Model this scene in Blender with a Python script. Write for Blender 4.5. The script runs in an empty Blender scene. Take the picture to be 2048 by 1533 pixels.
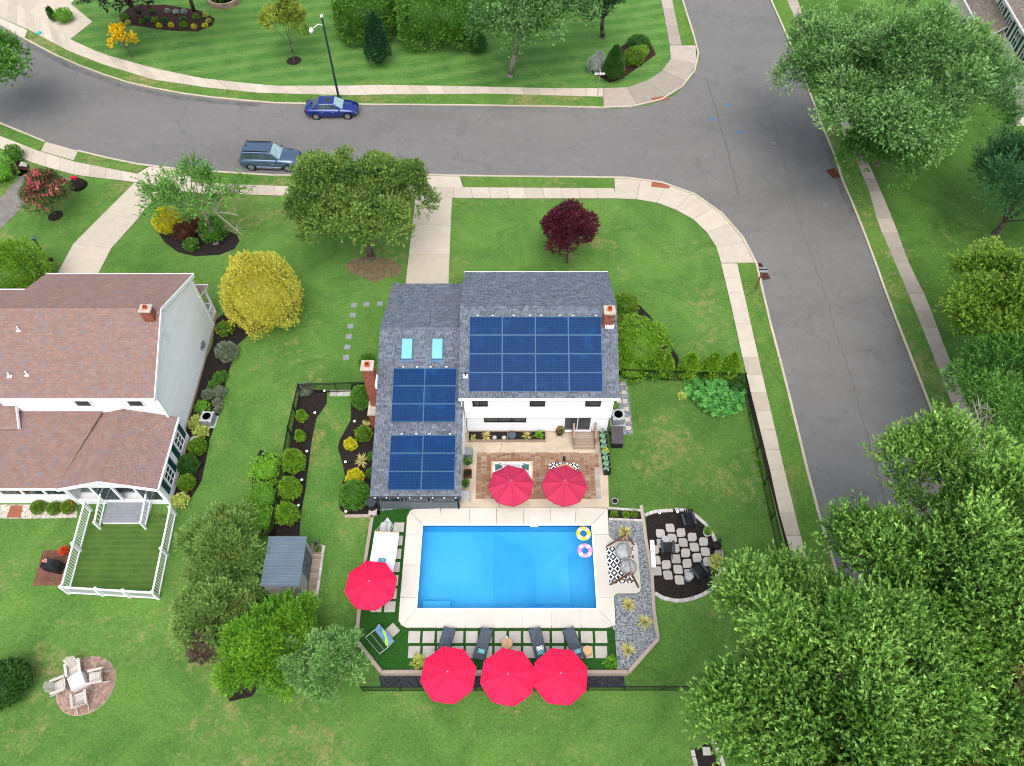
import bpy, bmesh, math, random
import numpy as np
from mathutils import Vector, Matrix
from mathutils.geometry import tessellate_polygon
R = math.radians
rng = np.random.default_rng(7)
random.seed(7)
SC = bpy.context.scene
COL = SC.collection

# ---------------------------------------------------------------- camera, sky, sun
F, TH, CH = 1550.0, R(55.5), 44.0          # focal length in photo pixels, pitch below the horizon, drone height
cam = bpy.data.cameras.new('camera'); cam.sensor_width = 36; cam.lens = 36 * F / 2048
cam.clip_start = 0.5; cam.clip_end = 3000
camo = bpy.data.objects.new('camera', cam); COL.objects.link(camo)
camo.location = (0, 0, CH); camo.rotation_euler = (R(90) - TH, 0, 0); SC.camera = camo
w = bpy.data.worlds.new('World'); SC.world = w; w.use_nodes = True
nt = w.node_tree; bg = nt.nodes['Background']
sky = nt.nodes.new('ShaderNodeTexSky'); sky.sky_type = 'NISHITA'; sky.sun_disc = False
SUN_EL, SUN_AZ = R(62), R(178)             # azimuth measured from +Y towards +X
sky.sun_elevation = SUN_EL; sky.sun_rotation = SUN_AZ
sky.dust_density = 4.0; sky.air_density = 1.0; sky.ozone_density = 1.0
hs = nt.nodes.new('ShaderNodeHueSaturation'); hs.inputs['Saturation'].default_value = .55      # thin even cloud greys the blue
nt.links.new(sky.outputs[0], hs.inputs['Color']); nt.links.new(hs.outputs[0], bg.inputs[0]); bg.inputs[1].default_value = 0.15
sl = bpy.data.lights.new('sun', 'SUN'); sl.energy = 0.9; sl.angle = R(60); sl.color = (1, 0.96, 0.9)
so = bpy.data.objects.new('sun', sl); COL.objects.link(so)
sd = Vector((math.sin(SUN_AZ) * math.cos(SUN_EL), math.cos(SUN_AZ) * math.cos(SUN_EL), math.sin(SUN_EL)))
so.rotation_euler = sd.to_track_quat('Z', 'Y').to_euler(); so.location = (0, 0, 60)
SC.view_settings.view_transform = 'Standard'; SC.view_settings.look = 'None'
SC.view_settings.exposure = 0.86; SC.view_settings.gamma = 1; SC.view_settings.use_curve_mapping = False
SC.render.engine = 'CYCLES'; SC.cycles.filter_width = 1.1

# ---------------------------------------------------------------- survey: photo pixel + height -> metres on site
cs, sn = math.cos(TH), math.sin(TH)
def depth(py, z=0.0): return (CH - z) / (sn - (766.5 - py) / F * cs)
def terr(y):                                # the back lawn falls away gently behind the pool
    t = min(1, max(0, (16.2 - y) / 5.0)); return -0.42 * t * t * (3 - 2 * t)
def G(px, py, z=0.0):
    d = depth(py, z); v = (766.5 - py) / F
    return Vector((d * (px - 1024) / F, d * (cs + v * sn), z))
def GT(px, py, h=0.0):                      # the same, on the ground as it lies
    z = h
    for _ in range(6): z = terr(G(px, py, z).y) + h
    return G(px, py, z)
def M(px, py, n, z=0.0): return n * depth(py, z) / F      # n pixels there, in metres
def PW(pts, z=0.0): return [G(a, b, z) for a, b in pts]

# ---------------------------------------------------------------- mesh helpers
class B:
    def __init__(s, org=(0, 0, 0)):
        s.v = []; s.f = []; s.o = Vector(org); s.t = []; s.mi = []
    def add(s, vs, fs, t=None, mi=0):
        n = len(s.v); s.v += [(p[0] - s.o.x, p[1] - s.o.y, p[2] - s.o.z) for p in vs]
        s.f += [tuple(i + n for i in q) for q in fs]
        s.t += [random.random() if t is None else t] * len(fs); s.mi += [mi] * len(fs); return s
    def box(s, x0, x1, y0, y1, z0, z1, t=None, mi=0):
        return s.add([(x0, y0, z0), (x1, y0, z0), (x1, y1, z0), (x0, y1, z0), (x0, y0, z1), (x1, y0, z1), (x1, y1, z1), (x0, y1, z1)],
                     [(3, 2, 1, 0), (4, 5, 6, 7), (0, 1, 5, 4), (1, 2, 6, 5), (2, 3, 7, 6), (3, 0, 4, 7)], t, mi)
    def bar(s, a, b, w, h, up=(0, 0, 1), t=None, mi=0):     # box beam from a to b, width w, height h
        a = Vector(a); b = Vector(b); d = (b - a).normalized(); u = Vector(up)
        r = d.cross(u)
        if r.length < 1e-4: r = d.cross(Vector((0, 1, 0)))
        r.normalize(); u = r.cross(d).normalized()
        c = [-r * w / 2 - u * h / 2, r * w / 2 - u * h / 2, r * w / 2 + u * h / 2, -r * w / 2 + u * h / 2]
        return s.add([a + k for k in c] + [b + k for k in c],
                     [(0, 1, 2, 3), (7, 6, 5, 4), (1, 0, 4, 5), (2, 1, 5, 6), (3, 2, 6, 7), (0, 3, 7, 4)], t, mi)
    def tube(s, a, b, r0, r1=None, n=8, t=None, cap=True, mi=0):
        a = Vector(a); b = Vector(b); r1 = r0 if r1 is None else r1
        d = (b - a); q = d.to_track_quat('Z', 'Y'); vs = []
        for p, r in ((a, r0), (b, r1)):
            for k in range(n):
                an = 2 * math.pi * k / n; vs.append(p + q @ Vector((math.cos(an) * r, math.sin(an) * r, 0)))
        fs = [(k, (k + 1) % n, n + (k + 1) % n, n + k) for k in range(n)]
        if cap: fs += [tuple(range(n - 1, -1, -1)), tuple(range(n, 2 * n))]
        return s.add(vs, fs, t, mi)
    def prism(s, poly, z0, z1, t=None, mi=0):
        n = len(poly); ar = sum(poly[i][0] * poly[(i + 1) % n][1] - poly[(i + 1) % n][0] * poly[i][1] for i in range(n))
        if ar < 0: poly = poly[::-1]
        fz0 = z0 if callable(z0) else (lambda p: z0); fz1 = z1 if callable(z1) else (lambda p: z1)
        top = [(p[0], p[1], fz1(p)) for p in poly]; bot = [(p[0], p[1], fz0(p)) for p in poly]
        tri = tessellate_polygon([[Vector(p) for p in top]])
        fs = []
        for a, b, c in tri:
            A, Bb, C = top[a], top[b], top[c]
            cr = (Bb[0] - A[0]) * (C[1] - A[1]) - (Bb[1] - A[1]) * (C[0] - A[0])
            fs.append((a, b, c) if cr > 0 else (a, c, b))
        fs += [(n + i, n + (i + 1) % n, (i + 1) % n, i) for i in range(n)]
        return s.add(top + bot, fs, t, mi)
    def lathe(s, prof, c=(0, 0, 0), n=16, t=None, sx=1, sy=1, mi=0):
        vs = []
        for r, z in prof:
            for k in range(n):
                an = 2 * math.pi * k / n; vs.append((c[0] + r * math.cos(an) * sx, c[1] + r * math.sin(an) * sy, c[2] + z))
        m = len(prof); fs = []
        for j in range(m - 1):
            for k in range(n): fs.append((j * n + k, j * n + (k + 1) % n, (j + 1) * n + (k + 1) % n, (j + 1) * n + k))
        if prof[0][0] > 1e-3: fs.append(tuple(range(n - 1, -1, -1)))
        if prof[-1][0] > 1e-3: fs.append(tuple(range((m - 1) * n, m * n)))
        return s.add(vs, fs, t, mi)
    def mesh(s, name, mat, smooth=False):
        m = bpy.data.meshes.new(name); m.from_pydata(s.v, [], s.f)
        for k in (mat if isinstance(mat, (list, tuple)) else [mat]): m.materials.append(k)
        at = m.attributes.new('tint', 'FLOAT', 'FACE'); at.data.foreach_set('value', s.t)
        if any(s.mi): m.polygons.foreach_set('material_index', s.mi)
        if smooth: m.polygons.foreach_set('use_smooth', [True] * len(s.f))
        m.update(); return m
    def obj(s, name, mat, parent=None, smooth=False, loc=(0, 0, 0)):
        return inst(s.mesh(name, mat, smooth), name, parent, loc)
def inst(mesh, name, parent=None, loc=(0, 0, 0), rot=(0, 0, 0), scale=(1, 1, 1)):
    o = bpy.data.objects.new(name, mesh); COL.objects.link(o); o.parent = parent
    o.location = loc; o.rotation_euler = rot; o.scale = scale
    if parent: KIDS.setdefault(parent.name, []).append(o)
    return o
KIDS = {}
def tag(o, label=None, cat=None, group=None, kind=None):
    for k, v in (('label', label), ('category', cat), ('group', group), ('kind', kind)):
        if v: o[k] = v
    return o
def thing(name, label, cat, loc=(0, 0, 0), rz=0.0, group=None):
    o = bpy.data.objects.new(name, None); COL.objects.link(o); o.empty_display_size = .3
    o.location = loc; o.rotation_euler = (0, 0, rz); return tag(o, label, cat, group)
def copy_tree(o, parent=None):
    c = o.copy(); COL.objects.link(c)
    if parent: c.parent = parent; KIDS.setdefault(parent.name, []).append(c)
    for ch in list(KIDS.get(o.name, [])): copy_tree(ch, c)
    return c
def dup(src, label, loc, rz=0.0, scale=None):
    c = copy_tree(src); c.location = loc; c.rotation_euler = (0, 0, rz); c['label'] = label
    if scale: c.scale = scale
    return c
def struct(name, b, mat, label=None): return tag(b.obj(name, mat), label, kind='structure')

# ---------------------------------------------------------------- materials
def lin(h):
    c = [int(h[i:i + 2], 16) / 255 for i in (0, 2, 4)]
    return tuple((x / 12.92 if x < .04045 else ((x + .055) / 1.055) ** 2.4) for x in c) + (1,)
def nn(t, k, **kw):
    n = t.nodes.new(k)
    for a, b in kw.items(): setattr(n, a, b)
    return n
def mixc(t, f, a, b, mode='MIX'):
    n = nn(t, 'ShaderNodeMix', data_type='RGBA', blend_type=mode)
    for i, v in ((0, f), (6, a), (7, b)):
        if hasattr(v, 'is_linked'): t.links.new(v, n.inputs[i])
        else: n.inputs[i].default_value = v
    return n.outputs[2]
def ramp(t, v, lo, hi):
    n = nn(t, 'ShaderNodeMapRange'); t.links.new(v, n.inputs[0]); n.inputs[1].default_value = lo; n.inputs[2].default_value = hi
    return n.outputs[0]
def noise(t, scale, detail=4, vec=None, rough=.55, dist=0):
    n = nn(t, 'ShaderNodeTexNoise'); n.inputs['Scale'].default_value = scale; n.inputs['Detail'].default_value = detail
    n.inputs['Roughness'].default_value = rough; n.inputs['Distortion'].default_value = dist
    t.links.new(vec if vec is not None else pos(t), n.inputs['Vector']); return n.outputs[0]
def pos(t):
    for n in t.nodes:
        if n.type == 'NEW_GEOMETRY': return n.outputs['Position']
    return nn(t, 'ShaderNodeNewGeometry').outputs['Position']
def bump(t, bs, h, dist, st=1.0):
    n = nn(t, 'ShaderNodeBump'); n.inputs['Strength'].default_value = st; n.inputs['Distance'].default_value = dist
    t.links.new(h, n.inputs['Height']); t.links.new(n.outputs[0], bs.inputs['Normal'])
def base(name, rough=.7, metal=0.0, spec=.3):
    m = bpy.data.materials.new(name); m.use_nodes = True; t = m.node_tree; bs = t.nodes['Principled BSDF']
    bs.inputs['Roughness'].default_value = rough; bs.inputs['Metallic'].default_value = metal
    bs.inputs['Specular IOR Level'].default_value = spec; return m, t, bs
def plain(name, c, rough=.6, metal=0.0, spec=.3, var=.12, sc=3.0, bd=0.0, coat=0):
    m, t, bs = base(name, rough, metal, spec); c = lin(c)
    d = tuple(x * (1 - var) for x in c[:3]) + (1,); l = tuple(min(1, x * (1 + var)) for x in c[:3]) + (1,)
    t.links.new(mixc(t, ramp(t, noise(t, sc, 6), .3, .7), d, l), bs.inputs['Base Color'])
    if bd: bump(t, bs, noise(t, sc * 12, 3), bd)
    if coat: bs.inputs['Coat Weight'].default_value = coat; bs.inputs['Coat Roughness'].default_value = .06
    return m
def pieces(name, cols, rough=.8, sc=6.0, var=.25, by='obj', bd=.004):   # colour varies from piece to piece, plus grain
    m, t, bs = base(name, rough)
    if by == 'obj': v = nn(t, 'ShaderNodeObjectInfo').outputs['Random']
    else: v = nn(t, 'ShaderNodeAttribute', attribute_name='tint').outputs['Fac']
    cr = nn(t, 'ShaderNodeValToRGB'); t.links.new(v, cr.inputs[0]); e = cr.color_ramp.elements
    for i, c in enumerate(cols):
        p = i / (len(cols) - 1)
        if i == 0: e[0].position = 0; e[0].color = lin(c)
        elif i == len(cols) - 1: e[-1].position = 1; e[-1].color = lin(c)
        else: n = e.new(p); n.color = lin(c)
    g = noise(t, sc, 6)
    n2 = nn(t, 'ShaderNodeMath', operation='MULTIPLY_ADD'); t.links.new(g, n2.inputs[0]); n2.inputs[1].default_value = var * 2; n2.inputs[2].default_value = 1 - var
    cc = nn(t, 'ShaderNodeCombineColor')
    for i in range(3): t.links.new(n2.outputs[0], cc.inputs[i])
    t.links.new(mixc(t, 1.0, cr.outputs[0], cc.outputs[0], 'MULTIPLY'), bs.inputs['Base Color'])
    if bd: bump(t, bs, noise(t, sc * 8, 3), bd)
    return m
def foliage(name, dark, light, third=None, rough=.42, trans=.2, patch=.35, spec=.25):
    m, t, bs = base(name, rough, 0, spec)
    v = nn(t, 'ShaderNodeAttribute', attribute_name='tint').outputs['Fac']
    c = mixc(t, v, lin(dark), lin(light))
    if third: c = mixc(t, ramp(t, noise(t, .55, 3), .52, .72), c, mixc(t, v, lin(dark), lin(third)))
    c = mixc(t, ramp(t, noise(t, 1.6, 3), .35, .75), c, mixc(t, patch, c, lin(light)))
    t.links.new(c, bs.inputs['Base Color'])
    tr = nn(t, 'ShaderNodeBsdfTranslucent'); t.links.new(c, tr.inputs[0])
    mx = nn(t, 'ShaderNodeMixShader'); mx.inputs[0].default_value = trans
    t.links.new(bs.outputs[0], mx.inputs[1]); t.links.new(tr.outputs[0], mx.inputs[2])
    t.links.new(mx.outputs[0], t.nodes['Material Output'].inputs[0]); return m

def lawn_mat(name, a, b, dry, dryamt, stripes=False, weeds=True):
    m, t, bs = base(name, .9, 0, .15)
    n1 = noise(t, .3, 6, rough=.7, dist=.8); n2 = noise(t, 2.6, 6, rough=.75); n3 = noise(t, 7, 5, rough=.95)
    c = mixc(t, ramp(t, n1, .35, .65), lin(a), lin(b))
    c = mixc(t, ramp(t, n2, .3, .75), c, mixc(t, .55, c, lin(b)))
    big = noise(t, .13, 5, rough=.7, dist=.6); sm = noise(t, 1.7, 8, rough=.8)
    ad = nn(t, 'ShaderNodeMath', operation='MULTIPLY_ADD'); t.links.new(sm, ad.inputs[0]); ad.inputs[1].default_value = .95; t.links.new(big, ad.inputs[2])
    c = mixc(t, ramp(t, ad.outputs[0], 1.1 - dryamt, 1.32 - dryamt), c, lin(dry))
    if stripes:
        mp = nn(t, 'ShaderNodeMapping'); mp.inputs['Rotation'].default_value = (0, 0, R(-14)); t.links.new(pos(t), mp.inputs[0])
        wv = nn(t, 'ShaderNodeTexWave', bands_direction='Y'); wv.inputs['Scale'].default_value = .17; wv.inputs['Distortion'].default_value = 7
        wv.inputs['Detail Scale'].default_value = .25; t.links.new(mp.outputs[0], wv.inputs[0])
        c = mixc(t, ramp(t, wv.outputs[1], .2, 3.2), c, lin('7d9a52'))
        mp2 = nn(t, 'ShaderNodeMapping'); mp2.inputs['Scale'].default_value = (.5, 9, 1); mp2.inputs['Rotation'].default_value = (0, 0, R(-8)); t.links.new(pos(t), mp2.inputs[0])
        c = mixc(t, ramp(t, noise(t, .7, 4, mp2.outputs[0]), .6, .95), c, lin('9cb06e'))
    f = nn(t, 'ShaderNodeMath', operation='MULTIPLY_ADD'); t.links.new(n3, f.inputs[0]); f.inputs[1].default_value = 2.5; f.inputs[2].default_value = -.22
    cc = nn(t, 'ShaderNodeCombineColor')
    for i in range(3): t.links.new(f.outputs[0], cc.inputs[i])
    t.links.new(mixc(t, 1.0, c, cc.outputs[0], 'MULTIPLY'), bs.inputs['Base Color'])
    bump(t, bs, noise(t, 18, 4, rough=.8), .06, .9); return m
MT = {}
MT['lawn'] = lawn_mat('lawn_grass', '41672b', '5f843b', '8a8856', .08)
MT['lawn_e'] = lawn_mat('east_grass', '34561f', '507430', '7d8a4a', .03)
MT['lawn_n'] = lawn_mat('striped_lawn_grass', '36602a', '55803a', '7d8a4a', .03, True)
MT['lawn_b'] = lawn_mat('bright_lawn_grass', '40682b', '5a8339', '8a864f', .05)
MT['verge'] = lawn_mat('verge_grass', '42692a', '5d8036', '8b8458', .1)
MT['turf'] = lawn_mat('artificial_turf', '1f4a17', '28551c', '2c5a22', -.3)
def turf2():
    m, t, bs = base('striped_turf', .9, 0, .15); wv = nn(t, 'ShaderNodeTexWave', bands_direction='Y'); wv.inputs['Scale'].default_value = .9; wv.inputs['Distortion'].default_value = .6; t.links.new(pos(t), wv.inputs[0])
    c = mixc(t, ramp(t, wv.outputs[1], .3, 3), lin('3f5c26'), lin('64794a')); c = mixc(t, ramp(t, noise(t, 1.2, 6, rough=.7), .4, .8), c, lin('54702f')); t.links.new(c, bs.inputs['Base Color']); bump(t, bs, noise(t, 25, 2), .03); return m
MT['turf2'] = turf2()
MT['dirt'] = plain('bare_dirt', '6f6248', .95, var=.3, sc=3, bd=.03)
MT['mulch'] = plain('mulch', '2b2422', .95, var=.45, sc=9, bd=.05)
MT['mulch_b'] = plain('brown_mulch', '3a2320', .95, var=.4, sc=8, bd=.05)
def asphalt():
    m, t, bs = base('asphalt', .85, 0, .25)
    mp = nn(t, 'ShaderNodeMapping'); mp.inputs['Scale'].default_value = (.5, 1.1, 1); t.links.new(pos(t), mp.inputs[0])
    c = mixc(t, ramp(t, noise(t, .12, 5, mp.outputs[0], .6), .3, .7), lin('5a5956'), lin('6c6b68'))
    c = mixc(t, ramp(t, noise(t, .8, 7, rough=.75), .54, .8), c, lin('757474'))
    c = mixc(t, ramp(t, noise(t, .35, 6, rough=.75, dist=1), .54, .74), c, lin('4f4e4c'))
    g = noise(t, 30, 3, rough=.8); c = mixc(t, ramp(t, g, .25, .8), mixc(t, .25, c, (0, 0, 0, 1)), mixc(t, .12, c, (1, 1, 1, 1)))
    t.links.new(c, bs.inputs['Base Color']); bump(t, bs, g, .01); return m
MT['asphalt'] = asphalt()
MT['asphalt_old'] = plain('old_asphalt', '77736f', .9, var=.2, sc=2, bd=.01)
MT['patch'] = plain('tar_seam', '605f5d', .8, var=.2, sc=2)
MT['conc'] = pieces('concrete_slab', ['aca292', 'b8ad9d', 'c0b5a6', 'b2a899'], .85, 1.6, .16, bd=.003)
MT['conc_w'] = pieces('weathered_concrete_slab', ['92897f', 'a0958a', 'ada297'], .9, 1.6, .2, bd=.003)
MT['kerb'] = pieces('kerb_concrete', ['aca290', 'bbb09e', 'b4a998'], .9, 3, .25, bd=.003)
MT['deck'] = pieces('pool_deck_concrete', ['c2bdb3', 'ccc7bd', 'c7c2b8'], .75, 1.2, .1, bd=.002)
MT['patio'] = plain('patio_concrete', 'b9ab97', .85, var=.18, sc=.9, bd=.003)
MT['stone'] = pieces('grey_stone', ['a8a49e', 'b9b5ae', 'c6c2ba', 'aaa59f'], .85, 8, .2)
MT['stepper'] = pieces('stepping_stone', ['a19d96', 'aeaaa2', 'b5b1a9'], .85, 4, .15)
MT['gravel'] = None
def gravel(name, a, b, sc):
    m, t, bs = base(name, .85); vo = nn(t, 'ShaderNodeTexVoronoi'); vo.inputs['Scale'].default_value = sc; t.links.new(pos(t), vo.inputs[0])
    bw = nn(t, 'ShaderNodeSeparateColor'); t.links.new(vo.outputs['Color'], bw.inputs[0])
    c = mixc(t, bw.outputs[0], lin(a), lin(b)); t.links.new(c, bs.inputs['Base Color'])
    bump(t, bs, vo.outputs['Distance'], .03); return m
MT['gravel'] = gravel('blue_grey_gravel', '4b5056', '9ea3a8', 16)
MT['gravel_w'] = gravel('river_gravel', '8d857a', 'd4cbc0', 11)
MT['gravel_d'] = gravel('dark_slate_gravel', '1c1f24', '40454c', 14)
MT['white'] = plain('white_paint', 'eceef0', .55, var=.04, sc=.8)
MT['vinyl'] = plain('white_vinyl', 'e6e8ea', .4, var=.03, sc=1)
MT['siding'] = pieces('white_siding', ['e4e7ea', 'eceef0'], .6, .8, .05, bd=0)
MT['trim_grey'] = plain('grey_painted_trim', '596168', .6, var=.1)
MT['cream'] = plain('cream_siding', 'd8d0bf', .7, var=.05, sc=.7)
MT['shingle'] = pieces('grey_roof_shingle', ['4c525c', '596069', '636a75', '535963', '6f7784', '5b616c'], .9, 3, .22, 'tint', .006)
MT['shingle_r'] = pieces('red_brown_shingle', ['82665e', '896d63', '7e6963', '8c7166', '7c7072', '856a63', '8f7368'], .9, 2, .16, 'tint', .006)
MT['shingle_t'] = pieces('tan_shingle', ['75695f', '85786d', '6a615b', '8c8177'], .9, 3, .2, 'tint', .006)
MT['brick'] = pieces('red_brick', ['7c3f2f', '8d4c38', '97594a', '6e3a2e'], .85, 8, .2, 'tint')
MT['mortar'] = plain('mortar', 'a89e92', .9, var=.2, sc=6)
MT['flue'] = plain('terracotta_flue', 'b1502a', .8, var=.15)
MT['cap'] = plain('chimney_crown', 'b3a799', .8, var=.2, sc=5)
def solar():
    m, t, bs = base('solar_cells', .4, .0, .1)
    tc = nn(t, 'ShaderNodeTexCoord'); br = nn(t, 'ShaderNodeTexBrick'); br.offset = 0
    br.inputs['Scale'].default_value = 1; br.inputs['Brick Width'].default_value = .165; br.inputs['Row Height'].default_value = .165
    br.inputs['Mortar Size'].default_value = .006; br.inputs['Mortar Smooth'].default_value = .3
    br.inputs['Color1'].default_value = lin('052e5c'); br.inputs['Color2'].default_value = lin('062a54'); br.inputs['Mortar'].default_value = lin('1d4a75')
    t.links.new(tc.outputs['Object'], br.inputs[0])
    oi = nn(t, 'ShaderNodeObjectInfo')
    c = mixc(t, ramp(t, oi.outputs['Random'], 0, 3.0), br.outputs[0], lin('123059'))
    c = mixc(t, ramp(t, noise(t, .9, 4), .55, .85), c, lin('0f4a7c'))
    t.links.new(c, bs.inputs['Base Color']); return m
MT['solar'] = solar()
MT['alu'] = plain('aluminium_frame', '50708f', .45, .5, var=.08)
MT['steel'] = plain('galvanised_steel', 'a9adb0', .4, .7)
MT['sky_glass'] = plain('skylight_glass', '6fb3bf', .15, 0, .6, var=.05)
MT['glass'] = plain('window_glass', '27343b', .06, 0, .8, var=.3, sc=1.5)
MT['glass_car'] = plain('car_glass', '3e4f52', .05, 0, .9, var=.3, sc=2)
MT['black'] = plain('black_metal', '141618', .4, .3, .5, var=.2)
MT['black_m'] = plain('black_plastic', '1d1f22', .6, var=.25)
MT['dgrey'] = plain('dark_grey_resin', '3a4048', .6, var=.2)
MT['bluegrey'] = plain('blue_grey_cushion', '4e5966', .8, var=.12, sc=5)
MT['grey'] = plain('grey_resin', '80868c', .6, var=.12)
MT['lgrey'] = plain('light_grey_ceramic', 'a8abab', .6, var=.15)
MT['red'] = plain('raspberry_canvas', 'dc1848', .8, var=.05, sc=1.2, bd=.004)
MT['red_dark'] = plain('faded_crimson_canvas', 'b02a4e', .8, var=.05, sc=1.2, bd=.004)
MT['red_seam'] = plain('raspberry_canvas_seam', 'b8103a', .8); MT['red_dark_seam'] = plain('crimson_canvas_seam', '8c1a3a', .8)
MT['windshield'] = plain('windshield_glass_painted_reflection', '8da6aa', .05, 0, .9, var=.25, sc=3)  # paler than the other car panes: a reflection painted into the colour
MT['wood'] = pieces('brown_timber', ['5c3d2b', '6d4a35', '77543d'], .75, 9, .3)
MT['wood_old'] = pieces('weathered_timber', ['8d7a6b', '9b897a', 'a59587', '857466'], .85, 7, .3)
MT['timber_cap'] = pieces('retaining_timber', ['9b8c80', 'a79a8f', '968579'], .85, 4, .25)
MT['paver'] = pieces('brown_patio_paver', ['86634a', '94735a', '7a5a47', 'a38b76', '8c6d57', '9b8575'], .85, 9, .35)
MT['paver_g'] = pieces('grey_border_paver', ['9a9590', 'a8a29b', '8f8a86'], .85, 7, .25)
MT['rpaver'] = pieces('round_patio_paver', ['8c7264', '9a8172', 'a58d80', '7d675c', '97786c'], .85, 8, .3)
MT['pinkwood'] = plain('rust_brown_paving', '6f4c3d', .9, var=.3, sc=2, bd=.01)
MT['chairwood'] = pieces('whitewashed_timber', ['b9b2ab', 'c6c0b8', 'aea69e'], .75, 8, .15)
MT['whitecloth'] = plain('white_fabric', 'e6e9ef', .85, var=.03, sc=1)
MT['cushion'] = plain('white_cushion', 'e2e4e6', .85, var=.05)
MT['teal'] = plain('teal_cushion', '3f6b66', .85, var=.15)
MT['stripe'] = plain('aqua_striped_fabric', '6fb0bd', .8, var=.2, sc=8)
MT['blkstripe'] = plain('black_print', '26282b', .8, var=.1)
MT['shutter'] = plain('dark_teal_shutter', '12403f', .5, var=.1)
MT['terracotta'] = plain('terracotta_pot', '8f5740', .8, var=.15)
MT['float_y'] = plain('yellow_vinyl', 'e2d23c', .3, 0, .5, var=.04)
MT['float_p'] = plain('pink_vinyl', 'ec8fca', .3, 0, .5, var=.04)
MT['float_w'] = plain('white_vinyl_print', 'eeeeea', .3, 0, .5, var=.04)
MT['rust'] = plain('rusty_iron', '7d4434', .85, .2, var=.3, sc=6)
MT['paint_b'] = plain('metallic_blue_paint', '0a2a78', .25, .3, .6, var=.04, coat=.8)
MT['paint_s'] = plain('slate_blue_paint', '4c617c', .25, .5, .6, var=.04, coat=.8)
MT['tyre'] = plain('tyre_rubber', '17181a', .85, var=.2)
MT['rim'] = plain('alloy_rim', 'c9ccd0', .3, .8)
MT['chrome'] = plain('chrome', 'd6dade', .15, .9)
MT['lampglass'] = plain('headlamp_lens', 'd2dbe0', .1, 0, .8, var=.05)
MT['tail'] = plain('tail_lamp_lens', '8e1420', .2, 0, .6)
MT['bark'] = plain('bark', '5c5148', .95, var=.35, sc=7, bd=.03)
MT['bark_l'] = plain('pale_bark', '857c72', .95, var=.25, sc=7, bd=.03)
MT['dead'] = plain('bare_twigs', 'a39c92', .95, var=.2, sc=7)
MT['shedroof'] = plain('dark_grey_steel_roof', '66747f', .4, .3, .5, var=.12, sc=1)
MT['shedwall'] = plain('shed_panel', 'a2a29d', .7, var=.12)
MT['liner'] = None
def liner():
    m, t, bs = base('pool_liner', .5); v = noise(t, .3, 3)
    c = mixc(t, ramp(t, v, .3, .7), lin('4cb0dc'), lin('70c5e6')); c = mixc(t, ramp(t, noise(t, 6, 5, rough=.7), .3, .75), mixc(t, .25, c, lin('2898d0')), c)
    t.links.new(c, bs.inputs['Base Color']); return m
MT['liner'] = liner()
def water():
    m = bpy.data.materials.new('pool_water'); m.use_nodes = True; t = m.node_tree; t.nodes.remove(t.nodes['Principled BSDF'])
    tr = nn(t, 'ShaderNodeBsdfTransparent'); tr.inputs[0].default_value = (.66, .9, .97, 1)
    gl = nn(t, 'ShaderNodeBsdfGlossy'); gl.inputs['Roughness'].default_value = .03
    fr = nn(t, 'ShaderNodeFresnel'); fr.inputs[0].default_value = 1.33
    bp = nn(t, 'ShaderNodeBump'); bp.inputs['Distance'].default_value = .02; bp.inputs['Strength'].default_value = .5
    t.links.new(noise(t, 2.2, 4), bp.inputs['Height'])
    t.links.new(bp.outputs[0], gl.inputs['Normal']); t.links.new(bp.outputs[0], fr.inputs['Normal'])
    mx = nn(t, 'ShaderNodeMixShader'); t.links.new(fr.outputs[0], mx.inputs[0]); t.links.new(tr.outputs[0], mx.inputs[1]); t.links.new(gl.outputs[0], mx.inputs[2])
    t.links.new(mx.outputs[0], t.nodes['Material Output'].inputs[0]); return m
MT['water'] = water()
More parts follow.
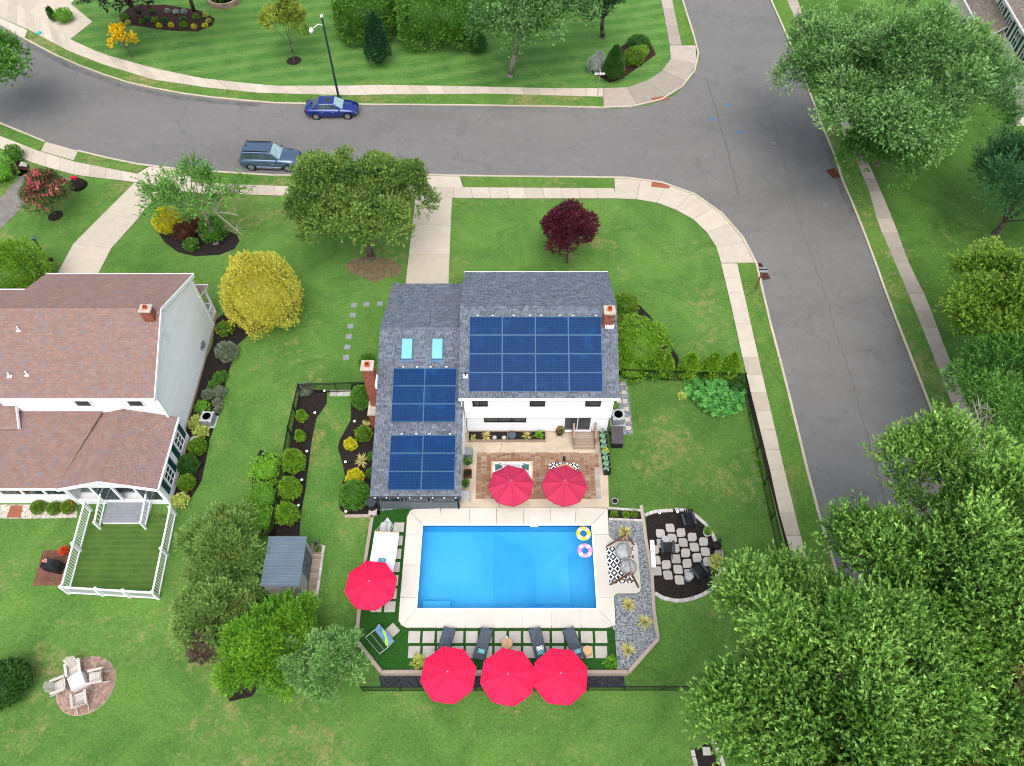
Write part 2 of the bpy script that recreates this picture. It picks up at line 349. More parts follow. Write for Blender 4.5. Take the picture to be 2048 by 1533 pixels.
FO = {
 'maple': foliage('maple_leaves', '1d5014', '9cc878', '66a838', patch=.22, rough=.4),
 'big': foliage('silver_maple_leaves', '1d5510', 'a6d468', '84bb34', patch=.22, rough=.4),
 'lime': foliage('yellow_green_leaves', '43741c', '98b544'),
 'chest': foliage('chestnut_leaves', '3c5a24', 'b3ad6a'),
 'street': foliage('olive_leaves', '2e5a24', '96b052', '6c9040'),
 'oak': foliage('mid_green_leaves', '2c621c', '80b452'),
 'plum': foliage('purple_leaves', '2a0f18', '6d2638', trans=.15),
 'darkp': foliage('dark_purple_leaves', '170f18', '33212b', trans=.1),
 'goldy': foliage('golden_foliage', '8f922c', 'e0d85a', 'cfc244', trans=.15),
 'gold': foliage('bright_yellow_foliage', 'a3a01e', 'd9d52e', trans=.15),
 'yelf': foliage('yellow_blossom', 'b89a10', 'f0cf20', trans=.15),
 'ytree': foliage('spring_yellow_green_leaves', '587c26', 'b5bd4a'),
 'hedge': foliage('arborvitae_green', '2c5c1a', '6c9c3c', trans=.1),
 'hedge_b': foliage('bright_arborvitae', '3c6a14', '86b030', trans=.12),
 'yew': foliage('yew_green', '1c3f14', '47762c', trans=.08),
 'dark': foliage('dark_evergreen', '15301a', '34603a', trans=.08),
 'pine': foliage('pine_needles', '3a6c2a', '9cbc62', '94854c', trans=.08, rough=.55),
 'bright': foliage('bright_fir_needles', '44841c', '92c03a', trans=.12, rough=.5),
 'pale': foliage('pale_spruce_needles', '4a843a', 'a2ca7a', trans=.1, rough=.5),
 'spruce': foliage('blue_spruce_needles', '20492c', '558a52', trans=.08, rough=.5),
 'deadn': foliage('dead_needles', '4c4036', '8d7b6b', trans=.05, rough=.7),
 'sage': foliage('sage_shrub_leaves', '47583f', '8d9c82', trans=.1),
 'box': foliage('boxwood_leaves', '2b5212', '7ba02a', trans=.1),
 'sh': foliage('shrub_leaves', '2c5a1c', '6a9c36', trans=.15),
 'maroon': foliage('barberry_leaves', '3b211c', '6d4334', trans=.1),
 'crape': foliage('crape_myrtle_leaves', '33481f', '6c7a44', trans=.15),
 'pinkf': foliage('pink_blossom', 'a8404c', 'e07c85', trans=.15),
 'orange': foliage('orange_blossom', 'b3371a', 'ef6a3c', trans=.15),
 'yucca': foliage('variegated_yucca', '9a9a48', 'd9d08c', trans=.1),
 'hosta': foliage('big_round_leaves', '27682c', '66a84e', trans=.15),
 'grassy': foliage('grassy_leaves', '3f7a1c', '86b83a', trans=.2),
 'lava': foliage('grey_lavender', '6f7a72', 'aab2ac', trans=.1),
 'variegated': foliage('yellow_edged_leaves', '7f9a30', 'd6d87a', trans=.15),
 'aloe': foliage('aloe_leaves', '4f7d62', '9ac0a2', trans=.1),
}

# ---------------------------------------------------------------- the ground
LAWN_Y = G(600, 150).y
px_in = [(845, 1050), (1184, 1050), (1195, 1219), (833.5, 1219)]
X0, X1 = G(844, 1050).x + .0, G(1184.5, 1050).x
YP1, YP0 = G(1000, 1049.5).y, G(1000, 1219.5).y          # pool basin, north and south edge
def axis(lo, hi, st, extra, far):
    a = list(np.arange(lo, hi + .01, st)) + extra + far
    return sorted(set(round(float(k), 4) for k in a))
gx = axis(-60, 60, 2.0, [X0, X1], [-600, -300, -150, -90, 90, 150, 300, 600])
gy = axis(0, 22, .5, [YP0, YP1], [-600, -300, -100, -40, -15] + list(range(24, 100, 4)) + [120, 170, 300, 700, 1500])
b = B(); idx = {}
for j, y in enumerate(gy):
    for i, x in enumerate(gx):
        idx[i, j] = len(b.v); b.v.append((x, y, terr(y)))
for j in range(len(gy) - 1):
    for i in range(len(gx) - 1):
        cx, cy = (gx[i] + gx[i + 1]) / 2, (gy[j] + gy[j + 1]) / 2
        if X0 < cx < X1 and YP0 < cy < YP1: continue
        b.f.append((idx[i, j], idx[i + 1, j], idx[i + 1, j + 1], idx[i, j + 1])); b.t.append(.5)
struct('lawn', b, MT['lawn'])

def sheet(name, pts, z, mat, kind='structure'):
    o = B().prism(PW(pts), -.6, z).obj(name, mat); return tag(o, kind=kind)
sheet('striped_lawn', [(-200, 30), (20, -60), (1300, -60), (1322, 0), (1339, 85), (1344, 113), (1336, 133), (1308, 157), (1260, 176), (1206, 178), (1110, 178), (973, 175), (700, 175), (547, 173), (410, 159), (308, 138), (205, 109), (140, 80), (20, 0)][1:], .012, MT['lawn_n'])
sheet('bright_lawn', [(654, 781), (702, 781), (702, 840), (680, 880), (675, 895), (686, 931), (690, 953), (680, 980), (680, 1020), (660, 1060), (640, 1110), (600, 1110), (601, 1031), (611, 980), (618, 924), (624, 880), (633, 838), (644, 822), (654, 807)], .012, MT['lawn_b'])
MT['lawn_y'] = lawn_mat('yard_grass', '3e6229', '567836', '858552', .045)
sheet('side_lawn', [(1264, 760), (1484, 768), (1512, 905), (1540, 1041), (1566, 1150), (1446, 1150), (1442, 1110), (1426, 1065), (1390, 1028), (1350, 1014), (1219, 1015), (1219, 872), (1264, 872)], .012, MT['lawn_y'])
sheet('east_lawn', [(1759, 378), (1793, 460), (1813, 518), (1854, 602), (1888, 694), (1929, 797), (1943, 827), (2060, 1140), (2400, 1140), (2300, 200), (1594, -40), (1602, 27)], .012, MT['lawn_e'])
ROAD = [(-260, -120), (-60, 15), (0, 51), (51, 82), (137, 126), (239, 164), (342, 187), (434, 199), (547, 209), (700, 212), (905, 213), (1161, 217), (1233, 219), (1298, 212), (1350, 191), (1387, 154), (1400, 116), (1394, 89), (1366, 0), (1340, -80),
        (1500, -80), (1539, 0), (1568, 65), (1602, 147), (1623, 204), (1643, 256), (1667, 314), (1684, 368), (1711, 429), (1742, 511), (1773, 599), (1803, 677), (1841, 773), (1861, 831), (1885, 885), (1960, 1070), (2515, 2400),
        (2030, 2400), (1665, 1110), (1636, 1018), (1619, 953), (1592, 841), (1568, 745), (1541, 643), (1514, 527), (1510, 520), (1493, 484), (1462, 443), (1418, 404), (1400, 391), (1377, 382), (1343, 369), (1281, 357), (1223, 355), (1076, 354), (919, 352), (813, 349), (564, 352), (479, 347), (376, 340), (297, 333), (205, 314), (157, 302), (92, 284), (0, 246), (-120, 190), (-420, 60)]
struct('road', B().prism(PW(ROAD), -.6, .018), MT['asphalt'])

def resample(pts, n):
    p = [Vector(q) for q in pts]; L = [0]
    for i in range(1, len(p)): L.append(L[-1] + (p[i] - p[i - 1]).length)
    out = []
    for k in range(n + 1):
        s = L[-1] * k / n; i = 1
        while i < len(p) - 1 and L[i] < s: i += 1
        f = (s - L[i - 1]) / max(1e-6, L[i] - L[i - 1]); out.append(p[i - 1].lerp(p[i], min(1, max(0, f))))
    return out
def length(pts): return sum((Vector(pts[i]) - Vector(pts[i - 1])).length for i in range(1, len(pts)))
def slabs(name, piece, left, right, step, z0, z1, mat, gap=.02, root=None):
    Lw, Rw = PW(left), PW(right); n = max(1, round(length(Lw) / step)); a = resample(Lw, n); c = resample(Rw, n)
    if root is None: root = struct(name, B().prism([*a, *c[::-1]], -.6, z1 - .035), MT['mulch'])
    for i in range(n):
        A, Bq, C, D = a[i], a[i + 1], c[i + 1], c[i]
        g = gap / 2 / max(.1, (Bq - A).length); g2 = gap / 2 / max(.1, (C - D).length)
        q = [A.lerp(Bq, g), A.lerp(Bq, 1 - g), D.lerp(C, 1 - g2), D.lerp(C, g2)]
        dz = random.uniform(-.004, .004)
        B().prism(q, z0, z1 + dz).obj(piece, mat, root)
    return root
def kerb(pts, side, name='kerb', step=3.0):
    P = PW(pts); n = max(1, round(length(P) / step)); a = resample(P, n)
    out = []
    for i, p in enumerate(a):
        d = (a[min(n, i + 1)] - a[max(0, i - 1)]).normalized(); out.append(p + Vector((-d.y, d.x, 0)) * .17 * side)
    root = struct(name, B().prism([*a, *out[::-1]], -.6, .08), MT['kerb'])
    for i in range(n):
        q = [a[i].lerp(a[i + 1], .004), a[i].lerp(a[i + 1], .996), out[i].lerp(out[i + 1], .996), out[i].lerp(out[i + 1], .004)]
        B().prism(q, 0, .125).obj('kerb_stone', MT['kerb'], root)
NK = [(-60, 15), (0, 51), (51, 82), (137, 126), (239, 164), (342, 187), (434, 199), (547, 209), (700, 212), (905, 213), (1161, 217), (1233, 219), (1298, 212), (1350, 191), (1387, 154), (1400, 116), (1394, 89), (1366, 0), (1340, -80)]
kerb(NK, 1)
kerb([(1500, -80), (1539, 0), (1568, 65), (1602, 147), (1623, 204), (1643, 256), (1667, 314), (1684, 368), (1711, 429), (1742, 511), (1773, 599), (1803, 677), (1841, 773), (1861, 831), (1885, 885), (1960, 1070), (2515, 2400)], 1)
kerb([(2030, 2400), (1675, 1145), (1636, 1018), (1619, 953), (1592, 841), (1568, 745), (1541, 643), (1514, 527), (1493, 484), (1462, 443), (1418, 404), (1377, 382), (1343, 369), (1281, 357), (1223, 355), (1076, 354), (919, 352), (813, 349), (564, 352), (479, 347), (376, 340), (297, 333), (205, 314), (157, 302)], 1)
kerb([(92, 284), (0, 246), (-120, 190)], 1)

ve = lambda pts: sheet('grass_verge', pts, .075, MT['verge'])
ve([(1206, 195), (973, 189), (700, 192), (650, 191), (513, 187), (410, 176), (308, 161), (205, 130), (137, 103), (56, 60), (50, 79), (51, 80), (137, 124), (239, 162), (342, 185), (434, 197), (547, 207), (700, 210), (905, 211), (1206, 215)])
ve([(1344, 0), (1363, 91), (1390, 91), (1366, 0), (1340, -80), (1322, -80)])
ve([(1539, 0), (1568, 65), (1602, 147), (1643, 256), (1684, 368), (1711, 429), (1742, 511), (1773, 599), (1803, 677), (1841, 773), (1861, 831), (1885, 885), (1960, 1070), (2000, 1070), (1916, 844), (1902, 807), (1861, 701), (1820, 599), (1778, 500), (1756, 450), (1738, 385), (1690, 270), (1640, 150), (1592, 44), (1573, 0), (1550, -40), (1520, -40)])
ve([(1474, 527), (1497, 629), (1520, 732), (1544, 834), (1568, 940), (1587, 1018), (1618, 1140), (1675, 1145), (1636, 1018), (1619, 953), (1592, 841), (1568, 745), (1541, 643), (1514, 527)])
ve([(926, 354), (1224, 357), (1228, 378), (926, 376)])
ve([(386, 343), (479, 349), (564, 354), (813, 351), (813, 374), (574, 374), (381, 366)])
ve([(150, 325), (273, 349), (297, 335), (205, 316), (160, 304)])
ve([(0, 248), (92, 286), (79, 304), (0, 273), (-120, 218), (-120, 192)])

nsw = slabs('sidewalk', 'paving_slab', [(-60, -30), (20, 0), (140, 80), (205, 109), (308, 138), (410, 159), (547, 173), (700, 173), (758, 171), (973, 175), (1110, 178), (1206, 178)],
      [(-60, 10), (56, 60), (137, 103), (205, 130), (308, 161), (410, 176), (513, 187), (650, 191), (700, 192), (758, 190), (973, 189), (1206, 195)], 1.5, 0, .062, MT['conc'])
slabs('corner_sidewalk', 'paving_slab', [(1206, 178), (1260, 176), (1308, 157), (1336, 133), (1344, 113), (1339, 92)], [(1207, 215), (1233, 216), (1298, 209), (1347, 189), (1384, 153), (1397, 116), (1391, 92)], 2.1, 0, .062, MT['conc_w'])
slabs('north_sidewalk', 'paving_slab', [(1339, 91), (1330, 40), (1322, 0), (1306, -80)], [(1363, 91), (1355, 50), (1344, 0), (1325, -80)], 1.6, 0, .062, MT['conc_w'])
slabs('far_driveway_apron', 'paving_slab', [(20, 0), (140, 80)], [(60, -60), (185, 45)], 4, 0, .05, MT['conc'])
sheet('far_driveway', [(20, -10), (75, -40), (160, -60), (150, 0), (138, 12), (85, 45), (75, 25), (20, 2)], .03, MT['conc'])
sheet('driveway_apron', [(-60, 10), (56, 62), (48, 79), (0, 51), (-60, 15)], .06, MT['conc'])
slabs('home_sidewalk', 'paving_slab', [(-100, 230), (0, 273), (79, 304), (150, 325), (273, 349), (386, 366), (574, 374), (820, 374), (926, 376), (1228, 378)],
      [(-100, 250), (0, 297), (68, 328), (154, 352), (270, 365), (386, 387), (574, 393), (820, 395), (905, 397), (1076, 398), (1233, 398)], 1.5, 0, .062, MT['conc'])
slabs('home_corner_sidewalk', 'paving_slab', [(1228, 357), (1281, 359), (1343, 371), (1375, 383), (1416, 405), (1460, 444), (1491, 485), (1511, 527)],
      [(1231, 398), (1281, 400), (1332, 410), (1387, 440), (1415, 467), (1432, 494), (1441, 515), (1442, 527)], 2.2, 0, .062, MT['conc'])
slabs('side_sidewalk', 'paving_slab', [(1442, 528), (1462, 612), (1486, 722), (1503, 793), (1520, 861), (1541, 946), (1556, 1018), (1590, 1140), (1620, 1240), (1950, 2400)],
      [(1474, 528), (1497, 629), (1520, 732), (1544, 834), (1568, 940), (1587, 1018), (1618, 1140), (1646, 1240), (1985, 2400)], 1.5, 0, .062, MT['conc'])
slabs('east_sidewalk', 'paving_slab', [(1550, -60), (1573, 0), (1592, 44), (1640, 150), (1690, 270), (1738, 385), (1756, 450), (1778, 500), (1820, 599), (1861, 701), (1902, 807), (1916, 844), (2000, 1070)],
      [(1570, -60), (1594, 0), (1610, 44), (1660, 150), (1711, 270), (1759, 378), (1793, 460), (1813, 518), (1854, 602), (1888, 694), (1929, 797), (1943, 827), (2036, 1070)], 1.6, 0, .062, MT['conc_w'])
slabs('home_driveway_apron', 'paving_slab', [(818, 351), (822, 374)], [(919, 354), (926, 376)], 2, 0, .05, MT['conc'])
slabs('home_driveway', 'driveway_slab', [(831, 395), (823, 468), (811, 572)], [(904, 397), (901, 460), (897, 572)], 3.3, 0, .05, MT['conc'])
slabs('neighbour_driveway', 'driveway_slab', [(270, 366), (205, 431), (154, 479), (126, 520), (108, 562)], [(318, 386), (274, 441), (232, 485), (207, 520), (190, 562)], 4.2, 0, .05, MT['conc'])
sheet('neighbour_driveway_apron', [(298, 335), (386, 342), (381, 364), (275, 349)], .055, MT['conc'])
sheet('old_driveway', [(42, 340), (140, 358), (90, 375), (40, 420), (0, 460), (-80, 520), (-90, 440), (0, 398), (34, 362)], .03, MT['asphalt_old'])
sheet('old_driveway_apron', [(92, 285), (157, 303), (148, 322), (82, 303)], .06, MT['conc'])
# seams and marks in the asphalt
def ribbon(name, pts, wpx, z, mat, parent=None):
    P = PW(pts, 0); a = []; c = []
    for i, p in enumerate(P):
        d = (P[min(len(P) - 1, i + 1)] - P[max(0, i - 1)]).normalized(); n = Vector((-d.y, d.x, 0)) * wpx / 2; a.append(p + n); c.append(p - n)
    return B().prism([*a, *c[::-1]], z - .01, z).obj(name, mat)
def wob(pts, amp=1.2, n=5):
    out = []
    for i in range(len(pts) - 1):
        for k in range(n):
            f = k / n; out.append((pts[i][0] * (1 - f) + pts[i + 1][0] * f + random.uniform(-amp, amp), pts[i][1] * (1 - f) + pts[i + 1][1] * f))
    return out + [pts[-1]]
for pts, wd in (([(1532, 195), (1560, 295), (1580, 360), (1600, 450), (1640, 560), (1680, 690), (1715, 800), (1750, 930), (1775, 1020)], .06),
                ([(1410, 155), (1430, 215), (1452, 290), (1466, 345), (1480, 400)], .12)):
    tag(ribbon('asphalt_seam', wob(pts), wd, .022, MT['patch']), kind='structure')
ST = plain('gutter_stain', '5f5f5e', .8, var=.25, sc=1.2)
for pts, wd in (([(52, 88), (137, 133), (239, 171), (342, 194), (434, 205), (520, 211)], .5), ([(1640, 270), (1662, 325), (1680, 375), (1706, 432)], .4), ([(1300, 362), (1345, 376), (1385, 392), (1412, 408)], .35), ([(4, 252), (60, 278), (92, 290)], .4)):
    tag(ribbon('gutter_stain', wob(pts, .8, 4), wd, .0205, ST), kind='structure')
for k, (px, py) in enumerate([(1458, 210), (1427, 240), (1479, 265)]):
    tag(B().lathe([(.22, .02), (.22, .026)], G(px, py), 10, sx=1, sy=.8).obj('survey_mark', plain('blue_spray_paint_%d' % k, '3f6fb0', .8)), ['blue spray paint dot on asphalt nearest the north corner kerb', 'leftmost blue spray paint dot at the road junction', 'blue spray paint dot on asphalt nearest the manhole'][k], 'paint mark')
t = thing('manhole_cover', 'round iron manhole cover in the asphalt at the junction', 'manhole', G(1547, 287))
B().lathe([(.34, .015), (.34, .03)], n=20).obj('cover', MT['asphalt_old'], t); B().lathe([(.36, .018), (.42, .018), (.42, .028), (.36, .028), (.36, .018)], n=20).obj('rim', MT['alu'], t)
def drain(px, py, rz, lab, mx=.9, my=.5):
    t = thing('storm_drain', lab, 'drain', G(px, py, .02), rz)
    B().box(-mx / 2, mx / 2, -my / 2, my / 2, 0, .02).obj('frame', MT['mulch'], t)
    for k in range(7): x = -mx / 2 + mx * (k + .5) / 7; inst(B().box(-.035, .035, -my / 2, my / 2, .02, .045).mesh('grate_bar', MT['rust']), 'grate_bar', t, (x, 0, 0))
drain(1667, 347, R(-70), 'rusty storm drain grate in the gutter under the large street tree', 1.1, .8)
drain(1524, 543, R(-75), 'rusty storm drain grate in the gutter beside the basketball backboard', 1.7, .6)
def tactile(px, py, rz, lab):
    t = thing('tactile_pad', lab, 'tactile paving', G(px, py, .06), rz); B().box(-.75, .75, -.3, .3, 0, .02).obj('pad', MT['terracotta'], t)
    for i in range(9):
        for j in range(4): inst(DOME, 'dome', t, (-.66 + i * .165, -.22 + j * .147, .02))
DOME = B().lathe([(.035, 0), (.02, .012)], n=6).mesh('dome', MT['terracotta'])
tactile(1321, 371, R(-8), 'reddish tactile pad in the kerb ramp on the home corner')
tactile(1320, 198, R(14), 'reddish tactile pad in the kerb ramp across the street')

# mulch beds
def bed(name, pts, mat='mulch', z=.03, flat=False):
    p = PW(pts); o = B()
    zz = (lambda q: z) if flat else (lambda q: terr(q[1]) + z); o.prism(p, lambda q: terr(q[1]) - .1, zz); return struct(name, o, MT[mat])
bed('mulch_bed', [(313, 461), (329, 485), (356, 505), (390, 513), (440, 510), (469, 498), (479, 483), (474, 470), (446, 459), (398, 444), (364, 436), (339, 449)])
bed('mulch_bed', [(432, 640), (460, 620), (540, 610), (560, 645), (500, 668), (475, 690), (453, 759), (441, 822), (419, 881), (413, 916), (403, 963), (384, 994), (366, 1008), (340, 1008), (345, 900), (365, 830), (425, 690)])
bed('mulch_bed', [(654, 781), (654, 807), (644, 822), (633, 838), (624, 880), (618, 924), (611, 980), (601, 1031), (599, 1072), (535, 1072), (560, 1000), (578, 905), (590, 830), (600, 781)])
bed('mulch_bed', [(702, 770), (702, 840), (680, 880), (675, 895), (686, 931), (690, 953), (684, 968), (677, 993), (680, 1020), (695, 1031), (760, 1030), (770, 900), (770, 760)])
bed('mulch_bed', [(1225, 600), (1275, 607), (1300, 633), (1328, 675), (1355, 712), (1366, 745), (1300, 757), (1225, 757)])
bed('mulch_bed', [(245, 48), (238, 32), (262, 12), (330, 10), (400, 22), (430, 38), (425, 52), (395, 64), (340, 62), (290, 55)], 'mulch_b')
bed('mulch_bed', [(1180, 140), (1195, 152), (1220, 166), (1245, 158), (1312, 110), (1302, 88), (1270, 78), (1240, 95), (1205, 125)], 'mulch_b')
bed('mulch_bed', [(1485, 755), (1497, 755), (1510, 800), (1590, 1115), (1578, 1115), (1500, 815)])
bed('mulch_bed', [(505, 940), (520, 900), (560, 915), (552, 1000), (534, 1072), (503, 1068)])
bed('mulch_bed', [(525, 1170), (600, 1190), (610, 1210), (570, 1290), (500, 1390), (455, 1400), (440, 1370), (480, 1280)])
bed('mulch_bed', [(28, 318), (58, 330), (62, 345), (40, 354), (10, 345)], 'mulch_b')
for px, py, r in ((588, 122, 16), (111, 432, 15), (98, 521, 8), (1133, 524, 0)):
    if r: struct('tree_ring', B().lathe([(M(px, py, r), .0), (M(px, py, r) * .8, .05), (.01, .08)], G(px, py), 18), MT['mulch'])
bed('slate_border', [(755, 1349), (1250, 1349), (1252, 1372), (760, 1372)], 'gravel_d', .02)
bed('stone_border', [(-30, 1010), (155, 1010), (154, 1036), (60, 1038), (-30, 1037)], 'gravel_w')
bed('dirt_patch', [(690, 528), (712, 515), (745, 512), (785, 520), (805, 538), (798, 553), (770, 556), (748, 566), (722, 552), (700, 548)], 'dirt', .013)

# ---------------------------------------------------------------- foliage builders
def mesh_np(name, V, Fq, tint, mat):
    m = bpy.data.meshes.new(name); n = len(Fq); m.vertices.add(len(V)); m.vertices.foreach_set('co', V.astype(np.float32).ravel())
    k = Fq.shape[1]; m.loops.add(n * k); m.loops.foreach_set('vertex_index', Fq.astype(np.int32).ravel())
    m.polygons.add(n); m.polygons.foreach_set('loop_start', np.arange(0, n * k, k, dtype=np.int32))
    m.update(calc_edges=True); m.materials.append(mat)
    a = m.attributes.new('tint', 'FLOAT', 'FACE'); a.data.foreach_set('value', tint.astype(np.float32)); return m
def unit(a): return a / np.maximum(1e-6, np.linalg.norm(a, axis=1, keepdims=True))
def leaves(P, D, L, W, tint, name, mat, flat=.5):      # pointed leaves at P pointing along D, facing roughly upward
    n = len(P); D = unit(D); up = np.tile([0, 0, 1.0], (n, 1)) + rng.normal(0, flat, (n, 3))
    S = unit(np.cross(D, up)); L = L[:, None] if np.ndim(L) else L; W = W[:, None] if np.ndim(W) else W
    V = np.stack([P + D * L * .12 + S * W * .5, P + D * L, P + D * L * .12 - S * W * .5], 1).reshape(-1, 3)
    return mesh_np(name, V, np.arange(3 * n).reshape(n, 3), tint, mat)
def shoots(lobes, c, n, K, slen, L, ratio, name, mat, rise=.35, low=-.35, tight=.75, spread=.8):
    """leafy shoots on the surfaces of many small lobes; tips are paler, as young leaves and as highlights put into the tint"""
    lobes = np.array(lobes); li = rng.choice(len(lobes), n, p=lobes[:, 3] ** 2 / (lobes[:, 3] ** 2).sum())
    d = unit(rng.normal(0, 1, (n, 3))); oc = unit(lobes[li, :3] - c); d = unit(d + oc * .55 + np.array([0, 0, rise]))
    keep = d[:, 2] > low; li, d = li[keep], d[keep]; n = len(d)
    rad = lobes[li, 3][:, None]; P0 = lobes[li, :3] + d * rad * (tight + (1 - tight) * rng.random((n, 1)))
    out = unit(P0 - c); dr = unit(d + out * .5 + np.array([0, 0, rise]) + rng.normal(0, .25, (n, 3)))
    sl = slen * (.6 + .8 * rng.random((n, 1)))
    t = np.tile(((np.arange(K) + .5) / K) ** .55, n)[:, None]; Pq = np.repeat(P0, K, 0) + np.repeat(dr * sl, K, 0) * t
    Dq = np.repeat(dr, K, 0) * (.35 + .4 * t) + rng.normal(0, spread, (n * K, 3)) * .6
    base_t = np.repeat(rng.random(n), K)
    lt = rng.normal(0, .13, len(lobes)); tint = np.clip(.1 + .25 * base_t + np.repeat(lt[li], K) + .42 * t[:, 0] ** 3 + rng.normal(0, .17, n * K), 0, 1) ** 1.35  # pale tips: young growth, plus leaf highlights painted in by stronger tint contrast
    ll = L * (.7 + .6 * rng.random(n * K))
    return leaves(Pq, Dq, ll, ll * ratio, tint, name, mat)
def lobes_in(c, rad, n, r, seed=None, top=-.35, gaps=.0):
    """leafy lobes gathered along a dozen main boughs of unequal reach, so the crown is layered and its outline uneven"""
    g = np.random.default_rng(seed or 1); nb = 11 + (seed or 1) % 5; bo = []
    for k in range(nb):
        a = 2 * math.pi * (k / (nb - 3) if k < nb - 3 else g.random()) + g.normal(0, .2); el = (g.random() * .75 - .12) if k < nb - 3 else 1.0 + .5 * g.random()
        bo.append((np.array([math.cos(a) * math.cos(el), math.sin(a) * math.cos(el), math.sin(el)]), .78 + .32 * g.random()))
    out = []
    while len(out) < n:
        d, reach = bo[g.integers(nb)]; t = .3 + .7 * g.random() ** .7
        p = d * reach * t + g.normal(0, .17, 3) * (.5 + .6 * t); q = np.linalg.norm(p)
        if p[2] < top or q > 1.08: continue
        out.append((c[0] + p[0] * rad[0], c[1] + p[1] * rad[1], c[2] + p[2] * rad[2], r * (.55 + .8 * g.random())))
    return out
def limb_mesh(basep, c, rad, lobes, r0, nl, seed, lean=None):
    g = random.Random(seed); b = B(); bp = Vector(basep); cc = Vector(c)
    fork = bp.lerp(cc, .55); fork.z = max(bp.z + 1.0, c[2] - rad[2] * .75)
    q = [bp, bp.lerp(fork, .5) + Vector((g.uniform(-.12, .12), g.uniform(-.12, .12), 0)), fork]
    b.tube(q[0] - Vector((0, 0, .15)), q[0] + Vector((0, 0, .25)), r0 * 1.5, r0 * 1.05, 10); b.tube(q[0] + Vector((0, 0, .2)), q[1], r0 * 1.05, r0 * .9, 10); b.tube(q[1], q[2], r0 * .9, r0 * .75, 10)
    tw = B()
    for k in range(nl):
        l = lobes[g.randrange(len(lobes))]; e = Vector(l[:3]); mid = fork.lerp(e, .5) + Vector((g.uniform(-.4, .4), g.uniform(-.4, .4), g.uniform(-.2, .5)))
        tw.tube(fork, mid, r0 * .4, r0 * .2, 6); tw.tube(mid, e, r0 * .2, r0 * .07, 5)
        for _ in range(3):
            tw.tube(mid.lerp(e, g.uniform(.3, 1)), e + Vector([g.uniform(-1, 1) * l[3] for _ in range(3)]), r0 * .07, .012, 4, cap=False)
    return b, tw
def tree(label, basep, c, rad, mat, n, leaf, lobe_r=1.3, nlobes=45, K=9, r0=.22, seed=1, name='tree', cat='tree', bark='bark', ratio=.55, slen=.6, rise=.35, group=None, nl=10, low=-.35, spread=.8, tight=.75):
    bp = Vector(basep); t = thing(name, label, cat, bp, 0, group)
    lb = lobes_in(c, rad, nlobes, lobe_r, seed)
    tr, tw = limb_mesh(bp, c, rad, lb, r0, nl, seed)
    tr.o = bp; tr.v = [(p[0] - bp.x, p[1] - bp.y, p[2] - bp.z) for p in tr.v]; tw.v = [(p[0] - bp.x, p[1] - bp.y, p[2] - bp.z) for p in tw.v]
    tr.obj('trunk', MT[bark], t, True); tw.obj('branches', MT[bark], t)
    lb2 = [(l[0] - bp.x, l[1] - bp.y, l[2] - bp.z, l[3]) for l in lb]
    m = shoots(lb2, np.array([c[0] - bp.x, c[1] - bp.y, c[2] - bp.z - rad[2] * .5]), n, K, slen, leaf, ratio, 'crown', FO[mat], rise=rise, low=low, spread=spread, tight=tight)
    inst(m, 'crown', t); return t
def sellip(d, e):                              # radius of a superellipsoid in direction d
    return (np.abs(d) ** e).sum(1) ** (-1 / e)
def bush_mesh(rad, n, leaf, mat, e=2.0, cone=0.0, seed=0, ratio=.6, rough=.1, flop=.5, name='leaves'):
    g = np.random.default_rng(seed + 11); d = unit(g.normal(0, 1, (n, 3))); d[:, 2] = np.where(d[:, 2] < -.55, -d[:, 2], d[:, 2])
    r = sellip(d, e)[:, None]; ph = g.random(6) * 6.28
    wv = 1 + rough * (np.sin(d[:, 0] * 5 + ph[0]) * np.sin(d[:, 1] * 6 + ph[1]) + .6 * np.sin(d[:, 2] * 9 + ph[2] + d[:, 0] * 7) + .4 * np.sin(d[:, 1] * 15 + d[:, 0] * 13 + ph[3]))
    p = d * r * wv[:, None] * (.9 + .13 * g.random((n, 1)))
    if cone: s = 1 - cone * np.clip((p[:, 2] + 1) / 2, 0, 1.1) ** 1.15; p[:, 0] *= s; p[:, 1] *= s
    P = p * np.array(rad) + np.array([0, 0, rad[2] * .92])
    P[:, 2] = np.maximum(P[:, 2], .02)
    ck = np.sin(P[:, 0] * 13 + ph[1]) * np.sin(P[:, 1] * 12 + ph[2]) + .8 * np.sin(P[:, 2] * 14 + P[:, 0] * 6 + ph[3]) * np.sin(P[:, 1] * 17 + P[:, 0] * 9)
    P = P + d * (.055 * min(1.6, rad[0]) * ck)[:, None]; P[:, 2] = np.maximum(P[:, 2], .02)
    D = unit(d * np.array([1, 1, .6]) + np.array([0, 0, .45]) + g.normal(0, flop, (n, 3)))
    cl = .5 + .5 * np.sin(P[:, 0] * 9 + ph[4]) * np.sin(P[:, 1] * 8 + P[:, 2] * 7 + ph[5])
    tint = np.clip(.22 + .3 * g.random(n) + .12 * cl + .18 * ck + g.normal(0, .12, n), 0, 1); ll = leaf * (.6 + .8 * g.random(n))
    return leaves(P, D, ll, ll * ratio, tint, name, FO[mat])
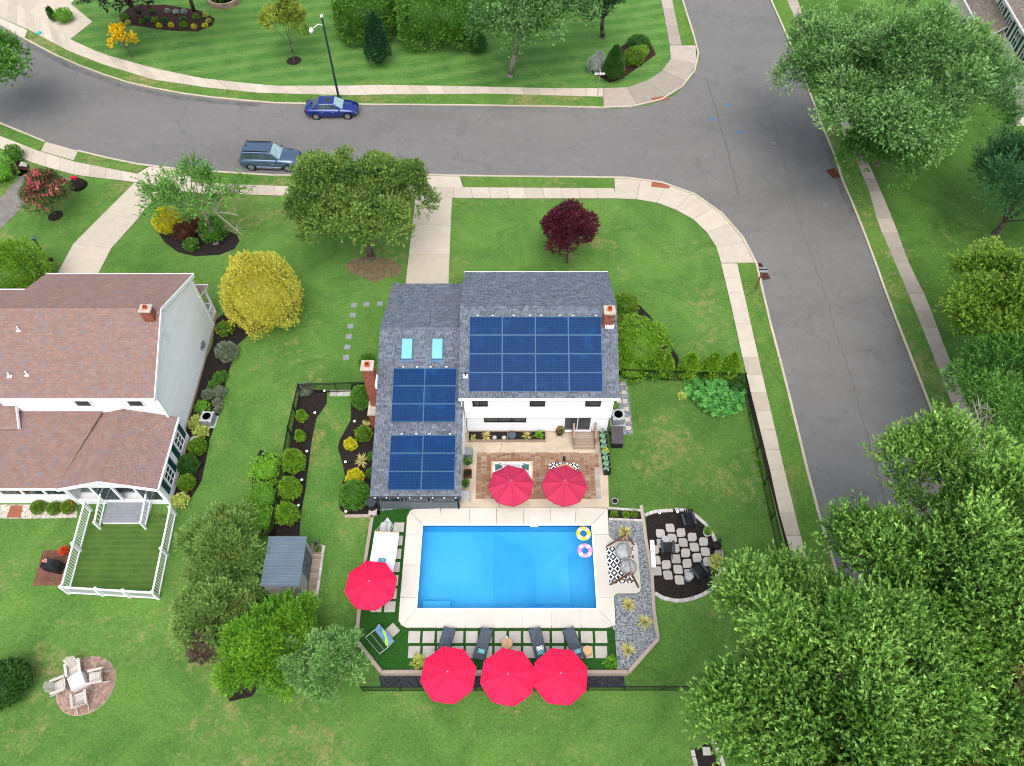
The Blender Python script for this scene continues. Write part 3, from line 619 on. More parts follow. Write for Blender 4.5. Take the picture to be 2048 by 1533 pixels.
def core_mesh(rad, mat, e=2.0, cone=0.0):
    b = B(); N, Mx = 14, 7; vs = []; fs = []
    for j in range(Mx + 1):
        ph = -math.pi / 2 + math.pi * j / Mx
        for k in range(N):
            a = 2 * math.pi * k / N; d = np.array([[math.cos(ph) * math.cos(a), math.cos(ph) * math.sin(a), math.sin(ph)]]); p = (d * sellip(d, e)[:, None])[0] * .8
            s = 1 - cone * min(1, max(0, (p[2] + 1) / 2)) ** 1.15 if cone else 1
            vs.append((p[0] * rad[0] * s, p[1] * rad[1] * s, max(0.0, p[2] * rad[2] + rad[2] * .9)))
    for j in range(Mx):
        for k in range(N): fs.append((j * N + k, j * N + (k + 1) % N, (j + 1) * N + (k + 1) % N, (j + 1) * N + k))
    b.add(vs, fs, .12); return b.mesh('inner_growth', FO[mat], True)
def bush(label, loc, rad, mat, n=1500, leaf=.09, e=2.0, cone=0.0, seed=None, name='shrub', cat='shrub', ratio=.6, rough=.1, group=None, flop=.5, rz=0, mat2=None):
    seed = seed if seed is not None else random.randrange(9999)
    t = thing(name, label, cat, loc, rz, group)
    inst(core_mesh(rad, mat, e, cone), 'inner_growth', t); inst(bush_mesh(rad, n, leaf, mat, e, cone, seed, ratio, rough, flop), 'leaves', t)
    if mat2: inst(bush_mesh((rad[0] * 1.04, rad[1] * 1.04, rad[2] * 1.03), mat2[1], mat2[2], mat2[0], e, cone, seed + 3, .9, rough, .8, 'blossom'), 'blossom', t)
    return t
def at_blob(px, py, z): return GT(px, py, z)
def blob(label, px, py, r, mat, hr=1.0, dens=1.0, leaf=.09, **kw):   # a low shrub whose middle is seen at px,py with radius r pixels
    z = .5; 
    for _ in range(3): rm = r * depth(py, z) / F; z = rm * hr * .92
    p = at_blob(px, py, z); loc = Vector((p.x, p.y, terr(p.y)))
    n = int(dens * 28 * (rm * (1 + hr) / 2) ** 2 / leaf ** 2) + 200
    return bush(label, loc, (rm, rm, rm * hr), mat, min(n, 52000), leaf, **kw)
def spiky(label, px, py, r, mat='yucca', n=46, name='yucca', cat='yucca', up=.5, wd=.05, **kw):
    p = GT(px, py, .15); rm = M(px, py, r); loc = Vector((p.x, p.y, terr(p.y))); t = thing(name, label, cat, loc)
    g = np.random.default_rng(int(px * 7 + py)); V = []; Fc = []; T = []
    for k in range(n):
        a = g.random() * 6.283; el = g.random() * 1.25 * up / .5 + .12; L = rm * (.75 + .35 * g.random()); w = wd * (.7 + .6 * g.random())
        h = Vector((math.cos(a) * math.cos(el), math.sin(a) * math.cos(el), math.sin(el))); s = Vector((-math.sin(a), math.cos(a), 0)) * w / 2
        p0 = Vector((0, 0, .08)) + h * .03; p1 = p0 + h * L * .55; p2 = p0 + h * L + Vector((0, 0, -.12 * L))
        i = len(V); V += [p0 - s * .7, p0 + s * .7, p1 + s, p1 - s, p2]; Fc += [(i, i + 1, i + 2, i + 3), (i + 3, i + 2, i + 4)]; c = g.random(); T += [c, c]
    b = B(); b.v = [tuple(q) for q in V]; b.f = Fc; b.t = T; b.mi = [0] * len(Fc)
    b.obj('leaf_rosette', FO[mat], t); B().lathe([(.09, 0), (.05, .16)], n=7).obj('stem', MT['bark'], t); return t

# ---------------------------------------------------------------- roofs
def lerp(a, b, f): return Vector(a).lerp(Vector(b), f)
def roof_plane(root, eL, eR, rR, rL, mat, exp=.15, tab=.27, under='white', deck=True):
    """one slope: solid deck board, and lapped shingle tabs laid in courses"""
    o = root.location; eL, eR, rR, rL = map(Vector, (eL, eR, rR, rL)); n = (eR - eL).cross(rL - eL).normalized()
    if n.z < 0: n = -n
    sl = ((rL - eL).length + (rR - eR).length) / 2; N = max(1, round(sl / exp)); b = B(o)
    if deck:
        dk = B(o); vs = [eL, eR, rR, rL] + [p - n * .12 for p in (eL, eR, rR, rL)]
        dk.add(vs, [(0, 1, 2, 3), (7, 6, 5, 4), (0, 4, 5, 1), (1, 5, 6, 2), (2, 6, 7, 3), (3, 7, 4, 0)]); dk.obj('roof', MT[under], root)
    for j in range(N):
        a0, a1 = eL.lerp(rL, j / N), eR.lerp(rR, j / N); b0, b1 = eL.lerp(rL, min(1, (j + 1.0) / N)), eR.lerp(rR, min(1, (j + 1.0) / N))
        W = (a1 - a0).length; x = -random.random() * tab
        if W < .02: continue
        while x < W:
            w_ = tab * random.choice((.55, .8, 1, 1.2)); f0, f1 = max(0, x) / W, min(W, x + w_ - .006) / W; x += w_
            if f1 <= f0: continue
            up = n * random.choice((.016, .02, .028)); lo = n * .006
            p = [a0.lerp(a1, f0) + up, a0.lerp(a1, f1) + up, b0.lerp(b1, f1) + lo, b0.lerp(b1, f0) + lo, a0.lerp(a1, f0) + n * .002, a0.lerp(a1, f1) + n * .002]
            b.add(p, [(0, 1, 2, 3), (4, 5, 1, 0)])
    return tag(b.obj('shingles', MT[mat], root), kind='stuff')
def ridge(root, a, c, mat, w=.26, n=None, drop=.09):
    o = root.location; a, c = Vector(a), Vector(c); L = (c - a).length; N = n or max(1, round(L / .24)); d = (c - a).normalized(); s = d.cross(Vector((0, 0, 1))).normalized(); b = B(o)
    for k in range(N):
        p, q = a.lerp(c, k / N), a.lerp(c, (k + .97) / N); u = Vector((0, 0, .05)); dn = Vector((0, 0, -drop + .05))
        b.add([p + u, q + u * .7, q + s * w / 2 + dn, p + s * w / 2 + dn, p - s * w / 2 + dn, q - s * w / 2 + dn], [(0, 1, 2, 3), (1, 0, 4, 5), (0, 3, 4)])
    return tag(b.obj('ridge_caps', MT[mat], root), kind='stuff')
def wall_block(root, x0, x1, y0, y1, z0, z1, mat='white', name='wall'):
    return B(root.location).box(x0, x1, y0, y1, z0, z1).obj(name, MT[mat], root)
def siding(root, a, c, zlo, ztop, out, mat='siding', step=.2, name='siding_board'):
    """lap boards along a->c; ztop(f) gives the height of the wall top at fraction f"""
    a, c, out = Vector(a), Vector(c), Vector(out); L = (c - a).length; z = zlo; o = root.location
    ts = [ztop(k / 40) for k in range(41)] if callable(ztop) else [ztop] * 41
    while z < max(ts) - .03:
        ok = [k / 40 for k in range(41) if ts[k] > z + .04]
        if len(ok) > 1:
            f0, f1 = min(ok), max(ok); zz = min(z + step, max(ts)); p, q = a.lerp(c, f0), a.lerp(c, f1)
            v = [p + out * .03 + Vector((0, 0, z)), q + out * .03 + Vector((0, 0, z)), q + out * .008 + Vector((0, 0, zz)), p + out * .008 + Vector((0, 0, zz)),
                 p + Vector((0, 0, z)), q + Vector((0, 0, z))]
            B(o).add(v, [(0, 1, 2, 3), (4, 5, 1, 0), (0, 3, 4), (1, 5, 2)]).obj(name, MT[mat], root)
        z += step
def window(root, c, w_, h, out, bars=1, mat='white', glass='glass', name='window', rows=0, fw=.07, d=.1):
    """framed window on a wall; c = middle, out = outward direction; panes sit behind the frame"""
    c, out = Vector(c), Vector(out); s = Vector((-out.y, out.x, 0)); o = root.location; u = Vector((0, 0, 1)); b = B(o)
    for sg in (-1, 1):
        b.bar(c + s * sg * (w_ / 2 + fw / 2) - u * (h / 2 + fw) + out * d / 2, c + s * sg * (w_ / 2 + fw / 2) + u * (h / 2 + fw) + out * d / 2, fw, d, out)
        b.bar(c - s * w_ / 2 + u * sg * (h / 2 + fw / 2) + out * d / 2, c + s * w_ / 2 + u * sg * (h / 2 + fw / 2) + out * d / 2, d, fw)
    f = b.obj(name, MT[mat], root)
    for k in range(bars):
        x0, x1 = -w_ / 2 + w_ * k / bars, -w_ / 2 + w_ * (k + 1) / bars
        g = B(o).bar(c + s * (x0 + .01) + out * .045, c + s * (x1 - .01) + out * .045, .03, h - .004); g.obj('pane', MT[glass], f)
        if k: B(o).bar(c + s * x0 - u * h / 2 + out * .07, c + s * x0 + u * h / 2 + out * .07, .05, .04, out).obj('mullion', MT[mat], f)
    for r in range(1, rows): z = -h / 2 + h * r / rows; B(o).bar(c - s * w_ / 2 + u * z + out * .07, c + s * w_ / 2 + u * z + out * .07, .03, .03).obj('glazing_bar', MT[mat], f)
    return f
def chimney(root, x, y, w_, dpt, z0, z1, brick=True, flash=True, nm='chimney'):
    o = root.location; c = wall_block(root, x - w_ / 2, x + w_ / 2, y - dpt / 2, y + dpt / 2, z0, z1, 'mortar', nm); b = B(o); z = z0; r = 0
    while z < z1 - .02:
        for (ax, a0, a1, fx) in (('x', x - w_ / 2, x + w_ / 2, y - dpt / 2), ('x', x - w_ / 2, x + w_ / 2, y + dpt / 2), ('y', y - dpt / 2, y + dpt / 2, x - w_ / 2), ('y', y - dpt / 2, y + dpt / 2, x + w_ / 2)):
            p = a0 - (.1 if r % 2 else 0)
            while p < a1:
                q0, q1 = max(a0, p), min(a1, p + .195); p += .205
                if q1 - q0 < .03: continue
                if ax == 'x': b.box(q0, q1, fx - .008, fx + .008, z, z + .06)
                else: b.box(fx - .008, fx + .008, q0, q1, z, z + .06)
        z += .072; r += 1
    tag(b.obj('bricks', MT['brick'], c), kind='stuff')
    B(o).box(x - w_ / 2 - .05, x + w_ / 2 + .05, y - dpt / 2 - .05, y + dpt / 2 + .05, z1, z1 + .1).obj('crown', MT['cap'], c)
    f = B(o); s = min(w_, dpt) * .2; a = .03
    f.box(x - s, x + s, y - s, y - s + a, z1 + .1, z1 + .3).box(x - s, x + s, y + s - a, y + s, z1 + .1, z1 + .3).box(x - s, x - s + a, y - s + a, y + s - a, z1 + .1, z1 + .3).box(x + s - a, x + s, y - s + a, y + s - a, z1 + .1, z1 + .3)
    f.obj('flue', MT['flue'], c); B(o).box(x - s + a, x + s - a, y - s + a, y + s - a, z1 + .1, z1 + .13).obj('flue_opening', MT['black'], c); return c

# ---------------------------------------------------------------- home: grey roof with solar panels
SE, SR = 4.8, 7.0                                    # main eave and ridge heights
ys, yr, yn = G(1080, 797, SE).y, G(1080, 613, SR).y, G(1080, 545, SE).y
xl = (G(918, 797, SE).x + G(920, 612, SR).x) / 2; xr = (G(1240, 797, SE).x + G(1233, 612, SR).x) / 2
hm = thing('house', 'house with grey shingle roof, blue solar panels and white siding beside the pool', 'house', (xl + 3, 28, 0))
HO = hm.location
yw = ys + .5; yu = ys + .22                           # lower wall face and proud upper wall face
wall_block(hm, xl + .3, xr - .3, yw, yn - .3, 0, 2.5); wall_block(hm, xl + .25, xr - .25, yu, yn - .25, 2.5, SE - .02)
def gable(root, pts, thick, mat='white'):
    n = len(pts); tv = Vector(thick); p = [Vector(q) for q in pts]
    B(root.location).add(p + [q + tv for q in p], [tuple(range(n)), tuple(range(2 * n - 1, n - 1, -1))] + [(i, n + i, n + (i + 1) % n, (i + 1) % n) for i in range(n)]).obj('gable', MT[mat], root)
for gxx in (xl + .25, xr - .29): gable(hm, [(gxx, yu, SE - .02), (gxx, yn - .25, SE - .02), (gxx, yr, SR - .14)], (.04, 0, 0))
siding(hm, (xl + .3, yw, 0), (xr - .3, yw, 0), .25, 2.28, (0, -1, 0), step=.2)
siding(hm, (xl + .25, yu, 0), (xr - .25, yu, 0), 3.05, SE - .1, (0, -1, 0), step=.22)
B(HO).box(xl + .25, xr - .25, yu - .05, yu + .02, 2.3, 3.05).obj('band_board', MT['white'], hm)
B(HO).box(xl + .28, xr - .28, yw - .06, yw, 0, .24).obj('foundation', MT['patio'], hm)
roof_plane(hm, (xl, ys, SE), (xr, ys, SE), (xr, yr, SR), (xl, yr, SR), 'shingle')
roof_plane(hm, (xr, yn, SE), (xl, yn, SE), (xl, yr, SR), (xr, yr, SR), 'shingle')
ridge(hm, (xl, yr, SR), (xr, yr, SR), 'shingle', .34, drop=.12)
B(HO).box(xl - .02, xr + .02, ys - .1, ys - .005, SE - .14, SE - .02).obj('gutter', MT['white'], hm)
B(HO).box(xl - .02, xr + .02, yn + .005, yn + .1, SE - .14, SE - .02).obj('gutter', MT['white'], hm)
# wing
WR, WM, WE = 5.2, 3.3, 2.35
wy_r, wy_n, wy_m, wy_s = G(830, 656, WR).y, G(830, 568, 2.9).y, G(830, 858, WM).y, G(830, 992, WE).y
wl = -8.42; wr = xl + .0; wr2 = G(923, 930, 2.9).x
roof_plane(hm, (wl, wy_m, WM), (wr + .2, wy_m, WM), (wr + .2, wy_r, WR), (wl, wy_r, WR), 'shingle')
roof_plane(hm, (wr + .2, wy_n, 2.9), (wl, wy_n, 2.9), (wl, wy_r, WR), (wr + .2, wy_r, WR), 'shingle')
roof_plane(hm, (wl, wy_s, WE), (wr2, wy_s, WE), (wr2, wy_m, WM), (wl, wy_m, WM), 'shingle')
ridge(hm, (wl, wy_r, WR), (wr + .2, wy_r, WR), 'shingle', .34, drop=.12)
wall_block(hm, wl + .2, wr + .2, wy_m - .2, wy_n - .3, 0, 2.75)
gable(hm, [(wl + .2, wy_m, 2.75), (wl + .2, wy_n - .3, 2.75), (wl + .2, wy_r, WR - .14), (wl + .2, wy_m, WM - .15)], (.04, 0, 0))
# sunroom under the low part of the wing roof
yf = wy_s + .25
for x in np.linspace(wl + .25, wr2 - .25, 4): wall_block(hm, x - .07, x + .07, yf, yf + .14, 0, WE - .1, 'trim_grey', 'post')
wall_block(hm, wl + .3, wr2 - .3, yf + .01, yf + .1, 0, 1.0, 'trim_grey', 'wall'); wall_block(hm, wl + .3, wr2 - .3, yf + .01, yf + .12, WE - .42, WE - .12, 'trim_grey', 'beam')
xs = np.linspace(wl + .25, wr2 - .25, 4)
for k in range(3): window(hm, ((xs[k] + xs[k + 1]) / 2, yf + .05, 1.47), xs[k + 1] - xs[k] - .5, .8, (0, -1, 0), 2, 'trim_grey')
wall_block(hm, wl + .22, wl + .3, yf, wy_m - .2, 0, WE - .1, 'trim_grey'); wall_block(hm, wr2 - .3, wr2 - .22, yf, wy_m + 1, 0, WE - .05, 'trim_grey')
wall_block(hm, wl + .3, wr2 - .3, yf + .2, wy_m - .2, 1.9, 2.1, 'trim_grey', 'ceiling')
B(HO).box(wl - .02, wr2 + .02, wy_s - .1, wy_s - .004, WE - .16, WE - .03).obj('gutter', MT['dgrey'], hm)
for k in range(8): x = wl + .3 + k * (wr2 - wl - .6) / 7; B(HO).box(x - .03, x + .03, wy_s - .14, wy_s - .1, WE - .1, WE + .0).obj('gutter_clip', MT['white'], hm)
B(HO).tube((xl + .12, yu - .06, SE - .2), (xl + .12, yu - .06, 2.4), .04, n=8).tube((xl + .12, yu - .06, 2.4), (xl + .22, yw - .08, 2.2), .04, n=8).tube((xl + .22, yw - .08, 2.2), (xl + .22, yw - .08, .1), .04, n=8).obj('downspout', MT['white'], hm)
# windows, sliding door
for px in (960, 1075, 1187): x = G(px, 805, 4.2).x; window(hm, (x, yu, 4.12), .8, .75, (0, -1, 0), 1, 'black')
x0, x1 = G(970, 832, 2).x, G(1050, 832, 2).x; window(hm, ((x0 + x1) / 2, yw, 1.86), x1 - x0, .85, (0, -1, 0), 3, 'black')
x0, x1 = G(1129, 840, 1.2).x, G(1180, 840, 1.2).x
dr = window(hm, ((x0 + x1) / 2, yw, 1.3), x1 - x0, 1.85, (0, -1, 0), 2, 'white', name='sliding_door', fw=.1, d=.11)
B(HO).box(x0 - .1, x1 + .1, yw - .16, yw - .04, .26, .36).obj('sill', MT['white'], hm)
B(HO).lathe([(.16, 0), (.16, .06)], n=14).obj('wall_clock', MT['black'], hm).location = (G(1196, 833, 1.9).x - HO.x, yw - .05, 1.9)
KIDS[hm.name][-1].rotation_euler = (R(90), 0, 0)
# back steps
stp = thing('back_steps', 'weathered wooden steps with railings leading down from the sliding door', 'steps', (G(1167, 880, 0).x, yw - .15, 0))
sw = .62
B().box(-sw, sw, -.95, 0, .0, .3).obj('landing_frame', MT['wood_old'], stp)
for k in range(7): inst(B().box(-sw - .03, sw + .03, -.125, -.01, .3, .335).mesh('board', MT['wood_old']), 'board', stp, (0, -k * .13, 0))
for k in range(3): inst(B().box(-sw - .03, sw + .03, -1.22 + k * .13, -1.1 + k * .13, .12, .155).mesh('board', MT['wood_old']), 'board', stp)
for sx in (-1, 1):
    for y_ in (-.04, -.9): inst(B().box(-.045, .045, -.045, .045, 0, 1.25 if y_ > -.5 else 1.05).mesh('post', MT['wood_old']), 'post', stp, (sx * (sw + .08), y_, 0))
    inst(B().bar((0, .05, 1.3), (0, -1.0, 1.1), .14, .04).bar((0, 0, .75), (0, -.95, .6), .04, .09).bar((0, .05, .5), (0, -1.2, .12), .06, .2).mesh('handrail', MT['wood_old']), 'handrail', stp, (sx * (sw + .08), 0, 0))
# solar panels
def panel_mesh(w_, h_):
    b = B().box(-w_ / 2 + .02, w_ / 2 - .02, -h_ / 2 + .02, h_ / 2 - .02, .0, .034); g = b.mesh('solar_panel', MT['solar'])
    f = B()
    for s_ in (-1, 1): f.box(s_ * (w_ / 2 - .01) - .01, s_ * (w_ / 2 - .01) + .01, -h_ / 2, h_ / 2, -.01, .037); f.box(-w_ / 2 + .02, w_ / 2 - .02, s_ * (h_ / 2 - .01) - .01, s_ * (h_ / 2 - .01) + .01, -.01, .037)
    return g, f.mesh('panel_frame', MT['alu'])
def array(pxs, py0, py1, z0f, nx, ny, eave, rdg):
    """panels on a slope running from eave (y,z) to ridge (y,z)"""
    (ye, ze), (yg, zg) = eave, rdg; sl = math.hypot(yg - ye, zg - ze); tilt = math.atan2(zg - ze, yg - ye)
    def on(px, py):                                   # meet the view ray with the slope
        t = .5
        for _ in range(30):
            z = ze + (zg - ze) * t + .12; y = G(px, py, z).y; t = (y - ye) / (yg - ye)
        return G(px, py, z)
    A, C = on(pxs[0], py1), on(pxs[1], py0); A2 = on(pxs[2], py1); xa = A2.x; xb = on(pxs[3], py1).x
    Lx = (xb - xa) / nx; Ly = math.hypot(C.y - A.y, C.z - A.z) / ny; g, f = panel_mesh(Lx - .02, Ly - .02)
    for j in range(ny):
        for i in range(nx):
            t = (j + .5) * Ly; loc = Vector((xa + (i + .5) * Lx, A.y + t * math.cos(tilt), A.z + t * math.sin(tilt)))
            o = inst(g, 'solar_panel', hm, loc - HO, (tilt, 0, 0)); inst(f, 'panel_frame', o)
    yy = A.y + ny * Ly * math.cos(tilt); zz = A.z + ny * Ly * math.sin(tilt)
    for k in range(2 * nx): x = xa + (k + .3 + .4 * random.random()) * Lx / 2; inst(BRK, 'mounting_bracket', hm, Vector((x, yy + .1, zz + .0)) - HO, (tilt, 0, 0))
BRK = B().box(-.065, .065, -.03, .03, -.06, .02).mesh('mounting_bracket', MT['white'])
array((692, 695, 937, 1206), 634, 784, 6, 4, 4, (ys, SE), (yr, SR))
array((781, 784, 781.5, 911), 737, 845, 4, 2, 3, (wy_m, WM), (wy_r, WR))
array((775, 781, 775, 909), 871, 981, 3, 2, 3, (wy_s, WE), (wy_m, WM))
# skylights, vents, chimneys
tl = math.atan2(WR - WM, wy_r - wy_m)
for px in (814.5, 875):
    y_ = wy_m + (wy_r - wy_m) * .72; z_ = WM + (WR - WM) * .72; p = Vector((G(px, 701, z_).x, G(px, 701, z_).y, 0)); z_ = WM + (WR - WM) * (p.y - wy_m) / (wy_r - wy_m)
    o = B().box(-.36, .36, -.72, .72, .0, .09).obj('skylight', MT['alu'], hm, loc=Vector((p.x, p.y, z_)) - HO); o.rotation_euler = (tl, 0, 0)
    inst(B().box(-.31, .31, -.66, .66, .09, .1).mesh('glass', MT['sky_glass']), 'glass', o); inst(B().box(-.45, .45, -.86, -.73, .012, .03).mesh('flashing', MT['alu']), 'flashing', o)
def vent(root, px, py, zr, mat='black', h=.3, r=.05):
    p = G(px, py, zr); o = root.location; b = B(o).tube(p - Vector((0, 0, .2)), p + Vector((0, 0, h)), r, n=10); v = b.obj('vent_pipe', MT[mat], root)
    B(o).box(p.x - .13, p.x + .13, p.y - .16, p.y + .12, p.z - .04, p.z + .03).obj('flashing', MT['white'], v)
vent(hm, 931, 752, 5.35)
chimney(hm, G(1219, 618, SR + .8).x, G(1219, 640, SR - .1).y, .6, .6, SR - .7, SR + .75)
pc = G(1219, 628, SR); B(HO).box(G(1210, 630, SR).x, G(1228, 630, SR).x, pc.y - .75, pc.y - .6, 6.4, 6.75).obj('flashing', MT['white'], hm)
# tall chimney on the west wall, wider below the shoulder
cx1 = wl - .02; ct = G(738, 725, 5.9)
c2 = chimney(hm, cx1 - .36, ct.y - .15, .68, .66, 1.6, 5.7); 
chimney(hm, cx1 - .38, ct.y - .25, .9, 1.7, 0, 1.6, nm='chimney_base')
B(HO).box(cx1 + .0, cx1 + .1, ct.y - .85, ct.y + .0, 4.25, 4.6).obj('flashing', MT['white'], hm)

# ---------------------------------------------------------------- neighbour with the red-brown roof
NE_, NR = 5.2, 7.6; nx1 = -21.45
ny_s, ny_r, ny_n = G(200, 797, NE_).y, G(200, 618, NR).y, G(250, 549, NE_).y
nx0 = G(13, 618, NR).x - .5
nh = thing('house', 'white house with red-brown shingle roof and teal shutters at left', 'house', (nx1, 30, 0)); NO = nh.location
wall_block(nh, nx0, nx1 - .12, ny_s + .35, ny_n - .35, 0, NE_ - .05)
wx = nx1 - .12
gable(nh, [(wx - .04, ny_s + .35, NE_ - .05), (wx - .04, ny_n - .35, NE_ - .05), (wx - .04, ny_r, NR - .16)], (.04, 0, 0))
mid = (ny_r - ny_s - .35) / (ny_n - ny_s - .7)
siding(nh, (wx, ny_s + .35, 0), (wx, ny_n - .35, 0), .3, lambda f: NE_ - .1 + (NR - NE_) * (f / mid if f < mid else (1 - f) / (1 - mid)), (1, 0, 0), step=.22)
siding(nh, (nx0, ny_s + .35, 0), (wx, ny_s + .35, 0), 3.2, NE_ - .1, (0, -1, 0), step=.22)
B(NO).box(wx, wx + .05, ny_s + .35, ny_n - .35, 0, .28).obj('foundation', MT['patio'], nh)
roof_plane(nh, (nx0, ny_s, NE_), (nx1, ny_s, NE_), (nx1, ny_r, NR), (nx0, ny_r, NR), 'shingle_r')
roof_plane(nh, (nx1, ny_n, NE_), (nx0, ny_n, NE_), (nx0, ny_r, NR), (nx1, ny_r, NR), 'shingle_r')
ridge(nh, (nx0, ny_r, NR), (nx1, ny_r, NR), 'shingle_r', .34, drop=.12)
for (p, q) in (((nx1 + .03, ny_s, NE_), (nx1 + .03, ny_r, NR)), ((nx1 + .03, ny_r, NR), (nx1 + .03, ny_n, NE_))): B(NO).bar(Vector(p) + Vector((0, 0, -.1)), Vector(q) + Vector((0, 0, -.1)), .06, .24).obj('rake_board', MT['white'], nh)
B(NO).box(nx0, nx1, ny_s - .12, ny_s - .01, NE_ - .15, NE_ - .02).obj('gutter', MT['white'], nh)
B(NO).box(nx0, nx1, ny_n + .01, ny_n + .12, NE_ - .15, NE_ - .02).obj('gutter', MT['white'], nh)
for yq in (ny_s + .3, ny_n - .3): B(NO).box(wx - .1, wx + .05, yq - .08, yq + .08, 0, NE_ - .1).obj('corner_board', MT['white'], nh)
B(NO).tube((wx + .08, ny_s + .2, NE_ - .2), (wx + .08, ny_s + .2, 3.3), .05, n=8).obj('downspout', MT['white'], nh)
B(NO).box(wx + .02, wx + .07, ny_r - 1.1, ny_r - .55, 5.6, 6.5).obj('gable_vent', MT['vinyl'], nh)
pp = G(298, 632, NR); chimney(nh, pp.x, ny_r - .5, .62, .5, NR - .9, NR + .55)
for px, py in ((38, 660), (20, 752), (55, 749)): vent(nh, px, py, NE_ + (NR - NE_) * (660 < py and .25 or .75) , 'vinyl', .28)
for px in (165, 270): window(nh, (G(px, 805, 4.3).x, ny_s + .35, 4.3), .85, .8, (0, -1, 0), 1, 'vinyl')
# rear wing: ridge runs away from the camera
wy0 = 20.85; wx0, wx1 = -27.1, -21.08; wrx = -24.1; wz, wrz = 2.5, 3.5; wyb = ny_s + .35
roof_plane(nh, (wx1, wy0, wz), (wx1, wyb, wz), (wrx, wyb, wrz), (wrx, wy0, wrz), 'shingle_r')
roof_plane(nh, (wx0, wyb, wz), (wx0, wy0, wz), (wrx, wy0, wrz), (wrx, wyb, wrz), 'shingle_r', under='shingle_r')
ridge(nh, (wrx, wy0, wrz), (wrx, wyb, wrz), 'shingle_r', .3, drop=.08)
for p, q in (((wx1, wy0 - .03, wz), (wrx, wy0 - .03, wrz)), ((wrx, wy0 - .03, wrz), (wx0, wy0 - .03, wz))): B(NO).bar(Vector(p) - Vector((0, 0, .08)), Vector(q) - Vector((0, 0, .08)), .06, .26).obj('rake_board', MT['white'], nh)
B(NO).box(wx1 + .0, wx1 + .1, wy0, wyb, wz - .14, wz - .02).obj('gutter', MT['white'], nh)
ex = wx1 - .1
wall_block(nh, ex - .12, ex, wy0 + .2, wyb, 0, wz - .08)
siding(nh, (ex, wy0 + .2, 0), (ex, wyb, 0), .1, wz - .1, (1, 0, 0), step=.2)
for yq in (G(345, 888, 1.4).y + .15, G(328, 955, 1.4).y + .1):
    window(nh, (ex + .03, yq, 1.45), .8, 1.25, (1, 0, 0), 2, 'white', rows=3)
    for s_ in (-1, 1):
        sh = B(NO).box(ex + .03, ex + .08, yq + s_ * .76 - .2, yq + s_ * .76 + .2, .78, 2.12).obj('shutter', MT['shutter'], nh)
        for k in range(8): B(NO).box(ex + .08, ex + .095, yq + s_ * .76 - .17, yq + s_ * .76 + .17, .84 + k * .155, .84 + k * .155 + .1).obj('louvre', MT['shutter'], sh)
# open porch in the gable end: frame, screens, grey floor, furniture inside
wall_block(nh, wx0 + .2, ex, wy0 + .9, wyb, 0, .32, 'grey', 'porch_floor')
wall_block(nh, wx0 + .2, ex, wy0 + .25, wy0 + .9, 0, .3, 'white', 'porch_floor')
for x in (wx0 + .25, -25.3, -24.0, -22.7, ex - .2): wall_block(nh, x - .07, x + .07, wy0 + .25, wy0 + .39, .3, 2.4, 'vinyl', 'post')
wall_block(nh, wx0 + .2, ex, wy0 + .24, wy0 + .4, 2.25, 2.45, 'vinyl', 'beam'); wall_block(nh, wx0 + .2, ex, wy0 + .26, wy0 + .38, .3, .5, 'vinyl', 'beam')
gable(nh, [(wx0 + .3, wy0 + .26, 2.4), (ex - .1, wy0 + .26, 2.4), (wrx, wy0 + .26, wrz - .14)], (0, .04, 0))
wall_block(nh, wx0 + .1, wx0 + .2, wy0 + .2, wyb, 0, 2.4)
sc = B(NO).box(-22.6, -21.45, wy0 + .3, wy0 + .33, .5, 2.25).obj('screen', MT['glass'], nh); B(NO).box(-25.2, -24.1, wy0 + .3, wy0 + .33, .5, 2.25).obj('screen', MT['glass'], nh)
# sunroom lean-to
lx0 = -38.0
roof_plane(nh, (lx0, wy0 + .1, wz - .02), (wx0, wy0 + .1, wz - .02), (wx0 + 1.6, wyb, 3.25), (lx0, wyb, 3.25), 'shingle_r', under='shingle_r')
B(NO).box(lx0, wx0 + .3, wy0 + .0, wy0 + .09, wz - .15, wz - .03).obj('gutter', MT['white'], nh)
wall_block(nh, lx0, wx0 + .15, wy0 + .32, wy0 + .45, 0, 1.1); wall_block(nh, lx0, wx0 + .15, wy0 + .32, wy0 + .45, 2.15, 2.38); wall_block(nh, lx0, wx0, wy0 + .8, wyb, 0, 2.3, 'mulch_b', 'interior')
x = wx0 + .15
k = 0
while x > lx0: wall_block(nh, x - .16, x, wy0 + .32, wy0 + .45, 1.1, 2.15, 'white', 'mullion'); B(NO).box(x - 1.36, x - .16, wy0 + .37, wy0 + .4, 1.1, 2.15).obj('pane', MT['glass'], nh); x -= 1.36
# garage block at the west
roof_plane(nh, (-48, 24.6, 3.3), (nx0 + 1.1, 24.6, 3.3), (nx0 - .1, 30.3, 5.5), (-48, 30.3, 5.5), 'shingle_r')
roof_plane(nh, (nx0 + .6, 36.0, 3.1), (-48, 36.0, 3.1), (-48, 30.3, 5.5), (nx0 + .2, 30.3, 5.5), 'shingle_r')
wall_block(nh, -48, nx0, 25.0, 35.6, 0, 3.0)
B(NO).box(-48, nx0 + .6, 36.01, 36.1, 2.98, 3.1).obj('gutter', MT['white'], nh); B(NO).bar((nx0 + 1.12, 24.6, 3.2), (nx0 + .6, 26.4, 3.9), .06, .25).obj('rake_board', MT['white'], nh)
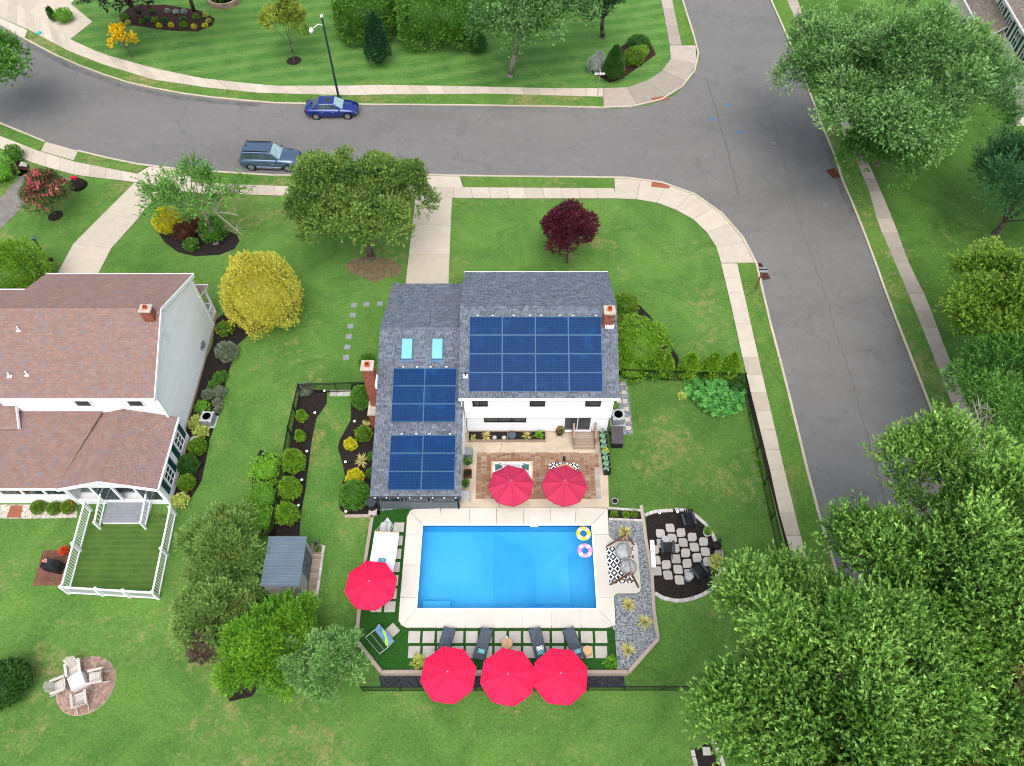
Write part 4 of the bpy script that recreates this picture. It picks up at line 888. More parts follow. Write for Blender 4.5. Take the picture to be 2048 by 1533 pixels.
# front porch beyond the north-east corner
pz = 2.9; py0, py1 = ny_n - .4, G(408, 571, pz).y
roof_plane(nh, (nx1, py1, pz), (nx0, py1, pz), (nx0, py0, pz + .55), (nx1, py0, pz + .55), 'shingle_r')
wall_block(nh, nx0, wx, py0, py1 - .2, 0, .35, 'patio', 'porch_floor')
B(NO).box(nx0, nx1, py1 + .01, py1 + .1, pz - .14, pz - .02).obj('gutter', MT['white'], nh)
for yq in (py0 + .1, py1 - .35): wall_block(nh, wx - .14, wx, yq, yq + .14, .35, pz - .1, 'vinyl', 'post')
for xq in (-24, -27, -30): wall_block(nh, xq, xq + .14, py1 - .35, py1 - .21, .35, pz - .1, 'vinyl', 'post')
rl = B(NO).bar((wx - .07, py0 + .2, 1.25), (wx - .07, py1 - .3, 1.25), .09, .07).bar((wx - .07, py0 + .2, .5), (wx - .07, py1 - .3, .5), .07, .06).bar((wx - .1, py1 - .28, 1.25), (-24, py1 - .28, 1.25), .09, .07).bar((wx - .1, py1 - .28, .5), (-24, py1 - .28, .5), .07, .06).obj('railing', MT['vinyl'], nh)
yq = py0 + .3
while yq < py1 - .35: B(NO).box(wx - .09, wx - .05, yq, yq + .04, .5, 1.22).obj('baluster', MT['vinyl'], rl); yq += .13
xq = -21.9
while xq > -23.9: B(NO).box(xq, xq + .04, py1 - .3, py1 - .26, .5, 1.22).obj('baluster', MT['vinyl'], rl); xq -= .13
B(NO).box(wx + .0, wx + .16, 32.6, 32.9, .9, 1.4).box(wx, wx + .1, 32.3, 32.5, 1.0, 1.3).obj('utility_meter', MT['grey'], nh)
t = thing('chaise_cover', 'dark green covered lounger inside the neighbour rear porch', 'lounger', (-22.9, wy0 + 1.4, .33)); B().box(-1.1, .5, -.4, .4, 0, .35).obj('cover', MT['dgrey'], t); B().box(-1.0, .4, -.3, .3, .35, .42).obj('pad', MT['shutter'], t)

# ---------------------------------------------------------------- third house at the top right corner
th = thing('house', 'cream house with tan roof and dark shutters in the top right corner', 'house', G(2060, 150), R(-6)); b0 = th.location
zz = 5.4
cA = G(2012, 0, zz); cB = G(2056, 75, zz); d = (cB - cA); d.z = 0; d.normalize(); n2 = Vector((d.y, -d.x, 0)) * -1   # eave line; n2 points east
th.rotation_euler = (0, 0, 0)
E0 = cA - d * 4; E1 = cA + d * 11
if n2.x < 0: n2 = -n2
roof_plane(th, E1, E0, E0 + n2 * 5 + Vector((0, 0, 2.2)), E1 + n2 * 5 + Vector((0, 0, 2.2)), 'shingle_t')
W0 = E0 + n2 * .3; W1 = E1 + n2 * .3
def wall_poly(root, a, c, thick, z0, z1, mat, name='wall'):
    a, c, tv = Vector(a), Vector(c), Vector(thick); B(root.location).prism([a, c, c + tv, a + tv], z0, z1).obj(name, MT[mat], root)
wall_poly(th, W0, W1, n2 * 8, 0, zz - .1, 'cream')
B(th.location).bar(E0 + Vector((0, 0, -.06)) - n2 * .05, E1 + Vector((0, 0, -.06)) - n2 * .05, .12, .14).obj('gutter', MT['white'], th)
for k in range(5):
    c = W0 + d * (3.6 + 2.3 * k); c.z = 4.1; window(th, c, .9, 1.3, -n2, 2, 'white', rows=2)
    for s_ in (-1, 1): q = c + d * s_ * .75; B(th.location).bar(Vector((q.x, q.y, 3.4)) - n2 * .03, Vector((q.x, q.y, 4.8)) - n2 * .03, .36, .05, n2).obj('shutter', MT['shutter'], th)
c = W0 + d * 11.5; c.z = 1.4; window(th, c, .9, 1.3, -n2, 2, 'white', rows=2)
# lower garage roof in front of it
gA = G(1930, 0, 2.9); L0 = gA - d * 3; L1 = gA + d * 6.5
wdt = (W0 - L0).dot(n2)
roof_plane(th, L1, L0, L0 + n2 * wdt + Vector((0, 0, 1.3)), L1 + n2 * wdt + Vector((0, 0, 1.3)), 'shingle_t')
B(th.location).bar(L0 - Vector((0, 0, .06)) - n2 * .05, L1 - Vector((0, 0, .06)) - n2 * .05, .1, .14).obj('gutter', MT['white'], th)
wall_poly(th, L0 + n2 * .3, L1 + n2 * .3 - d * .3, n2 * (wdt - .3), 0, 2.75, 'cream')
q = L1 + n2 * 2.5 + d * .9; sheet_p = [q, q + n2 * 6, q + n2 * 6 + d * 4, q + d * 4]
dk = B(th.location).prism(sheet_p, .5, .6).obj('deck', MT['brick'], th)
for k in range(26): f = k / 25; p = sheet_p[3].lerp(sheet_p[2], f); B(th.location).bar((p.x, p.y, .6), (p.x, p.y, 1.4), .05, .05).obj('picket', MT['rust'], dk)
for k in range(16): f = k / 15; p = sheet_p[0].lerp(sheet_p[3], f); B(th.location).bar((p.x, p.y, .6), (p.x, p.y, 1.4), .05, .05).obj('picket', MT['rust'], dk)
B(th.location).bar(sheet_p[3] + Vector((0, 0, 1.42)), sheet_p[2] + Vector((0, 0, 1.42)), .1, .06).bar(sheet_p[0] + Vector((0, 0, 1.42)), sheet_p[3] + Vector((0, 0, 1.42)), .1, .06).obj('handrail', MT['rust'], dk)

# ---------------------------------------------------------------- pool and its terrace
pool = thing('swimming_pool', 'rectangular blue swimming pool with cream concrete coping', 'swimming pool', ((X0 + X1) / 2, (YP0 + YP1) / 2, 0)); PO = pool.location
xb0, xb1, yb0, yb1 = X0 - .0, X1 + .0, YP0, YP1
b = B(PO); sh_, dp = -1.15, -2.3; ins = [xb0 + (xb1 - xb0) * .42, xb1 - 1.0]; yi = [yb0 + 1.1, yb1 - 1.1]; xm = xb0 + (xb1 - xb0) * .42
V = [(xb0, yb0, -.02), (xb1, yb0, -.02), (xb1, yb1, -.02), (xb0, yb1, -.02), (xb0, yb0, sh_), (xb1, yb0, sh_), (xb1, yb1, sh_), (xb0, yb1, sh_),
     (xm, yb0, sh_), (xm, yb1, sh_), (xm + 2.6, yi[0], dp), (xb1 - 1.4, yi[0], dp), (xb1 - 1.4, yi[1], dp), (xm + 2.6, yi[1], dp)]
b.add(V, [(0, 4, 8, 5, 1), (1, 5, 6, 2), (2, 6, 9, 7, 3), (3, 7, 4, 0), (4, 7, 9, 8), (8, 9, 13, 10), (8, 10, 11, 5), (5, 11, 12, 6), (9, 6, 12, 13), (10, 13, 12, 11)])
b.obj('basin', MT['liner'], pool)
bt = B(PO)
for k in range(34): x = xb0 + (xb1 - xb0) * k / 34; bt.box(x + .01, x + (xb1 - xb0) / 34 - .01, yb1 - .02, yb1 - .005, -.3, -.06)
tag(bt.obj('waterline_tiles', plain('deep_blue_tile', '0b4f9c', .3, var=.25, sc=4), pool), kind='stuff')
B(PO).box(xb0 + .3, xb0 + 1.9, yb0 + .02, yb0 + .75, sh_, -.75).obj('underwater_step', MT['liner'], pool)
B(PO).add([(xb0 - .02, yb0 - .02, -.1), (xb1 + .02, yb0 - .02, -.1), (xb1 + .02, yb1 + .02, -.1), (xb0 - .02, yb1 + .02, -.1)], [(0, 1, 2, 3)]).obj('water', MT['water'], pool)
w_ = .09
B(PO).box(xb0 - .03, xb0 + w_ * .7, yb0, yb1, -.03, .058).box(xb1 - w_ * .7, xb1 + .03, yb0, yb1, -.03, .058).box(xb0 - .03, xb1 + .03, yb1 - w_ * .7, yb1 + .03, -.031, .059).box(xb0 - .03, xb1 + .03, yb0 - .03, yb0 + w_ * .7, -.031, .059).obj('coping_edge', MT['white'], pool)
B(PO).box(G(1060, 1046).x, G(1076, 1046).x, yb1 - .12, yb1 - .02, -.1, -.02).obj('skimmer', MT['vinyl'], pool)
B(PO).box(G(1062, 1034).x, G(1071, 1034).x, G(1066, 1040).y, G(1066, 1033).y, .05, .07).obj('skimmer_lid', MT['vinyl'], pool)
dk = struct('pool_deck', B().prism([(xb0 - .9, yb0 - .9), (xb0 - .05, yb0 - .9), (xb0 - .05, yb1 + .8), (xb0 - .9, yb1 + .8)], -.6, .0).prism([(xb1 + .05, yb0 - .9), (xb1 + .95, yb0 - .9), (xb1 + .95, yb1 + .8), (xb1 + .05, yb1 + .8)], -.6, .0)
            .box(xb0 - .05, xb1 + .05, yb0 - .9, yb0 - .05, -.6, .0).box(xb0 - .05, xb1 + .05, yb1 + .05, yb1 + .8, -.6, .0), MT['white'])
def slab(poly, z0=-.6, z1=.05, mat='deck', nm='deck_slab', root=None):
    P = PW(poly); c = sum(P, Vector()) / len(P); P = [c + (p - c) * (1 - .012 / max(.2, (p - c).length)) for p in P]
    B().prism(P, z0, z1).obj(nm, MT[mat], root or dk)
tx = [845, 884, 940, 993, 1047, 1100, 1150, 1184]; to = [823, 880, 939, 993, 1048, 1101, 1152, 1215]; by = [833.5, 873, 931, 988, 1045, 1102.5, 1160.6, 1195]; bo = [803, 872, 930.5, 988, 1045.5, 1103, 1162, 1225]
for i in range(7):
    if i == 0: slab([(845, 1049.5), (884, 1049.5), (882, 1018), (828, 1019), (820, 1023)])
    elif i == 6: slab([(1150, 1049.5), (1184, 1049.5), (1215, 1018), (1152, 1016)])
    else: slab([(tx[i], 1049.5), (tx[i + 1], 1049.5), (to[i + 1], 1016.5), (to[i], 1016.5)])
    if i == 0: slab([(833.5, 1219.5), (873, 1219.5), (872, 1256), (812, 1256), (804, 1252)])
    elif i == 6: slab([(1160.6, 1219.5), (1195, 1219.5), (1227, 1249), (1220, 1255), (1210, 1257), (1162, 1256)])
    else: slab([(by[i], 1219.5), (by[i + 1], 1219.5), (bo[i + 1], 1256.5), (bo[i], 1256.5)])
ly = [1050, 1071, 1131, 1196, 1219.5]
lx = lambda y: 845 - (y - 1050) * 11.5 / 169.5; lo = lambda y: 815 - (y - 1030) * 18.5 / 210
for i in range(4):
    o1 = (lo(ly[i + 1]), ly[i + 1]); o0 = (lo(ly[i]), ly[i])
    if i == 0: slab([(lx(1050), 1050), (lx(1071), 1071), o1, (814, 1035), (820, 1023)])
    elif i == 3: slab([(lx(1196), 1196), (lx(1219), 1219), (804, 1252), (797, 1243), o0])
    else: slab([(lx(ly[i]), ly[i]), (lx(ly[i + 1]), ly[i + 1]), o1, o0])
slab([(1184, 1050), (1186, 1070), (1217.5, 1070), (1215, 1018)])
slab([(1186, 1070), (1193.5, 1197), (1228, 1197), (1229, 1191), (1235, 1188), (1272, 1188), (1279, 1185), (1282, 1178), (1275, 1095), (1273, 1088), (1266, 1084), (1232, 1082), (1224, 1079), (1219, 1074), (1217.5, 1070)])
slab([(1193.5, 1197), (1195, 1219), (1227, 1249), (1231, 1243), (1228, 1197)])
# patio
struct('patio', B().prism(PW([(927, 862), (1213, 862), (1218, 1016), (921, 1016), (919, 1012), (922, 930)]), -.3, .035), MT['patio'])
ribbon('patio_joint', [(1003, 888), (1001, 905)], .03, .041, MT['patch'])['kind'] = 'structure'
ribbon('patio_joint', [(1000, 1003), (999, 1016)], .03, .041, MT['patch'])['kind'] = 'structure'
pv = thing('paver_rug', 'brown paved rectangle of running pavers set in the concrete patio', 'paving', G(1080, 950)); pv['kind'] = 'structure'
del pv['category']
pxa, pxb = G(951, 1000).x, G(1203, 1000).x; pya, pyb = G(1080, 999).y, G(1080, 906).y
cw = (pxb - pxa) / 25; n = 0; cells = []
for i in range(25):
    y = pya - (.08 if i % 2 else 0)
    while y < pyb - .02:
        h_ = random.choice((.16, .16, .24)); y0_, y1_ = max(pya, y), min(pyb, y + h_); y += h_
        if y1_ - y0_ > .04: cells.append((i, y0_, y1_))
cells.sort(key=lambda c: c[1]); st = B(pv.location)
MM = {}
for k, (i, a, c) in enumerate(cells):
    m_ = 'paver_g' if i == 24 else 'paver'
    x0_, x1_ = pxa + i * cw + .006, pxa + (i + 1) * cw - .006; z1_ = .055 + random.uniform(-.004, .004)
    if k < 300:
        key = (m_, round(c - a, 2))
        if key not in MM: MM[key] = B().box(-cw / 2 + .006, cw / 2 - .006, .005, key[1] - .005, 0, .03).mesh('paver', MT[m_])
        inst(MM[key], 'paver', pv, Vector(((x0_ + x1_) / 2, a, z1_ - .03)) - pv.location)
    else: st.box(x0_, x1_, a + .005, c - .005, .02, z1_)
tag(st.obj('pavers', pieces('brown_patio_paver_tint', ['86634a', '94735a', '7a5a47', 'a38b76', '8c6d57', '9b8575'], .85, 9, .35, 'tint'), pv), kind='stuff')
# turf, gravel, retaining timbers
struct('artificial_turf', B().prism(PW([(747, 1024), (824, 1016), (815, 1030), (797, 1238), (803, 1253), (815, 1258), (1222, 1258), (1229, 1262), (1233, 1342), (764, 1342), (715, 1281), (721, 1221), (732, 1123)]), -.6, .03), MT['turf'])
struct('gravel_bed', B().prism(PW([(1217, 1042), (1285, 1042), (1292, 1085), (1302, 1146), (1305, 1222), (1314, 1278), (1256, 1342), (1235, 1342), (1229, 1258), (1233, 1245), (1229, 1196), (1236, 1189), (1277, 1188), (1283, 1178), (1275, 1093), (1268, 1084), (1226, 1080), (1218, 1070)]), -.6, .025), MT['gravel'])
struct('herb_bed', B().prism(PW([(1216, 1021), (1283, 1024), (1285, 1041), (1217, 1040)]), -.1, .05), MT['mulch'])
bed('mulch_circle', [(1291, 1031), (1310, 1024), (1330, 1021), (1351, 1019), (1372, 1023), (1390, 1033), (1410, 1050), (1424, 1070), (1434, 1090), (1440, 1108), (1442, 1125), (1440, 1145), (1434, 1162), (1421, 1180), (1400, 1191), (1375, 1200), (1352, 1202), (1325, 1196), (1309, 1186), (1303, 1146), (1296, 1085)], flat=True)
bed('sunroom_gravel', [(755, 1012), (930, 1012), (925, 1017), (820, 1019), (757, 1024)], 'gravel', .02)
bed('side_gravel', [(1238, 758), (1254, 757), (1258, 800), (1262, 830), (1266, 870), (1244, 870), (1238, 830)], 'gravel', .02)
rt = thing('retaining_wall', 'weathered timber retaining wall around the raised pool terrace', 'retaining wall', G(735, 1300))
def timbers(pts, hi=.12, wd=.2):
    P = PW(pts)
    for i in range(len(P) - 1):
        a, c = P[i], P[i + 1]; L = (c - a).length; n = max(1, round(L / 2.4))
        for k in range(n):
            p, q = a.lerp(c, k / n), a.lerp(c, (k + .997) / n); zb = min(terr(p.y), terr(q.y)) - .05; z = hi
            while z > zb:
                r_ = random.uniform(-.006, .006); nrm = (q - p).normalized().cross(Vector((0, 0, 1))) * r_
                B(rt.location).bar(p + nrm + Vector((0, 0, z - .075)), q + nrm + Vector((0, 0, z - .075)), wd, .145).obj('timber', MT['timber_cap'], rt); z -= .15
timbers([(690, 1034), (746, 1033)]); timbers([(746, 1028), (731, 1123), (719, 1221), (713, 1281), (763, 1345), (1257, 1345), (1316, 1278), (1307, 1220), (1303, 1146), (1292, 1085), (1282, 1012)])
# stone edging
def edging(label, pts, size=.3, h=.1, z=0, wd=.2, mat='stone', closed=False):
    P = [GT(a, c) for a, c in pts]; n = max(2, round(length(P) / size)); q = resample(P, n); t = thing('stone_edging', label, 'edging', q[0])
    for i in range(n):
        a, c = q[i], q[i + 1]; m = (a + c) / 2; an = math.atan2(c.y - a.y, c.x - a.x); s = random.uniform(.88, 1)
        o = B().box(-size / 2 * s, size / 2 * s, -wd / 2, wd / 2, -.1, h).obj('stone', MT[mat], t, loc=Vector((m.x, m.y, terr(m.y) + z)) - q[0]); o.rotation_euler = (0, random.uniform(-.03, .03), an + random.uniform(-.06, .06))
    return t
edging('pale stone edging curving round the mulch circle with the chairs', [(1289, 1032), (1310, 1024), (1345, 1022)]).name
edging('longer pale stone edging arc on the lawn side of the mulch circle', [(1349, 1020), (1372, 1022), (1390, 1032), (1410, 1049), (1424, 1068), (1430, 1084)])
edging('pale stone edging arc at the south-east of the mulch circle', [(1441, 1120), (1441, 1140), (1436, 1162), (1422, 1181), (1400, 1193), (1375, 1201), (1352, 1203), (1325, 1197), (1309, 1187)])
edging('white stone row along the north side of the small herb bed', [(1215, 1018), (1283, 1023)], .26, .12, .03, .13)
edging('white stone row between the herb bed and the grey gravel', [(1217, 1040), (1285, 1043)], .26, .12, .03, .13)
edging('white stone row between the turf and the gravel at the south-east corner', [(1228, 1256), (1233, 1340)], .3, .1, .0, .14)
edging('cobble edging along the wooden walk beside the shed', [(648, 1092), (642, 1140), (633, 1203)], .2, .1, 0, .15)
edging('stone edging at the bottom right under the big tree', [(1384, 1500), (1393, 1540), (1400, 1575)], .35, .12, 0, .2)
edging('second stone edging at the bottom edge under the big tree', [(1425, 1480), (1440, 1510), (1450, 1545)], .35, .12, 0, .2)
bed('mulch_bed', [(1388, 1498), (1422, 1480), (1455, 1560), (1400, 1580)])
B().box(-.2, .2, -.2, .2, 0, .05).obj('stepping_stone', MT['stepper'], None, loc=GT(1413, 1503, .03)); tag(COL.objects[-1] if False else bpy.data.objects['stepping_stone'], 'single stepping stone in the mulch at the bottom edge', 'stepping stone')

# stepping stones and pads
def pads(name, label, cat, centers, w_, h_, mat, z=.03, jit=.0, top=.05, rnd=False, flat=False):
    t = thing(name, label, cat, GT(*centers[0][:2])); ms = [B().prism([(-w_ / 2 + c, -h_ / 2), (w_ / 2 - d, -h_ / 2), (w_ / 2, -h_ / 2 + d), (w_ / 2, h_ / 2 - c), (w_ / 2 - c, h_ / 2), (-w_ / 2 + d, h_ / 2), (-w_ / 2, h_ / 2 - d), (-w_ / 2, -h_ / 2 + c)], 0, top).mesh(name, MT[mat]) for c, d in (((.02, .02), (.1, .05), (.04, .12)) if rnd else ((.005, .005),))]
    for c in centers:
        p = (G if flat else GT)(c[0], c[1]); p.z += z; o = inst(random.choice(ms), 'slab', t, p - t.location); o.rotation_euler = (0, 0, (c[2] if len(c) > 2 else 0) + random.uniform(-jit, jit))
    return t
pads('stepping_pads', 'two rows of square concrete pads set in turf south of the pool', 'paving', [(828.5 + i * 28.75, y_) for i in range(14) for y_ in (1275, 1305)], .66, .66, 'stepper', .02, 0, .03, flat=True)
L = []
for j in range(7):
    for i in range(2): L.append((798 - j * 3.0 + i * -27 + (.0), 1055.5 + j * 26.5))
pads('stepping_pads', 'two columns of square concrete pads set in turf west of the pool', 'paving', L, .62, .62, 'stepper', .02, 0, .03, flat=True)
pads('stepping_pad', 'single concrete pad turned diagonally near the beach lounger', 'paving', [(785, 1262, R(45))], .62, .62, 'stepper', .02, 0, .03, flat=True)
cz = [(1135, 325), (1025, 388), (1258, 378), (1158, 440), (1385, 428), (1035, 500), (1282, 490), (1515, 480), (960, 570), (1190, 555), (1410, 543), (1310, 608), (1535, 595), (975, 690), (1200, 675), (1440, 662), (1090, 742), (1328, 728), (1560, 708), (985, 812), (1225, 795), (1350, 845), (1110, 860), (1240, 915)]
pads('stepping_stones', 'staggered grey stepping stones in the mulch circle', 'paving', [(1140 + a * .1761, 1000 + c * .1761) for a, c in cz], .52, .54, 'stepper', .03, .05, .05, True)
pads('stepping_stones', 'small grey stepping stones curving over the lawn to the garden gate', 'paving', [(760, 608), (733, 609), (708, 611), (706, 631), (701, 653), (698, 674), (695, 695), (692, 716)], .42, .42, 'grey', .0, .1, .03)
pads('gate_slabs', 'three pale slabs in a row inside the garden gate', 'paving', [(667, 787), (681, 787), (695, 787)], .46, .5, 'stepper', .0, .02, .04)
pads('cream_slabs', 'cream square slabs in the gravel strip beside the house', 'paving', [(1246, 768), (1248, 786), (1250, 803), (1238, 803), (1252, 819), (1255, 840), (1257, 857), (1241, 857)], .32, .32, 'conc', .01, .02, .04)
for k, (px, py) in enumerate([(650, 785), (631, 829), (615, 906), (605, 963), (598, 1014), (710, 846), (692, 927), (693, 1026), (1318, 1029), (1354, 1027)]):
    ws = ['at the top of the west bed by the gate', 'second from the gate in the west bed', 'beside the upper round arborvitae in the west bed', 'beside the middle round arborvitae in the west bed', 'beside the lowest arborvitae in the west bed', 'beside the dark shrub by the chimney', 'beside the large yucca near the wing wall', 'below the large round shrub by the sunroom', 'left of two at the top of the mulch circle', 'right of two at the top of the mulch circle']
    t = thing('path_light', 'white garden path light ' + ws[k], 'garden light', GT(px, py, .03)); B().tube((0, 0, 0), (0, 0, .2), .02, n=6).obj('stake', MT['black'], t); B().lathe([(.09, .2), (.09, .225), (.03, .26)], n=12).obj('cap', MT['vinyl'], t)

# ---------------------------------------------------------------- fences
PK = B().box(-.0125, .0125, -.0125, .0125, .06, 1.18).mesh('picket', MT['black'])
def fence(label, pts, H=1.15, gap=.115, post=2.2):
    P = [GT(a, c) for a, c in pts]; t = thing('metal_fence', label, 'fence', P[0])
    for i in range(len(P) - 1):
        a, c = P[i], P[i + 1]; L = (c - a).length; np_ = max(1, round(L / post)); an = math.atan2(c.y - a.y, c.x - a.x)
        for k in range(np_ + (1 if i == len(P) - 2 else 0)):
            p = a.lerp(c, k / np_); B().box(-.03, .03, -.03, .03, -.05, H + .06).box(-.038, .038, -.038, .038, H + .06, H + .08).obj('post', MT['black'], t, loc=p - P[0]).rotation_euler = (0, 0, an)
        for zz in (.13, H - .14, H): B(P[0]).bar(a + Vector((0, 0, zz)), c + Vector((0, 0, zz)), .03, .032).obj('rail', MT['black'], t)
        m = int(L / gap)
        for k in range(1, m):
            o = inst(PK, 'picket', t, a.lerp(c, k / m) - P[0], (0, 0, an)); o.scale.z = H / 1.18
    return t
fence('black metal picket fence with gate between the west bed and the house', [(603, 788), (748, 783)])
fence('long black metal picket fence along the west bed', [(603, 788), (583, 872), (548, 1081)])
fence('black metal picket fence in front of the arborvitae row north-east of the house', [(1241, 758), (1334, 762), (1484, 767)])
fence('black metal picket fence along the side sidewalk', [(1484, 767), (1512, 905), (1540, 1041), (1573, 1185)])
fence('black metal picket fence along the slate border south of the terrace', [(728, 1383), (1100, 1382), (1470, 1382)], 1.0)
# neighbour's white vinyl fence round a turf square
BA = B().box(-.02, .02, -.02, .02, .1, .95).mesh('baluster', MT['vinyl'])
vf = thing('vinyl_fence', 'white vinyl balustrade around the neighbour turf square', 'fence', GT(183, 1022))
P = [GT(183, 1022), GT(139, 1187), GT(318, 1198), GT(352, 1030)]
for i in range(3):
    a, c = P[i], P[i + 1]; L = (c - a).length; an = math.atan2(c.y - a.y, c.x - a.x); up = Vector((0, 0, 1))
    fr = [0, .5] if i != 1 else [0, .38, .68]
    for f in fr + ([1] if i == 2 else []): B().box(-.08, .08, -.08, .08, -.1, 1.12).lathe([(.13, 1.12), (.13, 1.16), (.02, 1.22)], n=4).obj('post', MT['vinyl'], vf, loc=a.lerp(c, f) - P[0]).rotation_euler = (0, 0, an)
    for zz, ww in ((1.0, .1), (.12, .08)): B(P[0]).bar(a + up * zz, c + up * zz, ww, .07).obj('rail', MT['vinyl'], vf)
    m = int(L / .16)
    for k in range(1, m): inst(BA, 'baluster', vf, a.lerp(c, k / m) - P[0], (0, 0, an))
tf = bed('turf_square', [(186, 1024), (145, 1183), (315, 1193), (348, 1030)], 'turf2', .02, True)
ps = thing('porch_steps', 'light grey composite landing below the neighbour rear porch', 'steps', G(256, 1030))
a0, a1 = G(214, 1010, .3), G(299, 1012, .3); yN, yS = wy0 + .22, G(250, 1045, .3).y
for k in range(7): y_ = yS + (yN - yS) * k / 7; B(ps.location).box(a0.x, a1.x, y_ + .004, y_ + (yN - yS) / 7 - .004, .26, .3).obj('board', MT['grey'], ps)
B(ps.location).box(a0.x, a1.x, yS + .01, yN, 0, .255).obj('base', MT['vinyl'], ps)
for xx in (a0.x - .08, a1.x + .06):
    r_ = B(ps.location).bar((xx, yS - .3, .9), (xx, yN + .1, 1.25), .1, .07).bar((xx, yS - .3, .2), (xx, yN + .1, .5), .07, .06).box(xx - .06, xx + .06, yS - .36, yS - .24, 0, 1.0).obj('handrail', MT['vinyl'], ps)
    for k in range(7): f = (k + .5) / 7; yq = yS - .3 + (yN + .4 - yS) * f; B(ps.location).box(xx - .02, xx + .02, yq - .02, yq + .02, .2 + .3 * f, .88 + .35 * f).obj('baluster', MT['vinyl'], r_)

# ---------------------------------------------------------------- round fire-pit patio, bottom left
fc = GT(172, 1371); FR = M(172, 1371, 58)
fp = thing('round_patio', 'round tumbled-paver patio on the lawn at the bottom left', 'patio', fc)
B().lathe([(FR, -.05), (FR, .015), (.01, .015)], n=36).obj('bedding', MT['mortar'], fp)
r = FR - .1; ring = 0; cnt = 0; st = B()
pm = {}
while r > .1:
    n_ = max(4, round(2 * math.pi * r / .185)); wI = 2 * math.pi * (r - .075) / n_ * .94; wO = 2 * math.pi * (r + .075) / n_ * .94
    m_ = B().add([(-wI / 2, -.07, 0), (wI / 2, -.07, 0), (wO / 2, .07, 0), (-wO / 2, .07, 0), (-wI / 2, -.07, .04), (wI / 2, -.07, .04), (wO / 2, .07, .04), (-wO / 2, .07, .04)], [(4, 5, 6, 7), (0, 1, 5, 4), (1, 2, 6, 5), (2, 3, 7, 6), (3, 0, 4, 7)]).mesh('paver', MT['rpaver'])
    for k in range(n_):
        an = 2 * math.pi * (k + .5 * (ring % 2)) / n_; inst(m_, 'paver', fp, (math.cos(an) * r, math.sin(an) * r, random.uniform(0, .008)), (0, 0, an - math.pi / 2))
    r -= .155; ring += 1
def adirondack(label, loc, rz, mat, arm, s=1.0, group=None):     # faces +y
    t = thing('adirondack_chair', label, 'chair', loc, rz, group); t.scale = (s, s, s)
    for k in range(6): f = k / 5; inst(B().box(-.27, .27, -.045, .045, -.012, .012).mesh('seat_slat', MT[mat]), 'seat_slat', t, (0, .28 - f * .5, .38 - f * .1), (R(11), 0, 0))
    for k in range(5): x = (k - 2) * .108; inst(B().box(-.047, .047, 0, .78 - abs(k - 2) * .05, -.012, .012).mesh('back_slat', MT[mat]), 'back_slat', t, (x, -.24, .27), (R(112), 0, R((k - 2) * 2.5)))
    for sx in (-1, 1):
        inst(B().box(-.07, .07, -.42, .36, 0, .025).mesh('armrest', MT[arm]), 'armrest', t, (sx * .35, 0, .56), (R(3), 0, 0))
        inst(B().box(-.05, .05, -.012, .012, 0, .56).mesh('leg', MT[mat]), 'leg', t, (sx * .33, .3, 0)); inst(B().bar((0, .3, .36), (0, -.62, .02), .03, .12).mesh('leg', MT[mat]), 'leg', t, (sx * .29, 0, 0))
    inst(B().box(-.33, .33, -.012, .012, -.04, .04).mesh('back_rail', MT[mat]), 'back_rail', t, (0, -.42, .54)); return t
tc_ = GT(161, 1366)
for px, py, lb in ((154, 1342, 'whitewashed slatted chair north of the small white table on the round patio'), (125, 1375, 'whitewashed slatted chair west of the small white table on the round patio'), (166, 1402, 'whitewashed slatted chair south of the small white table on the round patio'), (197, 1358, 'whitewashed slatted chair east of the small white table on the round patio')):
    p = GT(px, py, .03); d = tc_ - p; adirondack(lb, p, math.atan2(d.y, d.x) - math.pi / 2 + random.uniform(-.15, .15), 'chairwood', 'chairwood', 1.0, 'white chairs on the round patio')
t = thing('side_table', 'white square table with cloth cover in the middle of the round patio', 'table', tc_ + Vector((0, 0, .03)), R(35)); B().box(-.36, .36, -.36, .36, .5, .54).obj('table_top', MT['whitecloth'], t)
B().lathe([(.55, .02), (.53, .5)], n=4).obj('cloth', MT['whitecloth'], t).rotation_euler = (0, 0, R(45))

